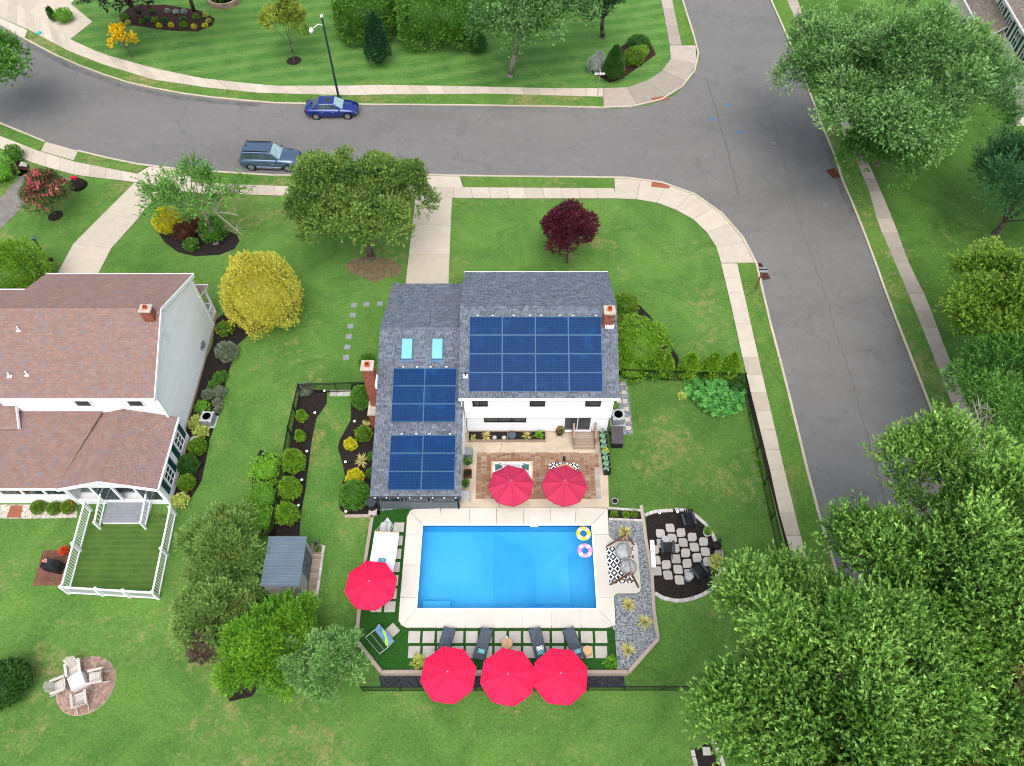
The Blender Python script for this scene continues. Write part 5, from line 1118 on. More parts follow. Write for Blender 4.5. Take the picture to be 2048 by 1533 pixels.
# ---------------------------------------------------------------- furniture round the pool
def umbrella(label, px, py, z, Rr, rz, mat, zb, tilt=(0, 0), group='raspberry red patio umbrellas'):
    p = G(px, py, z); t = thing('patio_umbrella', label, 'umbrella', (p.x, p.y, zb), rz, group); h = z - zb
    cz = h - .16; V = [(0, 0, cz)]; N = 16; Fs = []
    prof = [(.12, -.03), (.45, -.17), (.75, -.32), (1.0, -.48)]
    for f, dz in prof:
        for k in range(N):
            a = 2 * math.pi * k / N; rib = k % 2 == 0; rr = Rr * f * (1 if rib else .935); V.append((rr * math.cos(a), rr * math.sin(a), cz + dz - (0 if rib else .085 * f) + random.uniform(-.018, .018) * f))
    for k in range(N): Fs.append((0, 1 + k, 1 + (k + 1) % N))
    for j in range(3):
        for k in range(N): Fs.append((1 + j * N + k, 1 + (j + 1) * N + k, 1 + (j + 1) * N + (k + 1) % N, 1 + j * N + (k + 1) % N))
    c = B().add(V, Fs); vl = [(x, y, zz_ - .1) for (x, y, zz_) in V[-N:]]; c.add(V[-N:] + vl, [(k, N + k, N + (k + 1) % N, (k + 1) % N) for k in range(N)])
    can = c.obj('canopy', MT[mat], t)
    v = [(0, 0, cz + .09)] + [(Rr * .2 * (1 if k % 2 == 0 else .8) * math.cos(2 * math.pi * k / N), Rr * .2 * (1 if k % 2 == 0 else .8) * math.sin(2 * math.pi * k / N), cz + .015) for k in range(N)]
    B().add(v, [(0, 1 + k, 1 + (k + 1) % N) for k in range(N)]).obj('vent_flap', MT[mat], can)
    for k in range(8): a = 2 * math.pi * k / 8; B().bar((.03, 0, cz - .02), (Rr * .97, 0, cz - .52), .015, .02).obj('rib', MT['alu'], t).rotation_euler = (0, 0, a)
    B().tube((0, 0, 0), (0, 0, cz + .1), .022, n=10).obj('pole', MT['alu'], t); B().lathe([(.045, cz + .09), (.05, cz + .13), (.03, cz + .19), (.01, cz + .2)], n=12).obj('finial', MT['steel'], t)
    B().lathe([(.24, 0), (.24, .05), (.06, .09), (.04, .3)], n=14).obj('base', MT['black_m'], t)
    sm_ = B()
    for k in range(8):
        a = 2 * math.pi * k / 8; u = Vector((math.cos(a), math.sin(a), 0)); pr = [(0, 0.0)] + prof
        for i in range(len(pr) - 1): sm_.bar(u * Rr * pr[i][0] + Vector((0, 0, cz + pr[i][1] + .008)), u * Rr * pr[i + 1][0] + Vector((0, 0, cz + pr[i + 1][1] + .008)), .022, .012)
    sm_.obj('seams', MT[mat + '_seam'], can)
    B().bar((Rr * .55, .12, cz - .17), (Rr * .8, .18, cz - .27), .03, .01).obj('strap', MT['black_m'] if False else MT[mat], t); return t
umbrella('faded red umbrella over the white sectional sofa on the patio', 1022, 961, 2.6, 1.4, R(8), 'red_dark', .04)
umbrella('faded red umbrella over the round table and rug on the patio', 1130, 961, 2.6, 1.4, R(-6), 'red_dark', .04)
umbrella('red umbrella shading the foot of the white hammock', 738, 1162, 2.55, 1.48, R(16), 'red', .03)
umbrella('leftmost of the three red umbrellas south of the pool', 895, 1343, 2.55, 1.5, R(14), 'red', terr(GT(903, 1370).y))
umbrella('middle one of the three red umbrellas south of the pool', 1016, 1347, 2.55, 1.5, R(12), 'red', terr(GT(1017, 1370).y))
umbrella('rightmost of the three red umbrellas south of the pool', 1122, 1346, 2.55, 1.5, R(17), 'red', terr(GT(1116, 1370).y))

lg = thing('sun_lounger', 'x', 'sun lounger', (0, 0, 0), 0, 'dark grey sun loungers south of the pool')   # foot end towards +y
SL = B().box(-.3, .3, -.026, .026, 0, .02).mesh('slat', MT['bluegrey'])
for k in range(17): inst(SL, 'slat', lg, (0, .92 - k * .066, .33))
for k in range(11): inst(SL, 'slat', lg, (0, -.22 - k * .06, .34 + k * .026), (R(-23), 0, 0))
for sx in (-1, 1): inst(B().box(-.03, .03, -.95, .97, .24, .34).mesh('side_rail', MT['dgrey']), 'side_rail', lg, (sx * .31, 0, 0))
for sx in (-1, 1):
    for y_ in (-.75, .8): inst(B().box(-.03, .03, -.04, .04, 0, .25).mesh('leg', MT['dgrey']), 'leg', lg, (sx * .29, y_, 0))
def lounger(src, label, foot, head):
    a, c = G(*foot, .35), G(*head, .45); m = (a + c) / 2; d = a - c; l = src if src['label'] == 'x' else copy_tree(src)
    l.location = (m.x, m.y, .04); l.rotation_euler = (0, 0, math.atan2(d.y, d.x) - math.pi / 2); l['label'] = label; return l
lounger(lg, 'grey sun lounger partly under the leftmost red umbrella', (898, 1262), (882, 1316))
lounger(lg, 'grey sun lounger in the gap between the left and middle umbrellas', (973, 1263), (957, 1318))
lounger(lg, 'grey sun lounger right of the middle umbrella with white striped pillow', (1070, 1263), (1084, 1317))
lounger(lg, 'rightmost grey sun lounger beside the round drum table', (1138, 1264), (1159, 1315))
for px, py, m_, lb, rz in ((963, 1303, 'stripe', 'aqua striped pillow on the lounger between two umbrellas', -.25), (1080, 1297, 'whitecloth', 'white striped pillow on the lounger right of the middle umbrella', .2), (1082, 1306, 'stripe', 'aqua pillow below the white striped pillow on a lounger', .2), (1155, 1303, 'stripe', 'aqua patterned pillow on the rightmost lounger', .25), (764, 1121, 'stripe', 'teal striped pillow on the white hammock', -.1)):
    z = .6 if py > 1200 else .75; p = G(px, py, z); t = thing('pillow', lb, 'pillow', p, rz); b = B().box(-.2, .2, -.12, .12, -.04, .04); b.add([(-.19, -.11, .04), (.19, -.11, .04), (.19, .11, .04), (-.19, .11, .04), (0, 0, .09)], [(0, 1, 4), (1, 2, 4), (2, 3, 4), (3, 0, 4)]); b.obj('cover', MT[m_], t)
    for k in range(5): B().box(-.18 + k * .08, -.15 + k * .08, -.11, .11, .041, .06).obj('stripe', MT['blkstripe'] if m_ == 'whitecloth' else MT['teal'], t)
def drum(label, px, py, r, h, mat, name='drum_table', cat='side table', z=.03, rim=None):
    p = G(px, py, z + h); t = thing(name, label, cat, (p.x, p.y, z)); B().lathe([(r * .9, 0), (r * 1.05, h * .5), (r * .95, h - .02)], n=20).obj('drum', MT[mat], t); B().lathe([(r, h - .02), (r, h + .01), (.01, h + .012)], n=20).obj('top', MT[rim or mat], t); return t
MT['teak'] = plain('blond_wood', 'c79f77', .7, var=.12, sc=6)
drum('blond wood drum table with a thin lamp pole above it', 1014, 1287, .3, .45, 'teak'); drum('blond wood drum table right of the rightmost lounger', 1175, 1301, .26, .45, 'teak')
t = thing('torch_pole', 'slim garden torch pole beside the blond drum table', 'torch', G(1014, 1292, .03)); B().tube((0, 0, 0), (0, 0, 1.5), .012, n=6).obj('pole', MT['black'], t); B().lathe([(.04, 1.5), (.05, 1.62), (.01, 1.64)], n=8).obj('canister', MT['vinyl'], t)
# pool floats
def ring_float(label, px, py, R0, r, mats):
    p = G(px, py, 0); t = thing('swim_ring', label, 'pool float', (p.x, p.y, -.06), 0, 'inflatable rings in the pool'); n = 24; m = 10
    for g in range(12):
        b = B(); vs = []; fs = []
        for i in range(3):
            a = 2 * math.pi * (g * 2 + i) / n
            for j in range(m): q = 2 * math.pi * j / m; vs.append(((R0 + r * math.cos(q)) * math.cos(a), (R0 + r * math.cos(q)) * math.sin(a), r * .85 * math.sin(q) + .02))
        for i in range(2):
            for j in range(m): fs.append((i * m + j, (i + 1) * m + j, (i + 1) * m + (j + 1) % m, i * m + (j + 1) % m))
        b.add(vs, fs).obj('segment', MT[mats[g % len(mats)]], t, True)
ring_float('yellow and white inflatable ring in the north-east pool corner', 1167, 1067, .33, .13, ['float_y', 'float_w', 'float_y', 'float_y', 'float_w', 'float_y'])
ring_float('pink and white inflatable ring against the east pool edge', 1170, 1101, .33, .13, ['float_p', 'float_w', 'float_p'])
# hammock
hp = G(772, 1100, .7); hm_ = thing('hammock', 'white hammock with spreader bars on a steel stand over the turf', 'hammock', (hp.x, hp.y, .03), R(-2))
T = G(773, 1064, .75); 
def loc(px, py, z): return G(px, py, z) - Vector((hp.x, hp.y, .03))
a0, a1 = loc(748, 1064, .8), loc(797, 1065, .8); e0, e1 = loc(732, 1160, .8), loc(785, 1160, .8); b = B(); vs = []; fs = []
for i in range(9):
    for j in range(7):
        f, g_ = i / 8, j / 6; p = a0.lerp(a1, g_).lerp(e0.lerp(e1, g_), f); p.z -= .28 * math.sin(math.pi * f) * (1 - .25 * abs(g_ - .5)) + .06 * math.sin(math.pi * g_); vs.append(p)
for i in range(8):
    for j in range(6): fs.append((i * 7 + j, i * 7 + j + 1, i * 7 + j + 8, i * 7 + j + 7))
b.add(vs, fs).obj('bed', MT['whitecloth'], hm_, True)
for (l, r_, ap, nm) in ((a0, a1, loc(773, 1036, 1.05), 1), (e0, e1, loc(757, 1195, 1.05), 2)):
    B().bar(l, r_, .04, .04).obj('spreader_bar', MT['teak'], hm_)
    for k in range(13): B().tube(l.lerp(r_, k / 12), ap, .006, n=4, cap=False).obj('cord', MT['whitecloth'], hm_)
    B().tube(ap, Vector((ap.x, ap.y + (.12 if nm == 1 else -.12), .0)), .03, n=8).obj('stand_leg', MT['steel'], hm_)
B().bar(loc(773, 1036, .08), loc(757, 1195, .08), .06, .06).obj('stand_base', MT['steel'], hm_)
# printed beach lounger at the corner
bl = thing('beach_lounger', 'open frame beach lounger with a blue and lime printed panel', 'sun lounger', G(757, 1278, .03)); bo_ = bl.location
q = lambda px, py, z=.35: G(px, py, z) - bo_
B().prism([q(758, 1250), q(787, 1281), q(776, 1294), q(750, 1261)], .33, .36).obj('printed_panel', plain('sling_print', '5a86a8', .7, var=.5, sc=2.5), bl); 
B().prism([q(764, 1258), q(770, 1264), q(776, 1282), q(776, 1293), q(771, 1291), q(770, 1276)], .362, .37).obj('lime_stripe', plain('lime_fabric', 'a6d63c', .7), bl)
for s_, e_ in (((758, 1249), (788, 1282)), ((750, 1260), (776, 1295)), ((741, 1267), (767, 1299)), ((731, 1275), (759, 1308)), ((731, 1275), (750, 1260)), ((759, 1308), (776, 1295)), ((750, 1260), (758, 1249)), ((776, 1295), (788, 1282))): B().tube(q(*s_), q(*e_), .022, n=8).obj('frame_tube', MT['steel'], bl)
for s_ in ((731, 1275), (759, 1308), (758, 1249), (788, 1282)): g_ = q(*s_); B().tube(g_, Vector((g_.x, g_.y, 0)), .018, n=6).obj('leg', MT['steel'], bl)
# black and white rug with hanging seats
def rug_mat():
    m, t, bs = base('geometric_rug_print', .9); tc = nn(t, 'ShaderNodeTexCoord'); sx = nn(t, 'ShaderNodeSeparateXYZ'); t.links.new(tc.outputs['Object'], sx.inputs[0])
    def mth(op, a, bb=None):
        n = nn(t, 'ShaderNodeMath', operation=op)
        for i, v in enumerate((a, bb)):
            if v is None: continue
            if hasattr(v, 'is_linked'): t.links.new(v, n.inputs[i])
            else: n.inputs[i].default_value = v
        return n.outputs[0]
    d = []
    for ax in (0, 1): d.append(mth('ABSOLUTE', mth('SUBTRACT', mth('FRACT', mth('MULTIPLY_ADD', sx.outputs[ax], 2.3 if ax == 0 else 2.0)), .5)))
    r = mth('FRACT', mth('MULTIPLY', mth('ADD', d[0], d[1]), 2.0)); c = mixc(t, mth('GREATER_THAN', r, .48), lin('e6e6e4'), lin('24262a')); t.links.new(c, bs.inputs['Base Color']); return m
MT['rug'] = rug_mat()
rg = [G(1212, 1094, .06), G(1266, 1094, .06), G(1270, 1166, .06), G(1219, 1168, .06)]; ctr = sum(rg, Vector()) / 4
tag(B(ctr).prism(rg, .052, .065).obj('outdoor_rug', MT['rug'], loc=ctr - Vector((0, 0, ctr.z))), 'black and white diamond rug under the timber swing frame', 'rug'); bpy.data.objects['outdoor_rug'].location.z = ctr.z
r2 = G(1128, 944, .06); tag(B().box(-.95, .95, -.65, .65, 0, .012).obj('outdoor_rug', MT['rug'], loc=(r2.x, r2.y, .057)), 'black and white diamond rug under the right patio umbrella', 'rug')
sf = thing('swing_frame', 'brown timber A-frame swing stand with a ridge pole on the deck pad', 'swing frame', G(1245, 1130, .05)); o_ = sf.location
z = 1.75; n0, n1 = G(1253, 1069, z) - o_, G(1262, 1145, z) - o_
B().bar(n0 + Vector((0, .1, 0)), n1 - Vector((0, .1, 0)), .09, .09).obj('ridge_pole', MT['wood_old'], sf)
for ap, fs_ in ((n0, ((1214, 1093), (1268, 1090))), (n1, ((1220, 1170), (1277, 1175)))):
    e = [G(a, c, .05) - o_ for a, c in fs_]
    for k in e: B().bar(ap, k, .08, .09).obj('leg', MT['wood'], sf)
    B().bar(ap.lerp(e[0], .55), ap.lerp(e[1], .55), .06, .07).obj('cross_brace', MT['wood'], sf)
def egg(label, px, py, rz):
    p = G(px, py, .55); t = thing('hanging_chair', label, 'hanging chair', (p.x, p.y, .35), rz, 'grey hanging chairs under the swing frame')
    b = B(); b.lathe([(.12, 0), (.34, .08), (.47, .26), (.48, .45)], n=20); b.obj('basket', MT['lgrey'], t, True); B().lathe([(.46, .44), (.5, .45), (.5, .5), (.46, .5), (.46, .44)], n=20).obj('rim', MT['grey'], t)
    B().lathe([(.3, .12), (.38, .22), (.3, .3), (.01, .32)], n=14).obj('cushion', MT['cushion'], t, True); inst(B().box(-.2, .2, -.08, .08, 0, .3).mesh('back_pillow', MT['lgrey']), 'back_pillow', t, (0, .22, .28), (R(-20), 0, 0))
    for a in (0, 2.1, 4.2): B().tube((.48 * math.cos(a), .48 * math.sin(a), .48), (0.02, 0, 1.35), .008, n=4).obj('rope', MT['whitecloth'], t)
egg('pale grey hanging basket chair at the north end of the rug', 1246, 1106, .2); egg('pale grey hanging basket chair at the south end of the rug', 1256, 1137, 1.2)
# mulch circle furniture
for px, py, rz, lb in ((1375, 1047, R(186), 'black garden chair with grey arms at the top of the mulch circle'), (1333, 1100, R(-2), 'black garden chair behind the small grey table at the left of the circle'), (1395, 1147, R(122) - R(90), 'black garden chair at the lower right of the mulch circle')):
    adirondack(lb, GT(px, py, .05), rz, 'black_m', 'dgrey', .98, 'black garden chairs in the mulch circle')
drum('round grey side table in front of the left black chair', 1331, 1079, .23, .42, 'grey', 'side_table', 'side table', -.0, 'lgrey'); drum('round grey side table beside the lower right black chair', 1378, 1153, .23, .42, 'grey', 'side_table', 'side table', -.05, 'lgrey')
t = thing('chiminea', 'tall black chiminea stove at the east rim of the mulch circle', 'outdoor stove', GT(1431, 1097, .0)); B().lathe([(.2, 0), (.16, .15), (.24, .3), (.26, .5), (.18, .68), (.1, .8), (.09, 1.15), (.12, 1.17), (.12, 1.2), (.07, 1.2)], n=18).obj('body', MT['black_m'], t, True); B().box(-.12, .12, -.3, -.2, .3, .52).obj('door', MT['black'], t)
t = thing('log_rack', 'small rack of split firewood between the chiminea and the white pot', 'firewood', GT(1438, 1114, .0))
for k in range(9): B().tube((-.2 + (k % 3) * .16 , -.25, .12 + (k // 3) * .13), (-.2 + (k % 3) * .16, .25, .12 + (k // 3) * .13), .065, n=7).obj('log', MT['timber_cap'], t)
B().bar((-.3, 0, 0), (-.3, 0, .5), .03, .03).bar((.3, 0, 0), (.3, 0, .5), .03, .03).bar((-.3, 0, .03), (.3, 0, .03), .03, .03).obj('frame', MT['black'], t)
t = thing('plank_bench', 'long white plank bench along the timber wall west of the mulch circle', 'bench', GT(1304, 1112, .0), R(-2)); o_ = t.location
B().box(-.13, .13, -.85, .85, .32, .36).obj('seat', MT['white'], t)
for y_ in (-.65, .65): B().box(-.11, .11, -.04, .04, 0, .32).obj('leg', MT['white'], t)
def pot(label, px, py, r, h, mat, fol='grassy', fr=1.25, n=320, name='plant_pot', z=.03, leaf=.11, e=2.0):
    p = GT(px, py, z); t = thing(name, label, 'potted plant', p); B().lathe([(r * .72, 0), (r, h * .75), (r * 1.05, h), (r * .93, h), (r * .85, h * .8)], n=18).obj('pot', MT[mat], t, True); B().lathe([(r * .9, h * .85), (.01, h * .86)], n=14).obj('soil', MT['mulch'], t)
    if fol: inst(bush_mesh((r * fr, r * fr, r * 1.0), n, leaf, fol, e, 0, int(px), .35, .2, .7, 'plant'), 'plant', t, (0, 0, h * .75))
    return t
pot('white round pot with a green plant inside the east rim of the circle', 1413, 1069, .24, .3, 'vinyl', 'grassy', .8); pot('white pot of spiky grass at the lower east rim of the circle', 1428, 1130, .26, .34, 'vinyl', 'variegated', 1.15, 260, leaf=.22)
pot('white bowl of gravel standing on the gravel at the south-east corner', 1243, 1330, .22, .2, 'lgrey', None); pot('green leafy plant in a wire plant ring at the south-east turf corner', 1220, 1330, .25, .2, 'black_m', 'grassy', 1.1, leaf=.2)
pot('yellow-green grass plant in a wire ring left of the leftmost umbrella', 839, 1328, .25, .2, 'black_m', 'variegated', 1.2, leaf=.22); pot('speckled bowl pot behind the beach lounger frame', 736, 1293, .2, .26, 'lgrey', None)
p_ = pot('grey umbrella-base pot with a thin pole on the lawn east of the patio', 1229, 1006, .2, .3, 'lgrey', None); B().tube((0, 0, .1), (.15, .1, 1.6), .012, n=6).obj('pole', MT['black'], p_)
# patio things
fx = thing('sectional_sofa', 'white cushioned sectional sofa with blond wood frame on the patio', 'sofa', G(1024, 955, .05)); o_ = fx.location; W2 = M(1024, 950, 42); 
y1_ = G(1024, 922, .7).y - o_.y
B().box(-W2, W2, y1_ - .12, y1_, 0, .62).box(-W2, -W2 + .1, y1_ - 2.0, y1_ - .12, 0, .55).box(W2 - .1, W2, y1_ - 2.0, y1_ - .12, 0, .55).box(-W2 + .1, W2 - .1, y1_ - .85, y1_ - .12, 0, .26).obj('frame', MT['teak'], fx)
for k in range(3): x = -W2 + .12 + k * (2 * W2 - .24) / 3; s3 = (2 * W2 - .24) / 3; B().box(x + .01, x + s3 - .01, y1_ - .85, y1_ - .3, .26, .42).obj('seat_cushion', MT['cushion'], fx); B().box(x + .01, x + s3 - .01, y1_ - .3, y1_ - .13, .4, .74).obj('back_cushion', MT['cushion'], fx)
for s_ in (-1, 1): 
    x = s_ * (W2 - .42); B().box(x - .3, x + .3, y1_ - 2.0, y1_ - .87, .0, .42).obj('seat_cushion', MT['cushion'], fx); B().box(min(s_ * (W2 - .11), s_ * (W2 - .28)), max(s_ * (W2 - .11), s_ * (W2 - .28)), y1_ - 1.9, y1_ - .32, .4, .7).obj('arm_cushion', MT['cushion'], fx)
for s_, lb in ((-1, 'left'), (1, 'right')):
    p = o_ + Vector((s_ * (W2 - .5), y1_ - .42, .52)); t = thing('throw_pillow', 'sage green pillow in the %s corner of the white sofa' % lb, 'pillow', p, s_ * R(-25)); B().add([(-.23, -.05, -.1), (.23, -.05, -.1), (.23, .12, .24), (-.23, .12, .24), (-.21, .05, -.12), (.21, .05, -.12), (.21, .2, .2), (-.21, .2, .2), (0, -.06, .1)], [(0, 1, 8), (1, 2, 8), (2, 3, 8), (3, 0, 8), (4, 7, 6, 5), (0, 4, 5, 1), (1, 5, 6, 2), (2, 6, 7, 3), (3, 7, 4, 0)]).obj('cover', MT['teal'], t)
tp = G(1130, 950, .7); t = thing('round_table', 'round blond wood table under the right patio umbrella', 'table', (tp.x, tp.y, .07)); B().lathe([(.72, .68), (.72, .72), (.01, .722)], n=28).obj('table_top', MT['teak'], t); B().lathe([(.28, 0), (.06, .08), (.06, .68)], n=14).obj('pedestal', MT['teak'], t)
t = thing('heater_handle', 'black cylindrical speaker standing north of the right umbrella', 'speaker', G(1128, 921, .05)); B().lathe([(.09, 0), (.09, .4), (.05, .42)], n=14).obj('body', MT['black'], t); B().lathe([(.095, .34), (.095, .36)], n=14).obj('band', MT['dgrey'], t)
pb = thing('planter_box', 'long dark-soil timber planter box under the rear windows', 'planter', G(1013, 884, .04)); o_ = pb.location; xa, xb_ = G(936, 884, .3).x - o_.x, G(1092, 884, .3).x - o_.x; yd = .62
B().box(xa, xb_, -.04, 0, 0, .28).obj('front_board', MT['wood_old'], pb); B().box(xa, xb_, yd, yd + .04, 0, .28).obj('back_board', MT['wood_old'], pb)
for x in (xa, (xa + xb_) / 2, xb_ - .04): B().box(x, x + .04, 0, yd, 0, .28).obj('end_board', MT['wood_old'], pb)
B().box(xa + .04, xb_ - .04, .001, yd - .001, 0, .22).obj('soil', MT['mulch'], pb)
def spk(label, px, py, r, z, mat='yucca', **kw):
    t = spiky(label, px, py, r, mat, **kw); p = G(px, py, z + .1); t.location = (p.x, p.y, z); return t
spk('small brown tufted grass at the west end of the planter box', 947, 876, 8, .25, 'variegated', n=26, name='tufted_grass', cat='plant'); spk('yellow yucca near the west end of the planter box', 972, 873, 13, .25, 'yucca', n=40); spk('yellow yucca right of the stone globe in the planter box', 1054, 873, 12, .25, 'yucca', n=40); spk('green spiky grass at the east end of the planter box', 1079, 872, 14, .25, 'grassy', n=60, name='tufted_grass', cat='plant')
t = thing('globe_fountain', 'dark blue stone globe fountain in the middle of the planter box', 'fountain', G(1024, 874, .25)); B().lathe([(.14, 0), (.25, .1), (.28, .22), (.24, .34), (.14, .4), (.1, .36)], n=20).obj('globe', MT['bluegrey'], t, True); B().tube((0, .02, .3), (0, .05, .7), .015, n=6).obj('spout', MT['black'], t)
for px, py, r, lb in ((989, 876, .14, 'left of two flat white stone discs in the planter box'), (1008, 876, .14, 'right of two flat white stone discs in the planter box')):
    t = thing('stone_disc', lb, 'stepping stone', G(px, py, .26)); B().lathe([(r, 0), (r, .05), (.01, .06)], n=16).obj('disc', MT['lgrey'], t)
p_ = pot('black pot on a wire stand with reddish plants left of the steps', 1119, 868, .25, .36, 'black_m', 'orange', .7, 90, z=.12); inst(bush_mesh((.2, .2, .2), 200, .12, 'sh', 2, 0, 5, .4, .2, .7, 'greenery'), 'greenery', p_, (.05, 0, .34))
for a in range(4): B().tube((.18 * math.cos(a * 1.57 + .7), .18 * math.sin(a * 1.57 + .7), .05), (.36 * math.cos(a * 1.57 + .7), .36 * math.sin(a * 1.57 + .7), -.1), .012, n=5).obj('stand_leg', MT['black'], p_)
for px, py, w_, h_, m_, lb in ((937, 903, .55, .5, 'grey', 'grey cube planter nearest the house corner by the wing wall'), (936, 946, .5, .35, 'wood', 'open wooden crate between the two bowl plants by the wing wall'), (932, 990, .55, .5, 'lgrey', 'pale grey cube box at the south end of the wing wall')):
    p = G(px, py, h_); t = thing('cube_box', lb, 'box', (p.x - .02, p.y, .04)); s_ = w_ / 2; b = B()
    b.box(-s_, s_, -s_, -s_ + .03, 0, h_).box(-s_, s_, s_ - .03, s_, 0, h_).box(-s_, -s_ + .03, -s_ + .03, s_ - .03, 0, h_).box(s_ - .03, s_, -s_ + .03, s_ - .03, 0, h_); b.obj('sides', MT[m_], t); B().box(-s_ + .03, s_ - .03, -s_ + .03, s_ - .03, 0, h_ - (.02 if m_ != 'wood' else .2)).obj('lid' if m_ != 'wood' else 'inside', MT[m_] if m_ != 'wood' else MT['mulch'], t)
pot('white bowl of leafy greens above the wooden crate', 937, 931, .22, .35, 'vinyl', 'sh', 1.1, z=.04); pot('grey bowl of leafy greens below the wooden crate', 932, 972, .2, .3, 'dgrey', 'sh', 1.0, z=.04)
# trough planter, deck box, air conditioners
pl = thing('trough_planter', 'long black trough planter with aloe leaves at the patio edge', 'planter', G(1213, 945, .04)); o_ = pl.location
A_, C_ = G(1206, 862, .75) - o_, G(1216, 940, .75) - o_; A_.z = C_.z = 0; d = (C_ - A_).normalized(); s_ = Vector((-d.y, d.x, 0)) * .19; b = B()
P4 = [A_ + s_, C_ + s_, C_ - s_, A_ - s_]; b.bar(A_ + s_ + Vector((0, 0, .35)), C_ + s_ + Vector((0, 0, .35)), .04, .7).bar(A_ - s_ + Vector((0, 0, .35)), C_ - s_ + Vector((0, 0, .35)), .04, .7).bar(A_ - s_ + Vector((0, 0, .352)), A_ + s_ + Vector((0, 0, .352)), .04, .7).bar(C_ - s_ + Vector((0, 0, .352)), C_ + s_ + Vector((0, 0, .352)), .04, .7); b.obj('trough', MT['black_m'], pl); B().prism(P4, 0, .58).obj('soil', MT['mulch'], pl)
for k in range(7):
    p = o_ + A_.lerp(C_, (k + .5) / 7); t = spiky(['aloe with broad pale leaves at the house end of the black trough', 'second aloe from the house in the black trough', 'third aloe from the house in the black trough', 'aloe above the yellow blooms in the middle of the black trough', 'third aloe from the pool end of the black trough', 'second aloe from the pool end of the black trough', 'aloe at the pool end of the black trough'][k], 1210, 900, 15, 'aloe', n=9, name='aloe', cat='plant', wd=.13); t.location = (p.x, p.y, .62)
t = thing('yellow_flowers', 'bright yellow flower clump in the middle of the black trough', 'flowers', o_ + A_.lerp(C_, .52) + Vector((0, 0, .6))); inst(bush_mesh((.16, .16, .14), 90, .1, 'gold', 2, 0, 3, .9, .2, .8, 'blossom'), 'blossom', t)
db = thing('deck_box', 'dark brown wicker deck box on the lawn side of the black trough', 'storage box', G(1233, 897, .0), R(-3)); B().box(-.36, .36, 0, 1.25, 0, .62).obj('box', MT['black_m'], db); B().box(-.39, .39, -.03, 1.28, .62, .68).obj('lid', plain('taupe_resin', '4d484a', .5, var=.1), db)
for k in range(6): B().box(-.37, .37, -.012, -.001, .06 + k * .09, .06 + k * .09 + .06).obj('weave_band', MT['black_m'], db)
def ac(label, px, py, rz=0, s=1.0):
    p = G(px, py, .75 * s); t = thing('air_conditioner', label, 'air conditioner', (p.x, p.y, .0), rz, 'outdoor air conditioning units'); t.scale = (s, s, s)
    b = B(); b.box(-.4, .4, -.4, .4, .06, .7); b.obj('cabinet', MT['grey'], t)
    B().lathe([(.345, .7), (.42, .7), (.42, .755), (.37, .77), (.345, .755)], n=28).obj('top_cover', MT['lgrey'], t); cv = B()
    for sx in (-1, 1):
        for sy in (-1, 1): cv.box(min(sx * .24, sx * .42), max(sx * .24, sx * .42), min(sy * .24, sy * .42), max(sy * .24, sy * .42), .69, .75)
    cv.obj('corner_cover', MT['lgrey'], t); B().lathe([(.345, .702), (.01, .702)], n=20).obj('fan_well', MT['black'], t)
    for k in range(4): inst(B().box(.04, .3, -.06, .06, -.005, .005).mesh('fan_blade', MT['steel']), 'fan_blade', t, (0, 0, .74), (R(18), 0, k * math.pi / 2))
    for k in range(3): B().lathe([(.1 + k * .09, .765), (.108 + k * .09, .765), (.108 + k * .09, .772), (.1 + k * .09, .772), (.1 + k * .09, .765)], n=18).obj('guard_ring', MT['black'], t)
    B().box(-.5, .5, -.5, .5, 0, .06).obj('base_pad', MT['lgrey'], t); return t
ac('air conditioner with grey top beside the east wall of the grey-roofed house', 1237, 829, R(4)); ac('air conditioner beside the white gable wall of the neighbour house', 413, 833, R(-4), .95)
drum('black round barrel below the air conditioner', 1226, 860, .24, .5, 'black_m', 'barrel', 'barrel', 0, 'dgrey')
drum('dark grill drum beside the sunroom west corner', 742, 1005, .3, .8, 'black_m', 'kettle_grill', 'grill', 0, 'dgrey')
B().box(-.25, .25, -.2, .2, 0, .14).obj('step_block', MT['stepper'], loc=G(746, 1026, .03)); tag(bpy.data.objects['step_block'], 'pale block step at the sunroom corner below the grill drum', 'block')
# neighbour's grill and odds
t = struct('grill_pad', B().prism(PW([(86, 1102), (140, 1100), (125, 1171), (66, 1172)]), -.05, .035), MT['pinkwood'])
gg = [G(x_, y_) for x_, y_ in ((86, 1102), (140, 1100), (125, 1171), (66, 1172))]
for j in range(9):
    for i in range(4):
        f0, f1, g0, g1 = i / 4 + .015, (i + 1) / 4 - .015, j / 9 + .01, (j + 1) / 9 - .01
        L = lambda f, g_: gg[0].lerp(gg[1], f).lerp(gg[3].lerp(gg[2], f), g_)
        B().prism([L(f0, g0), L(f1, g0), L(f1, g1), L(f0, g1)], .0, .05 + random.uniform(0, .006)).obj('paver', MT['wood'] if False else MT['pinkwood'], t)
gr = thing('covered_grill', 'black covered gas grill with pink stickers left of the white balustrade', 'grill', G(112, 1137, .04), R(-12)); B().add([(-.5, -.3, 0), (.5, -.3, 0), (.5, .3, 0), (-.5, .3, 0), (-.5, -.3, .7), (.5, -.3, .7), (.5, .3, .7), (-.5, .3, .7), (-.3, -.12, 1.05), (.3, -.12, 1.05), (.3, .2, 1.05), (-.3, .2, 1.05)], [(0, 1, 5, 4), (1, 2, 6, 5), (2, 3, 7, 6), (3, 0, 4, 7), (4, 5, 9, 8), (5, 6, 10, 9), (6, 7, 11, 10), (7, 4, 8, 11), (8, 9, 10, 11)]).obj('cover', MT['black_m'], gr)
for x, y in ((-.18, .08), (-.12, -.02), (-.24, -.03)): B().box(x - .07, x + .1, y - .05, y + .06, 1.051, 1.056).obj('sticker', plain('pink_sticker', 'd98a80', .7), gr)
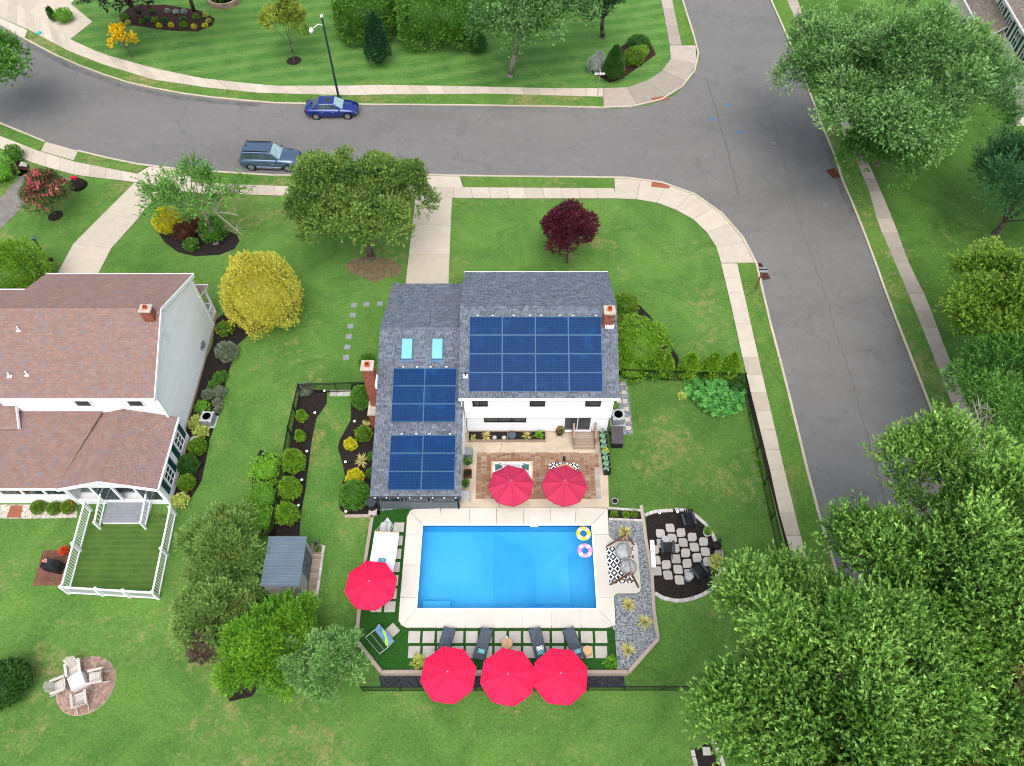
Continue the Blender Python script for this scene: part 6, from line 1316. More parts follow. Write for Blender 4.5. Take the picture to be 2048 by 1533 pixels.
# shed with ribbed roof
sA, sB_, sC, sD = G(538, 1073, 2.2), G(614, 1071, 2.2), G(600, 1172, 2.0), G(520, 1174, 2.0)
sh = thing('garden_shed', 'grey panel garden shed with a dark ribbed steel roof', 'shed', G(570, 1140)); o_ = sh.location
xL = (sA.x + sD.x) / 2; xR = (sB_.x + sC.x) / 2; yN_ = sA.y; yS_ = sD.y
B(o_).box(xL + .1, xR - .1, yS_ + .1, yN_ - .1, 0, 2.0).obj('wall', MT['shedwall'], sh)
B(o_).add([(xL, yS_, 2.0), (xR, yS_, 2.0), (xR, yN_, 2.12), (xL, yN_, 2.12), (xL, yS_, 2.06), (xR, yS_, 2.06), (xR, yN_, 2.18), (xL, yN_, 2.18)], [(3, 2, 1, 0), (4, 5, 6, 7), (0, 1, 5, 4), (1, 2, 6, 5), (2, 3, 7, 6), (3, 0, 4, 7)]).obj('roof', MT['shedroof'], sh)
for k in range(19): y_ = yS_ + (yN_ - yS_) * (k + .5) / 19; z = 2.06 + .12 * (k + .5) / 19; B(o_).add([(xL, y_ - .045, z), (xL, y_ - .02, z + .035), (xL, y_ + .02, z + .035), (xL, y_ + .045, z), (xR, y_ - .045, z), (xR, y_ - .02, z + .035), (xR, y_ + .02, z + .035), (xR, y_ + .045, z)], [(0, 4, 5, 1), (1, 5, 6, 2), (2, 6, 7, 3)]).obj('roof_rib', MT['shedroof'], sh)
dr = B(o_).box(xR - .1, xR - .06, yS_ + 1.0, yN_ - .45, .05, 1.85).obj('door', MT['shedroof'], sh); B(o_).box(xR - .06, xR - .02, (yS_ + yN_) / 2 + .1, (yS_ + yN_) / 2 + .16, .9, 1.2).obj('handle', MT['black'], dr)
for k in range(9): z = .15 + k * .2; B(o_).box(xR - .06, xR - .045, yS_ + 1.05, yN_ - .5, z, z + .02).obj('door_groove', MT['dgrey'], dr)
for k in range(6): z = .3 + k * .3; B(o_).box(xL + .1, xR - .1, yS_ + .09, yS_ + .1, z, z + .02).obj('panel_seam', MT['grey'], sh)
wk = thing('board_walk', 'weathered timber board walk along the east side of the shed', 'boardwalk', G(630, 1150)); o_ = wk.location
w0, w1, w2, w3 = G(623, 1090), G(646, 1090), G(633, 1206), G(616, 1208)
for k in range(24): f0, f1 = k / 24 + .002, (k + 1) / 24 - .003; B(o_).prism([w0.lerp(w3, f0), w1.lerp(w2, f0), w1.lerp(w2, f1), w0.lerp(w3, f1)], .0, .06).obj('board', MT['wood_old'], wk)
pot('upper of two dark pots with dry plants on the board walk', 633, 1093, .17, .2, 'black_m', 'sage', 1.1, 120, z=.06); pot('lower of two dark pots with a green plant on the board walk', 637, 1102, .17, .2, 'terracotta', 'sh', .9, 120, z=.06)
t = thing('wheelbarrow', 'black wheelbarrow and tools stored behind the shed', 'wheelbarrow', G(540, 1212, .0), R(70)); B().add([(-.4, -.28, .3), (.4, -.22, .3), (.4, .22, .3), (-.4, .28, .3), (-.55, -.36, .6), (.6, -.34, .55), (.6, .34, .55), (-.55, .36, .6)], [(0, 1, 2, 3), (0, 4, 5, 1), (1, 5, 6, 2), (2, 6, 7, 3), (3, 7, 4, 0)]).obj('tray', MT['black_m'], t)
for s_ in (-1, 1): B().bar((.5, s_ * .1, .2), (-.95, s_ * .3, .5), .04, .04).obj('handle', MT['dgrey'], t)
B().tube((.55, -.05, .18), (.55, .05, .18), .18, n=14).obj('wheel', MT['tyre'], t)

# ---------------------------------------------------------------- vehicles (built nose towards +x)
def car(label, loc, rz, paint, L, W, H, suv):
    t = thing('parked_car', label, 'car', loc, rz); hl, hw = L / 2, W / 2; zb = .32; belt = H * .64
    # body shell: cross sections along the length  (x, half width, underside, shoulder, deck)
    if suv: S = [(-hl, .80, .5, .8, .85), (-hl + .06, .93, .36, .95, 1.05), (-hl + .5, .99, .3, 1.05, 1.12), (-.9, 1, .26, 1.05, 1.12), (.5, 1, .26, 1.03, 1.1), (hl - 1.35, 1, .3, 1.0, 1.1), (hl - .7, .97, .3, .93, 1.06), (hl - .2, .88, .34, .84, .95), (hl, .7, .42, .66, .72)]
    else: S = [(-hl, .72, .48, .78, .84), (-hl + .08, .88, .34, .86, .98), (-hl + .5, .97, .28, .9, 1.02), (-.9, 1, .22, .9, 1.0), (.5, 1, .22, .88, .98), (hl - 1.3, .99, .26, .84, .95), (hl - .7, .95, .28, .76, .87), (hl - .2, .84, .32, .66, .74), (hl, .62, .4, .54, .58)]
    k_ = H / (1.76 if suv else 1.48); V = []; Fs = []; n = 10
    for x, wf, z0, zs, zt in S:
        w = hw * wf; z0 *= k_; zs *= k_; zt *= k_
        V += [(x, -w * .86, z0), (x, -w * .98, z0 + .1), (x, -w, (z0 + zs) / 2 + .05), (x, -w * .97, zs), (x, -w * .78, zt), (x, w * .78, zt), (x, w * .97, zs), (x, w, (z0 + zs) / 2 + .05), (x, w * .98, z0 + .1), (x, w * .86, z0)]
    m = len(S)
    for i in range(m - 1):
        for j in range(n): Fs.append((i * n + j, (i + 1) * n + j, (i + 1) * n + (j + 1) % n, i * n + (j + 1) % n))
    Fs += [tuple(range(n)), tuple(range(m * n - 1, (m - 1) * n - 1, -1))]
    b = B().add(V, Fs, .5)
    # cabin
    zc = (1.04 if suv else .93) * k_
    if suv: lo = (-hl + .12, hl - 1.45); hi = (-hl + .42, hl - 2.25)
    else: lo = (-hl + .55, hl - 1.25); hi = (-hl + 1.35, hl - 2.1)
    wl_, wh = hw * .9, hw * (.72 if suv else .66); zt = H
    C = [(lo[0], -wl_, zc), (lo[1], -wl_ * .94, zc - .03), (lo[1], wl_ * .94, zc - .03), (lo[0], wl_, zc), (hi[0], -wh, zt - .04), (hi[1], -wh, zt - .05), (hi[1], wh, zt - .05), (hi[0], wh, zt - .04)]
    xm_ = (hi[0] + hi[1]) / 2
    body = b.obj('body', MT[paint], t, True)
    bm = bmesh.new(); vs = [bm.verts.new(p) for p in C]
    for f in [(3, 2, 1, 0), (4, 5, 6, 7), (0, 1, 5, 4), (1, 2, 6, 5), (2, 3, 7, 6), (3, 0, 4, 7)]: bm.faces.new([vs[i] for i in f])
    bmesh.ops.bevel(bm, geom=bm.edges[:], offset=.09, segments=3, affect='EDGES', profile=.6)
    me = bpy.data.meshes.new('cabin'); bm.to_mesh(me); bm.free(); me.materials.append(MT[paint]); me.polygons.foreach_set('use_smooth', [True] * len(me.polygons)); me.attributes.new('tint', 'FLOAT', 'FACE'); inst(me, 'cabin', t)
    C = [Vector(c) for c in C]
    def pane(nm, q, i0, i1, j0, j1, mat='glass_car', off=.012):      # q: quad bottom-left, bottom-right, top-right, top-left
        a, b_, c, d = q; nr = (b_ - a).cross(d - a).normalized(); P = lambda u, v: a.lerp(b_, u).lerp(d.lerp(c, u), v) + nr * off
        pts = [P(i0, j0), P(i1, j0), P(i1, j1), P(i0, j1)]; B().add(pts + [p - nr * .03 for p in pts], [(0, 1, 2, 3), (0, 4, 5, 1), (1, 5, 6, 2), (2, 6, 7, 3), (3, 7, 4, 0)]).obj(nm, MT[mat], t)
    pane('windshield', (C[1], C[2], C[6], C[5]), .06, .94, .06, .93, 'windshield'); pane('rear_window', (C[3], C[0], C[4], C[7]), .1, .9, .15 if not suv else .35, .9)
    for q in ((C[0], C[1], C[5], C[4]), (C[2], C[3], C[7], C[6])):
        seg = ((.08, .3), (.34, .6), (.63, .9)) if suv else ((.16, .5), (.53, .86))
        if q[0] is C[2]: seg = [(1 - b_, 1 - a) for a, b_ in seg]
        for a, b_ in seg: pane('side_window', q, a, b_, .16, .84)
        if not suv: pane('chrome_trim', q, .12, .88, .86, .92, 'chrome', .015); pane('chrome_trim', q, .1, .9, .09, .13, 'chrome', .015)
    if suv:
        for s_ in (-1, 1): B().bar((hi[0] + .1, s_ * (wh - .06), zt + .015), (hi[1] - .1, s_ * (wh - .06), zt + .005), .05, .05).obj('roof_rail', MT['black'], t)
        for s_ in (-1, 1): B().box(-1.1, 1.0, s_ * hw - .03, s_ * hw + .03, .3, .36).obj('running_board', MT['chrome'], t)
        B().tube((hi[0] + .3, .1, zt - .03), (hi[0] + .1, .1, zt + .06), .03, .015, 6).obj('antenna', MT['black'], t)
    else: B().box(xm_ - .05, xm_ + .38, -.36, .36, zt - .06, zt - .025).obj('sunroof', MT['glass'], t)
    wr_ = .36 if suv else .33
    for x in (-hl + .98, hl - .92):
        for s_ in (-1, 1):
            B().lathe([(wr_ + .06, -.03), (wr_ + .06, .0)], n=18).obj('wheel_arch', MT['black'], t, loc=(x, s_ * (hw - .045), wr_ + .02)).rotation_euler = (R(90) * s_, 0, 0)
            w_ = B().lathe([(wr_ * .7, -.11), (wr_ * .96, -.1), (wr_, -.05), (wr_, .05), (wr_ * .96, .1), (wr_ * .7, .11)], n=22).obj('tyre', MT['tyre'], t, True, (x, s_ * (hw - .1), wr_)); w_.rotation_euler = (R(90), 0, 0)
            B().lathe([(wr_ * .68, 0), (wr_ * .68, .015), (wr_ * .6, .02), (.01, .01)], n=20).obj('hub', MT['dgrey'], w_, loc=(0, 0, -.115 * s_)).rotation_euler = (0, 0 if s_ < 0 else math.pi, 0)
            for k in range(9): a = k * 2 * math.pi / 9; B().bar((.03, 0, 0), (wr_ * .66, 0, 0), .035, .02).obj('spoke', MT['rim'], w_, loc=(0, 0, -.135 * s_)).rotation_euler = (0, 0, a)
            B().lathe([(wr_ * .62, 0), (wr_ * .7, 0), (wr_ * .7, .02), (wr_ * .62, .02), (wr_ * .62, 0)], n=22).obj('rim', MT['rim'], w_, loc=(0, 0, -.125 * s_ - .01))
    for s_ in (-1, 1):
        B().lathe([(.16, 0), (.15, .09), (.05, .13), (.01, .135)], n=12, sx=1.3, sy=.6).obj('headlight', MT['lampglass'], t, True, (hl - .3, s_ * hw * .68, (.74 if suv else .58) * k_)).rotation_euler = (0, R(35), s_ * R(25))
        B().box(-.05, .05, -.16, .16, -.08, .08).obj('taillight', MT['tail'], t, loc=(-hl + .05, s_ * hw * .74, (.88 if suv else .8) * k_))
        B().add([(0, 0, 0), (.12, 0, 0), (.16, s_ * .2, .02), (.02, s_ * .2, .02), (0, 0, .12), (.1, 0, .12), (.12, s_ * .2, .13), (.02, s_ * .2, .13)], [(0, 1, 2, 3), (4, 5, 6, 7), (0, 1, 5, 4), (1, 2, 6, 5), (2, 3, 7, 6), (3, 0, 4, 7)]).obj('wing_mirror', MT[paint], t, loc=(hi[1] + .45, s_ * hw * .9, zc + .0))
        for x in ((-.75, .2) if not suv else (-.7, .35)): B().box(x - .09, x + .09, s_ * hw - .01, s_ * hw + .035, .72 * k_, .75 * k_).obj('door_handle', MT['chrome'], t)
    B().box(hl - .09, hl + .005, -.42, .42, .44 * k_, .62 * k_).obj('grille', MT['black'], t)
    for k in range(4): B().box(hl + .004, hl + .015, -.4, .4, (.46 + k * .045) * k_, (.475 + k * .045) * k_).obj('grille_bar', MT['chrome'], t)
    B().box(-hl - .01, -hl + .02, -.26, .26, .56 * k_, .7 * k_).obj('licence_plate', MT['vinyl'], t); return t
p = G(664, 241); car('royal blue sedan with chrome window trim parked at the far kerb', (p.x, p.y + .95, .018), R(1), 'paint_b', 4.7, 1.82, 1.48, False)
p = G(542, 344); car('slate blue SUV with black roof rails parked behind the street trees', (p.x, p.y + 1.0, .018), R(-3), 'paint_s', 5.0, 1.98, 1.77, True)

# ---------------------------------------------------------------- street furniture
t = thing('street_lamp', 'tall dark street lamp with a silver arm head behind the blue sedan', 'street lamp', G(678, 198)); B().tube((0, 0, 0), (0, 0, .3), .16, .14, 12).tube((0, 0, .3), (0, 0, 7.9), .11, .075, 12).obj('pole', plain('dark_teal_pole', '26343a', .5), t)
B().tube((0, 0, 7.1), (-.35, -.15, 7.35), .03).tube((-.35, -.15, 7.35), (-.85, -.35, 7.1), .03).obj('arm', MT['vinyl'], t); B().lathe([(.05, .25), (.16, .12), (.2, 0), (.15, -.14), (.03, -.18)], n=14, sx=1.0, sy=1.3).obj('lamp_head', MT['lampglass'], t, True, (-1.0, -.45, 6.95)); B().lathe([(.12, 0), (.13, .12), (.08, .16)], n=10).obj('photocell', MT['vinyl'], t, loc=(0, 0, 7.9))
t = thing('yard_lamp', 'thin black post lamp on the lawn in front of the crape myrtle', 'lamp post', G(98, 521)); B().tube((0, 0, 0), (0, 0, 2.1), .045, n=8).obj('post', MT['black'], t); B().lathe([(.06, 2.1), (.12, 2.15), (.14, 2.4), (.16, 2.42), (.02, 2.55)], n=6).obj('lantern', MT['glass'], t); B().lathe([(.17, 2.41), (.02, 2.56)], n=6).obj('cap', MT['alu'], t)
t = thing('street_sign', 'green-grey street name sign on a thin post by the conical yew', 'street sign', G(1195, 193)); B().tube((0, 0, 0), (0, 0, 2.4), .03, n=8).obj('post', MT['steel'], t)
for k, rz in ((0, 0), (1, 90)):
    s_ = B().box(-.45, .45, -.012, .012, 0, .2).obj('sign_blade', MT['vinyl'], t, loc=(0, 0, 2.22 + k * .22)); s_.rotation_euler = (0, 0, R(rz))
    x = -.36
    for wl_ in (.07, .05, .08, .06, .07, .0, .09, .06):
        if wl_: B().box(x, x + wl_, -.018, -.0125, .07, .13).obj('lettering', MT['dgrey'], s_)
        x += wl_ + .025 if wl_ else .06
t = thing('basketball_hoop', 'grey backboard on a rust brown pole leaning over the gutter drain', 'basketball hoop', G(1511, 579)); B().tube((0, 0, 0), (0, 0, 2.1), .055, n=8).obj('pole', MT['rust'], t)
hd = B().box(-.3, .3, -.24, .24, 2.1, 2.14).box(-.3, .3, -.03, .03, 2.14, 2.17).obj('board', MT['grey'], t); B().box(-.31, .31, -.05, .05, 2.17, 2.19).obj('stripe', MT['black'], t)
t.name = 'mailbox_stand'; t['label'] = 'grey ridged box top on a rust brown post beside the gutter drain'; t['category'] = 'utility box'
p = G(78, 67, .07); tag(B().lathe([(.22, 0), (.22, .12), (.02, .16)], n=12).obj('utility_cap', plain('teal_plastic', '28b5b0', .5), loc=p), 'small teal utility cap on the far sidewalk at the top left', 'utility cap')
b = B(); t = thing('stone_planter', 'round stone-walled planter at the top edge of the far lawn', 'planter', G(450, 2)); r = M(450, 2, 30)
for j in range(4):
    for k in range(26): a = (k + .5 * (j % 2)) * 2 * math.pi / 26; B().box(-r * .115, r * .115, -.12, .12, j * .14, j * .14 + .13).obj('stone', pieces('planter_stone', ['8f7a68', 'a08c7a', '7d6b5e'], .9) if (j == 0 and k == 0) else bpy.data.materials['planter_stone'], t, loc=(r * math.cos(a), r * math.sin(a), 0)).rotation_euler = (0, 0, a + math.pi / 2)
B().lathe([(r - .1, .45), (.01, .45)], n=20).obj('soil', MT['mulch_b'], t); inst(bush_mesh((r * .8, r * .8, .4), 900, .12, 'oak', 2, 0, 4), 'plants', t, (0, 0, .4))
t = thing('rock_cover', 'dark mulch mound with a red toy on top by the sidewalk', 'mound', G(157, 372)); B().lathe([(.75, 0), (.6, .3), (.35, .6), (.1, .75), (.01, .76)], n=12).obj('mound', MT['mulch'], t, True); B().box(-.25, .2, -.1, .12, .75, .95).obj('red_top', MT['red'], t)
t = thing('rock', 'pale jagged rock beside the old driveway', 'rock', G(47, 332)); B().add([(-.4, -.1, 0), (.4, -.15, 0), (.25, .25, 0), (-.2, .3, 0), (.05, .05, .45), (-.15, .1, .3)], [(0, 1, 4, 5), (1, 2, 4), (2, 3, 5, 4), (3, 0, 5)]).obj('stone', MT['stone'], t)
t = thing('garden_flag', 'small red, white and blue garden flag under the island bed tree', 'flag', G(408, 483)); B().tube((0, 0, 0), (0, 0, 1.0), .012, n=6).obj('pole', MT['black'], t)
for k in range(5): B().box(0, .45, -.006, .006, .5 + k * .1, .6 + k * .1).obj('stripe', MT['red' if k % 2 == 0 else 'vinyl'], t)
B().box(0, .2, -.01, .01, .8, 1.0).obj('canton', MT['paint_b'], t)

# ---------------------------------------------------------------- trees
def tr(label, bpx, cpx, cz, rad, mat, n, leaf, **kw):
    rad = tuple(k * kw.pop('sc', .9) if i == 0 else k * .88 for i, k in enumerate(rad)); c = G(cpx[0], cpx[1], cz); bp = GT(*bpx) if not isinstance(bpx, Vector) else bpx
    return tree(label, bp, c, rad, mat, n, leaf, **kw)
tr('large grey-green street tree overhanging the road at the top right', (1718, 312), (1782, 172), 8.5, (8.9, 7.8, 5.2), 'maple', 22000, .19, nlobes=150, lobe_r=1.05, tight=.7, r0=.34, seed=3, nl=22, bark='bark_l', K=9, slen=.9)
tr('small leafy tree in front of the large street tree beside its trunk', (1752, 330), (1772, 318), 4.4, (3.5, 2.6, 2.6), 'oak', 2600, .22, nlobes=26, lobe_r=1.1, seed=5, bark='bark_l')
tr('broad silvery green tree filling the bottom right corner', (1660, 1400), (1756, 1402), 8.3, (7.5, 7.2, 4.8), 'big', 25000, .185, nlobes=150, lobe_r=.95, tight=.65, r0=.32, seed=8, nl=24, K=10, slen=.95, rise=.6, bark='bark_l', spread=.55)
tr('second broad green tree against the right edge below the road', (1960, 1180), (1935, 1135), 9.0, (6.9, 6.3, 4.8), 'big', 20000, .185, nlobes=115, lobe_r=.95, tight=.65, r0=.3, seed=11, nl=18, K=10, slen=.95, rise=.6, bark='bark_l', spread=.55)
tr('chestnut tree with cream leaf tips in the bottom right corner', (2010, 1500), (2005, 1420), 8.6, (3.4, 3.4, 3.4), 'chest', 3200, .3, nlobes=30, lobe_r=1.1, seed=12, K=10, slen=.6, ratio=.28, rise=.8)
tr('yellow-green tree at the right edge beside the east sidewalk', (2070, 760), (2062, 640), 6.5, (5.6, 5.6, 4.6), 'lime', 12000, .17, nlobes=110, lobe_r=.8, tight=.55, seed=13, nl=14, bark='bark_l')
tr('dark green tree behind the yellow-green tree at the right edge', (2100, 900), (2092, 825), 6.5, (4.6, 4.6, 3.6), 'oak', 9000, .2, nlobes=30, lobe_r=1.1, seed=14, ratio=.3)
tr('round olive-green street tree in front of the home driveway', (742, 515), (716, 408), 5.0, (5.6, 4.5, 3.6), 'street', 14000, .17, nlobes=90, lobe_r=.8, tight=.55, seed=21, nl=14, K=9, slen=.55, r0=.26)
tr('sparse open tree with bare twigs in the island bed', (432, 487), (394, 388), 4.6, (4.6, 2.9, 1.5), 'oak', 1100, .18, nlobes=60, lobe_r=.6, seed=22, nl=14, K=8, slen=.7, bark='bark_l', r0=.2, tight=.2)
tr('small round purple plum tree on the home front lawn', (1133, 525), (1133, 464), 2.7, (2.0, 1.9, 1.6), 'plum', 4600, .14, nlobes=60, lobe_r=.6, seed=23, nl=8, K=8, slen=.3, r0=.08, name='plum_tree')
tr('slim yellow-green tree in a mulch ring on the far lawn', (588, 123), (572, 50), 3.6, (2.0, 2.0, 3.0), 'ytree', 2300, .17, nlobes=30, lobe_r=.6, seed=24, nl=8, K=8, slen=.4, r0=.06)
tr('small tree covered in yellow blossom by the far sidewalk', (264, 117), (247, 82), 1.9, (1.25, 1.1, 1.4), 'yelf', 520, .17, nlobes=16, lobe_r=.34, seed=25, nl=8, K=7, slen=.25, r0=.05)
tr('green tree cut by the left edge beside the road', (-40, 190), (-22, 138), 5.0, (3.0, 3.4, 3.0), 'oak', 3200, .2, nlobes=36, lobe_r=1.1, seed=26)
tr('wide green tree with a tall bare trunk on the far lawn', (1020, 152), (1056, 26), 6.3, (6.4, 4.9, 2.6), 'maple', 7500, .2, nlobes=110, lobe_r=.9, seed=27, nl=12, K=8, bark='bark_l', r0=.26, tight=.6)
tr('dark green tree at the top edge right of the wide tree', (1205, 75), (1206, 12), 4.5, (2.0, 2.0, 2.8), 'dark', 1600, .2, nlobes=24, lobe_r=.8, seed=28)
tr('dark purple-leaved tree at the top left edge', (281, 30), (215, -22), 5.5, (5.0, 2.6, 2.8), 'darkp', 2600, .22, nlobes=36, lobe_r=1.0, seed=29, r0=.25)
tr('bare-trunked tree leaning at the top edge beside the stone planter', (389, 26), (372, -40), 6.5, (3.0, 2.4, 2.2), 'oak', 1500, .22, nlobes=20, lobe_r=1.0, seed=30, r0=.2)
cm = tr('crape myrtle with coral pink blossom beside the old driveway', (111, 430), (96, 392), 2.0, (2.2, 1.9, 1.7), 'crape', 2400, .13, nlobes=34, lobe_r=.5, seed=31, nl=12, K=7, slen=.35, r0=.06, name='crape_myrtle', cat='flowering shrub')
lb = lobes_in((G(96, 392, 2.1).x, G(96, 392, 2.1).y, 2.1), (1.9, 1.65, 1.5), 34, .45, 31); lo_ = cm.location
inst(shoots([(l[0] - lo_.x, l[1] - lo_.y, l[2] - lo_.z + .12, l[3]) for l in lb[::1]], np.array([0, 0, 1.0]), 330, 6, .22, .16, .9, 'blossom', FO['pinkf'], rise=.9, low=-.1), 'blossom', cm)
# bare dead branches
def dead(label, bpx, tips, z0, z1):
    t = thing('dead_branch', label, 'branch', G(*bpx, z0)); b = B(); g = random.Random(bpx[0])
    for tx_, ty_ in tips:
        e = G(tx_, ty_, z1) - t.location; m_ = e * .5 + Vector((g.uniform(-.2, .2), g.uniform(-.2, .2), .15)); b.tube((0, 0, 0), m_, .05, .03, 6); b.tube(m_, e, .03, .012, 5)
        for _ in range(7): q_ = m_.lerp(e, g.random()); b.tube(q_, q_ + Vector((g.uniform(-.7, .7), g.uniform(-.7, .7), g.uniform(-.2, .5))), .015, .005, 4, cap=False)
    b.obj('twigs', MT['dead'], t); return t
dead('pale bare branches among the sparse island bed tree', (430, 425), [(418, 385), (446, 398), (478, 432), (416, 340), (484, 470), (440, 380)], 3.0, 4.8)
dead('pale bare twigs in front of the wide tree on the far lawn', (1024, 70), [(1018, 40), (1040, 42), (1008, 62), (1050, 48), (1030, 28)], 4.6, 6.2)
dead('bare twigs on the street side of the yellow-green tree', (1975, 590), [(1925, 565), (1915, 610), (1935, 545), (1940, 640), (1918, 660)], 5.0, 5.6)
dead('bare twigs at the top of the second broad tree by the road end', (1958, 880), [(1945, 800), (1975, 805), (1930, 835), (1985, 830), (1955, 790)], 7.0, 9.0)

# conifers and hedges
def conifer(label, px, py, rpx, h, mat, n, leaf=.2, e=2, rise=.5, seed=1, fat=1.0, **kw):
    rm = M(px, py, rpx, h * .5) * .84; c = G(px, py, h * .55); base_ = Vector((c.x, c.y, terr(c.y)))
    return tree(label, base_, (c.x, c.y, h * .52), (rm, rm * fat, h * .5), mat, n, leaf, nlobes=kw.pop('nlobes', 130), lobe_r=rm * .17, seed=seed, name=kw.pop('name', 'conifer'), cat=kw.pop('cat', 'conifer'), ratio=.28, K=9, slen=rm * .2, rise=rise, nl=8, low=-.6, spread=.42, tight=.45, **kw)
conifer('olive-brown pine above the shed in the left conifer group', 441, 1098, 92, 3.2, 'pine', 8400, 0.16, seed=41, name='pine_tree')
conifer('middle olive pine left of the shed with green upper boughs', 433, 1228, 88, 3.0, 'pine', 7200, 0.16, seed=42, name='pine_tree')
conifer('brown dead-needled conifer below the middle pine', 412, 1290, 40, 2.8, 'deadn', 2400, 0.144, seed=43)
conifer('bright green fir in front of the left conifer group', 532, 1312, 90, 3.8, 'bright', 7800, 0.16, seed=44, name='fir_tree')
conifer('bright green fir just behind the shed', 585, 1245, 60, 3.0, 'bright', 4320, 0.16, seed=45, name='fir_tree')
conifer('pale blue-green spruce nearest the terrace corner', 668, 1330, 72, 3.4, 'pale', 6000, 0.16, seed=46, name='spruce_tree')
conifer('pale green spruce between the bright fir and the terrace spruce', 600, 1335, 52, 3.0, 'pale', 3600, 0.16, seed=47, name='spruce_tree')
conifer('dark blue-green spruce at the right edge below the street tree', 2058, 372, 128, 9.0, 'spruce', 7200, 0.208, seed=48, name='spruce_tree', rise=.2)
def wall_hedge(label, x0, x1, yfront, yback, h, mat, n, leaf):
    a, c = G(x0 + 4, yfront), G(x1 - 4, yfront); dpt = yback; loc = Vector(((a.x + c.x) / 2, a.y + dpt / 2, 0))
    t = thing('hedge', label, 'hedge', loc); rad = ((c.x - a.x) / 2, dpt / 2, h / 2); inst(core_mesh(rad, mat, 5), 'inner_growth', t); inst(bush_mesh(rad, n, leaf, mat, 5, 0, int(x0), .6, .05), 'leaves', t); return t
wall_hedge('large clipped arborvitae hedge on the far lawn, the wider of two', 795, 965, 110, 9.5, 4.6, 'hedge', 30000, .2)
wall_hedge('clipped arborvitae hedge on the far lawn left of the gap', 668, 792, 100, 9.5, 4.4, 'hedge', 28000, .2)
blob('dark conical holly in front of the gap between the two hedges', 752, 85, 29, 'dark', 1.9, 2.2, .16, cone=.55, rough=.14)
blob('dense conical yew beside the street sign', 1229, 128, 26, 'yew', 1.5, 3, .1, cone=.65, rough=.04)
blob('upper golden-green mounded shrub behind the conical yew', 1277, 88, 22, 'yew', .6, 1.6, .12); blob('lower golden-green mounded shrub right of the conical yew', 1268, 114, 20, 'box', .8, 1.6, .12)
blob('small bright shrub between the two mounds by the yew', 1284, 102, 12, 'bright', .9, 1, .12); blob('pale silvery shrub left of the conical yew', 1192, 130, 17, 'lava', 1.0, .8, .12, flop=.8); blob('low silvery tuft above the pale shrub by the sign', 1199, 115, 10, 'lava', 1.2, .6, .14, flop=.8)
blob('dark rounded laurel in front of the wide hedge right end', 955, 90, 18, 'yew', 1.0, 1.5, .12)
# left side shrubs
blob('large golden yellow thread cypress beside the neighbour gable', 520, 585, 82, 'goldy', 1.1, 1.35, .12, cone=.3, rough=.1, flop=.6)
blob('large bright green arborvitae at the left edge north of the neighbour house', 18, 548, 70, 'hedge_b', .85, 1.5, .13, rough=.12)
blob('big dark green rounded yew at the left edge near the bottom', 8, 1368, 48, 'yew', .75, 2.2, .11, rough=.05)
blob('clipped yellow ball shrub in the island bed', 335, 442, 27, 'gold', .95, 2.4, .1, rough=.03)
blob('reddish barberry mound in front of the yellow ball', 368, 463, 20, 'maroon', .85, 1.6, .1); blob('dark barberry mound under the sparse tree', 382, 450, 20, 'maroon', .7, 1.4, .1); blob('small green rhododendron at the south of the island bed', 382, 490, 14, 'sh', .7, 1, .16)
blob('dense low green shrub at the foot of the sparse tree', 425, 462, 24, 'sh', 1.1, 1.2, .15)
blob('long-leaved ornamental grass clump at the left edge by the driveway', -2, 342, 30, 'grassy', .8, 1.2, .3, ratio=.16, flop=.9); blob('leafy shrub at the end of the old driveway', 28, 308, 17, 'sh', .9, 1, .15)
blob('small upright topiary near the far driveway', 103, 30, 7, 'yew', 2.2, 2, .1); blob('bright green loose shrub beside the far driveway', 127, 33, 16, 'grassy', .8, 1, .18)
FL = [(250, 35, 'box'), (256, 46, 'variegated'), (295, 37, 'spruce'), (310, 41, 'box'), (305, 24, 'yew'), (318, 52, 'gold'), (342, 51, 'gold'), (367, 51, 'box'), (388, 54, 'gold'), (410, 52, 'gold'), (417, 43, 'variegated'), (411, 31, 'variegated'), (393, 35, 'box'), (366, 39, 'spruce'), (330, 40, 'spruce'), (335, 23, 'lava'), (352, 25, 'lava'), (368, 24, 'lava'), (284, 44, 'sh')]
FD = ['yellow-green tuft at the west tip of the far mulch bed', 'pale tuft just below the west tip of the far mulch bed', 'blue-green hosta left of centre in the far mulch bed', 'lime mound right of the left blue hosta in the far bed', 'low dark mound at the back left of the far bed', 'yellow tuft leftmost along the front of the far bed', 'second yellow tuft along the front of the far bed', 'lime tuft below the right blue hosta in the far bed', 'fourth small tuft along the front of the far bed', 'yellow tuft nearest the east end front of the far bed', 'pale yellow tuft at the east tip of the far bed', 'straw coloured tuft at the back of the east tip', 'round lime shrub near the leaning trunk in the far bed', 'blue-green hosta right of centre in the far bed', 'grey-green low plant in the middle of the far bed', 'leftmost of three pale flower tufts at the back of the far bed', 'middle of three pale flower tufts at the back of the far bed', 'rightmost of three pale flower tufts at the back of the far bed', 'dark green small mound at the front left of the far bed']
for (px, py, m_), d in zip(FL, FD): blob(d, px, py, 4.5 if m_ != 'box' else 6, m_, .8, .8, .12, name='bed_plant', cat='plant')
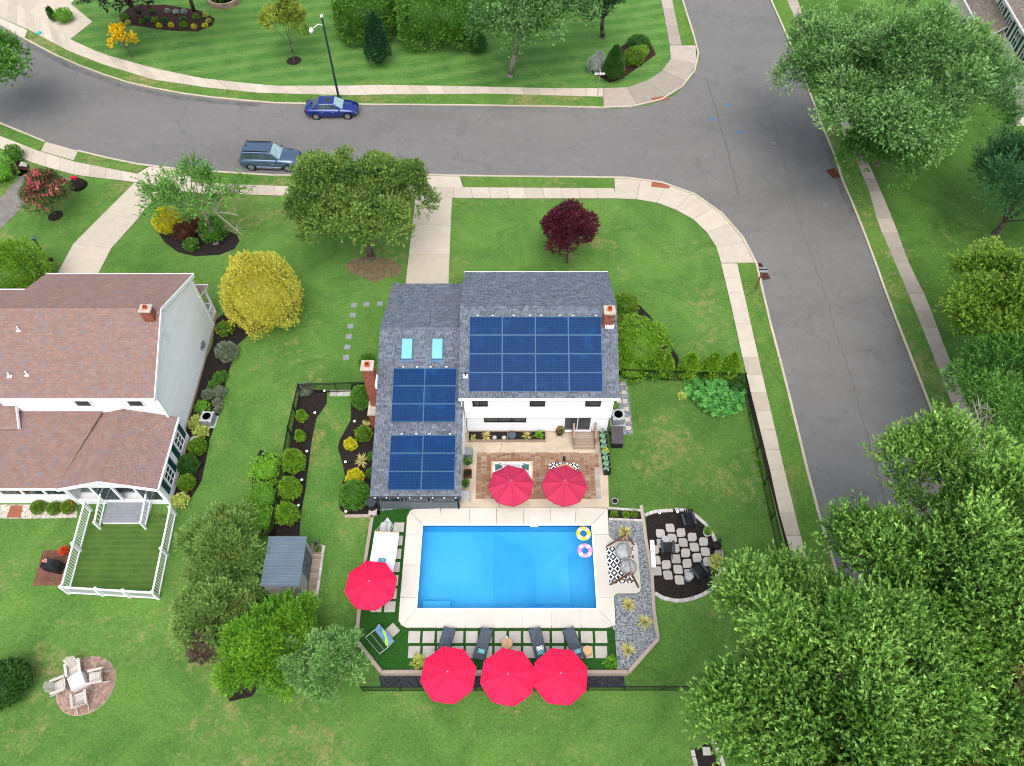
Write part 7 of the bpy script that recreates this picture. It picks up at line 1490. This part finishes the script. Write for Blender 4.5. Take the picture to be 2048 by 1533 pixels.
# neighbour's east bed
for a in (('grey-green rounded sage shrub at the top of the neighbour bed', 453, 704, 21, 'sage', .75), ('green low shrub below the sage shrub', 441, 755, 13, 'sh', .6), ('small dark green shrub left of the green low shrub', 427, 770, 10, 'sh', .6), ('left one of two small grey-green mounds above the air conditioner', 416, 789, 11, 'sage', .7), ('right one of two small grey-green mounds above the air conditioner', 439, 784, 12, 'sage', .7), ('small sage mound just above the air conditioner', 435, 806, 9, 'sage', .7), ('smallest sage mound touching the air conditioner corner', 436, 820, 7, 'sage', .7),
          ('round clipped boxwood directly below the hose reel', 395, 894, 17, 'box', .9), ('egg-shaped dark boxwood between two round boxwoods', 377, 929, 19, 'yew', .95), ('lowest round clipped boxwood in the neighbour bed', 373, 966, 16.5, 'box', .9)): blob(a[0], a[1], a[2], a[3], a[4], a[5], 2.2, .085, rough=.04 if a[4] in ('box',) else .1)
blob('orange and yellow perennials beside the golden cypress', 450, 658, 17, 'sh', .5, 1, .14, mat2=('yelf', 90, .1), name='perennials', cat='flowers'); blob('variegated hostas left of the air conditioner', 393, 845, 13, 'variegated', .5, .8, .18); blob('variegated hostas below the air conditioner', 402, 865, 13, 'variegated', .5, .8, .18); blob('strappy green daylilies against the white gable wall', 405, 815, 13, 'grassy', .5, .8, .22, ratio=.2); blob('variegated yellow shrub at the neighbour house corner', 361, 1001, 15, 'variegated', .5, 1, .14)
drum('dark hose reel with pale hose at the rear corner of the gable wall', 388, 880, .28, .35, 'black_m', 'hose_reel', 'hose reel', 0, 'lgrey')
blob('left of three small round boxwoods below the sunroom windows', 76, 1015, 13, 'box', .8, 2, .09, rough=.03); blob('middle of three small round boxwoods below the sunroom windows', 108, 1018, 12, 'box', .8, 2, .09, rough=.03); blob('boxwood with red blooms, right of the three below the sunroom windows', 137, 1015, 13, 'box', .85, 2, .09, mat2=('orange', 40, .1), rough=.03)
blob('orange-red flowers behind the covered grill', 128, 1102, 7, 'orange', .8, .8, .12, name='flowers', cat='flowers'); tag(struct('brick_landing', B().prism(PW([(22, 1012), (46, 1012), (42, 1036), (14, 1036)]), -.05, .05), MT['terracotta']))
# west beds
for a in (('low spreading shrub with thin branches in the corner of the west bed', 612, 778, 14, 'sage', .6, {}), ('smallest narrow arborvitae second from the top of the west bed', 603, 832, 12, 'hedge_b', 1.3, dict(cone=.5)), ('narrow arborvitae third from the top of the west bed', 600, 872, 11, 'hedge_b', 1.5, dict(cone=.5)), ('upper of three large arborvitae along the long fence', 586, 921, 25, 'hedge_b', 1.25, dict(cone=.45)), ('middle of three large arborvitae along the long fence', 579, 976, 25, 'hedge_b', 1.25, dict(cone=.45)), ('lowest of three large arborvitae along the long fence', 574, 1026, 25, 'hedge_b', 1.2, dict(cone=.45)),
          ('leafy green shrub outside the long fence, upper', 533, 938, 30, 'bright', .45, dict(rough=.25)), ('leafy green shrub outside the long fence, middle', 529, 992, 30, 'grassy', .45, dict(rough=.25)), ('leafy green shrub outside the long fence near the pine', 522, 1040, 28, 'bright', .5, dict(rough=.25)),
          ('large round dark green holly beside the tall chimney', 724, 795, 21, 'sh', 1.3, dict(rough=.05)), ('small dark evergreen hidden behind the tall chimney top', 733, 722, 14, 'sh', 1.0, {}), ('open reddish-green azalea between the two yuccas', 727, 868, 16, 'box', .7, {}), ('round golden shrub left of the azalea', 701, 889, 12, 'gold', .8, {}), ('flat golden shrub above the large round boxwood', 710, 955, 17, 'gold', .6, {}), ('large round clipped shrub at the sunroom corner', 709, 990, 29, 'sh', .95, dict(rough=.05)), ('small green shrub against the wing wall, upper', 744, 913, 8, 'sh', .9, {}), ('small green shrub against the wing wall, lower', 742, 947, 9, 'sh', .9, {})):
    blob(a[0], a[1], a[2], a[3], a[4], a[5], 1.6, .1, **a[6])
spiky('smaller yellow yucca beside the tall chimney base', 732, 852, 14, n=34); spiky('large yellow yucca in the middle of the wing bed', 723, 922, 18, n=44)
def spg(label, px, py, r, **kw):
    t = spiky(label, px, py, r, **kw); p = G(px, py, .12); t.location = (p.x, p.y, .025)
spg('yellow yucca at the north end of the gravel under the swing frame', 1249, 1065, 19, n=70); spg('yellow yucca in the gravel below the deck pad', 1257, 1212, 19, n=70); spg('yellow yucca against the timber wall at the east side of the gravel', 1290, 1245, 19, n=70); spg('lowest yellow yucca in the gravel near the south-east corner', 1256, 1302, 20, n=70)
for k, (px, py, lb) in enumerate([(1228, 1029, 'left of three small herbs in the herb bed'), (1252, 1030, 'middle of three small herbs in the herb bed'), (1269, 1029, 'right of three small herbs in the herb bed')]): blob(lb, px, py, 5.5, 'box', .6, .7, .12, name='herb', cat='plant')
# east of the house
blob('large sprawling green shrub mass against the east wall of the house', 1277, 688, 60, 'hedge_b', .6, 1.3, .13, rough=.14); blob('rounded shrub at the north end of the east wall planting', 1250, 612, 24, 'box', 1.0, 1.2, .12); blob('reddish-tipped shrub against the east wall', 1250, 650, 22, 'box', .8, 1.2, .12, mat2=('orange', 60, .08)); blob('loose light green shrub at the fence end by the house corner', 1262, 735, 32, 'hedge_b', .6, 1.2, .15); blob('loose green shrub behind the fence near the house', 1307, 742, 20, 'sh', .7, 1.1, .15)
for px, lb, r in ((1332, 'leftmost arborvitae in the row behind the north-east fence', 23), (1379, 'second arborvitae in the row behind the north-east fence', 26), (1425, 'third arborvitae in the row behind the north-east fence', 26), (1462, 'rightmost arborvitae in the row next to the side sidewalk', 26)): blob(lb, px, 732, r, 'hedge_b', 1.45, 1.8, .12, cone=.7, rough=.1)
blob('dense green shrub at the fence corner by the side sidewalk', 1476, 768, 17, 'yew', .8, 1.2, .13)
def big_leaves(label, poly, n, mat, r=.17):
    P = PW(poly, 0); xs_ = [p.x for p in P]; ys_ = [p.y for p in P]; c = sum(P, Vector()) / len(P); t = thing('leafy_plant', label, 'plants', Vector((c.x, c.y, 0)))
    def inside(x, y):
        k = False; j = len(P) - 1
        for i in range(len(P)):
            if (P[i].y > y) != (P[j].y > y) and x < (P[j].x - P[i].x) * (y - P[i].y) / (P[j].y - P[i].y) + P[i].x: k = not k
            j = i
        return k
    b = B(); m = 0; V = []; Fq = []; lm = []
    for v in range(4):
        q_ = B(); N = 9; vs = [(0, 0, -.03)] + [(math.cos(2 * math.pi * i / N) * r * (1 if i else .7) * random.uniform(.9, 1.05), math.sin(2 * math.pi * i / N) * r * random.uniform(.9, 1.05), random.uniform(-.02, .05)) for i in range(N)]; q_.add(vs, [(0, 1 + i, 1 + (i + 1) % N) for i in range(N)], v / 4 + .1); lm.append(q_.mesh('leaf', FO[mat]))
    while m < n:
        x, y = random.uniform(min(xs_), max(xs_)), random.uniform(min(ys_), max(ys_))
        if not inside(x, y): continue
        dd = math.hypot(x - c.x, y - c.y); z = .55 - .35 * min(1, dd / 2.2) + random.uniform(-.08, .12); s_ = random.uniform(.7, 1.25)
        if m < 290: inst(random.choice(lm), 'leaf', t, (x - c.x, y - c.y, z + .05), (random.gauss(0, .35) , random.gauss(0, .35), random.random() * 6.28), (s_, s_, s_))
        else:
            a = Matrix.Rotation(random.random() * 6.28, 3, 'Z') @ Matrix.Rotation(random.gauss(0, .5), 3, 'X'); N = 7
            b.add([Vector((x - c.x, y - c.y, z - .12)) + a @ Vector((math.cos(2 * math.pi * i / N) * r, math.sin(2 * math.pi * i / N) * r, 0)) for i in range(N)], [tuple(range(N))])
        m += 1
    tag(b.obj('lower_leaves', FO[mat], t), kind='stuff'); return t
big_leaves('sprawling squash patch with big round leaves in the fence corner', [(1378, 757), (1480, 757), (1490, 790), (1480, 822), (1460, 832), (1430, 838), (1400, 820), (1380, 800), (1366, 785)], 620, 'hosta')
blob('tiny pale weed on the lawn left of the squash patch', 1364, 793, 7, 'variegated', .4, .5, .14)
for k, (px, py) in enumerate([(1519, 905), (1524, 925), (1530, 945), (1536, 970), (1543, 1000), (1549, 1025)]): blob('small weed along the east fence foot, number %s from the north' % ['one', 'two', 'three', 'four', 'five', 'six'][k], px - 8, py, 4, 'grassy', .5, .5, .12, name='weed', cat='plant', group='weeds at the foot of the east fence')
blob('undergrowth shrub beside the mulch at the bottom edge under the big tree', 1475, 1500, 24, 'sh', .8, 1, .18)
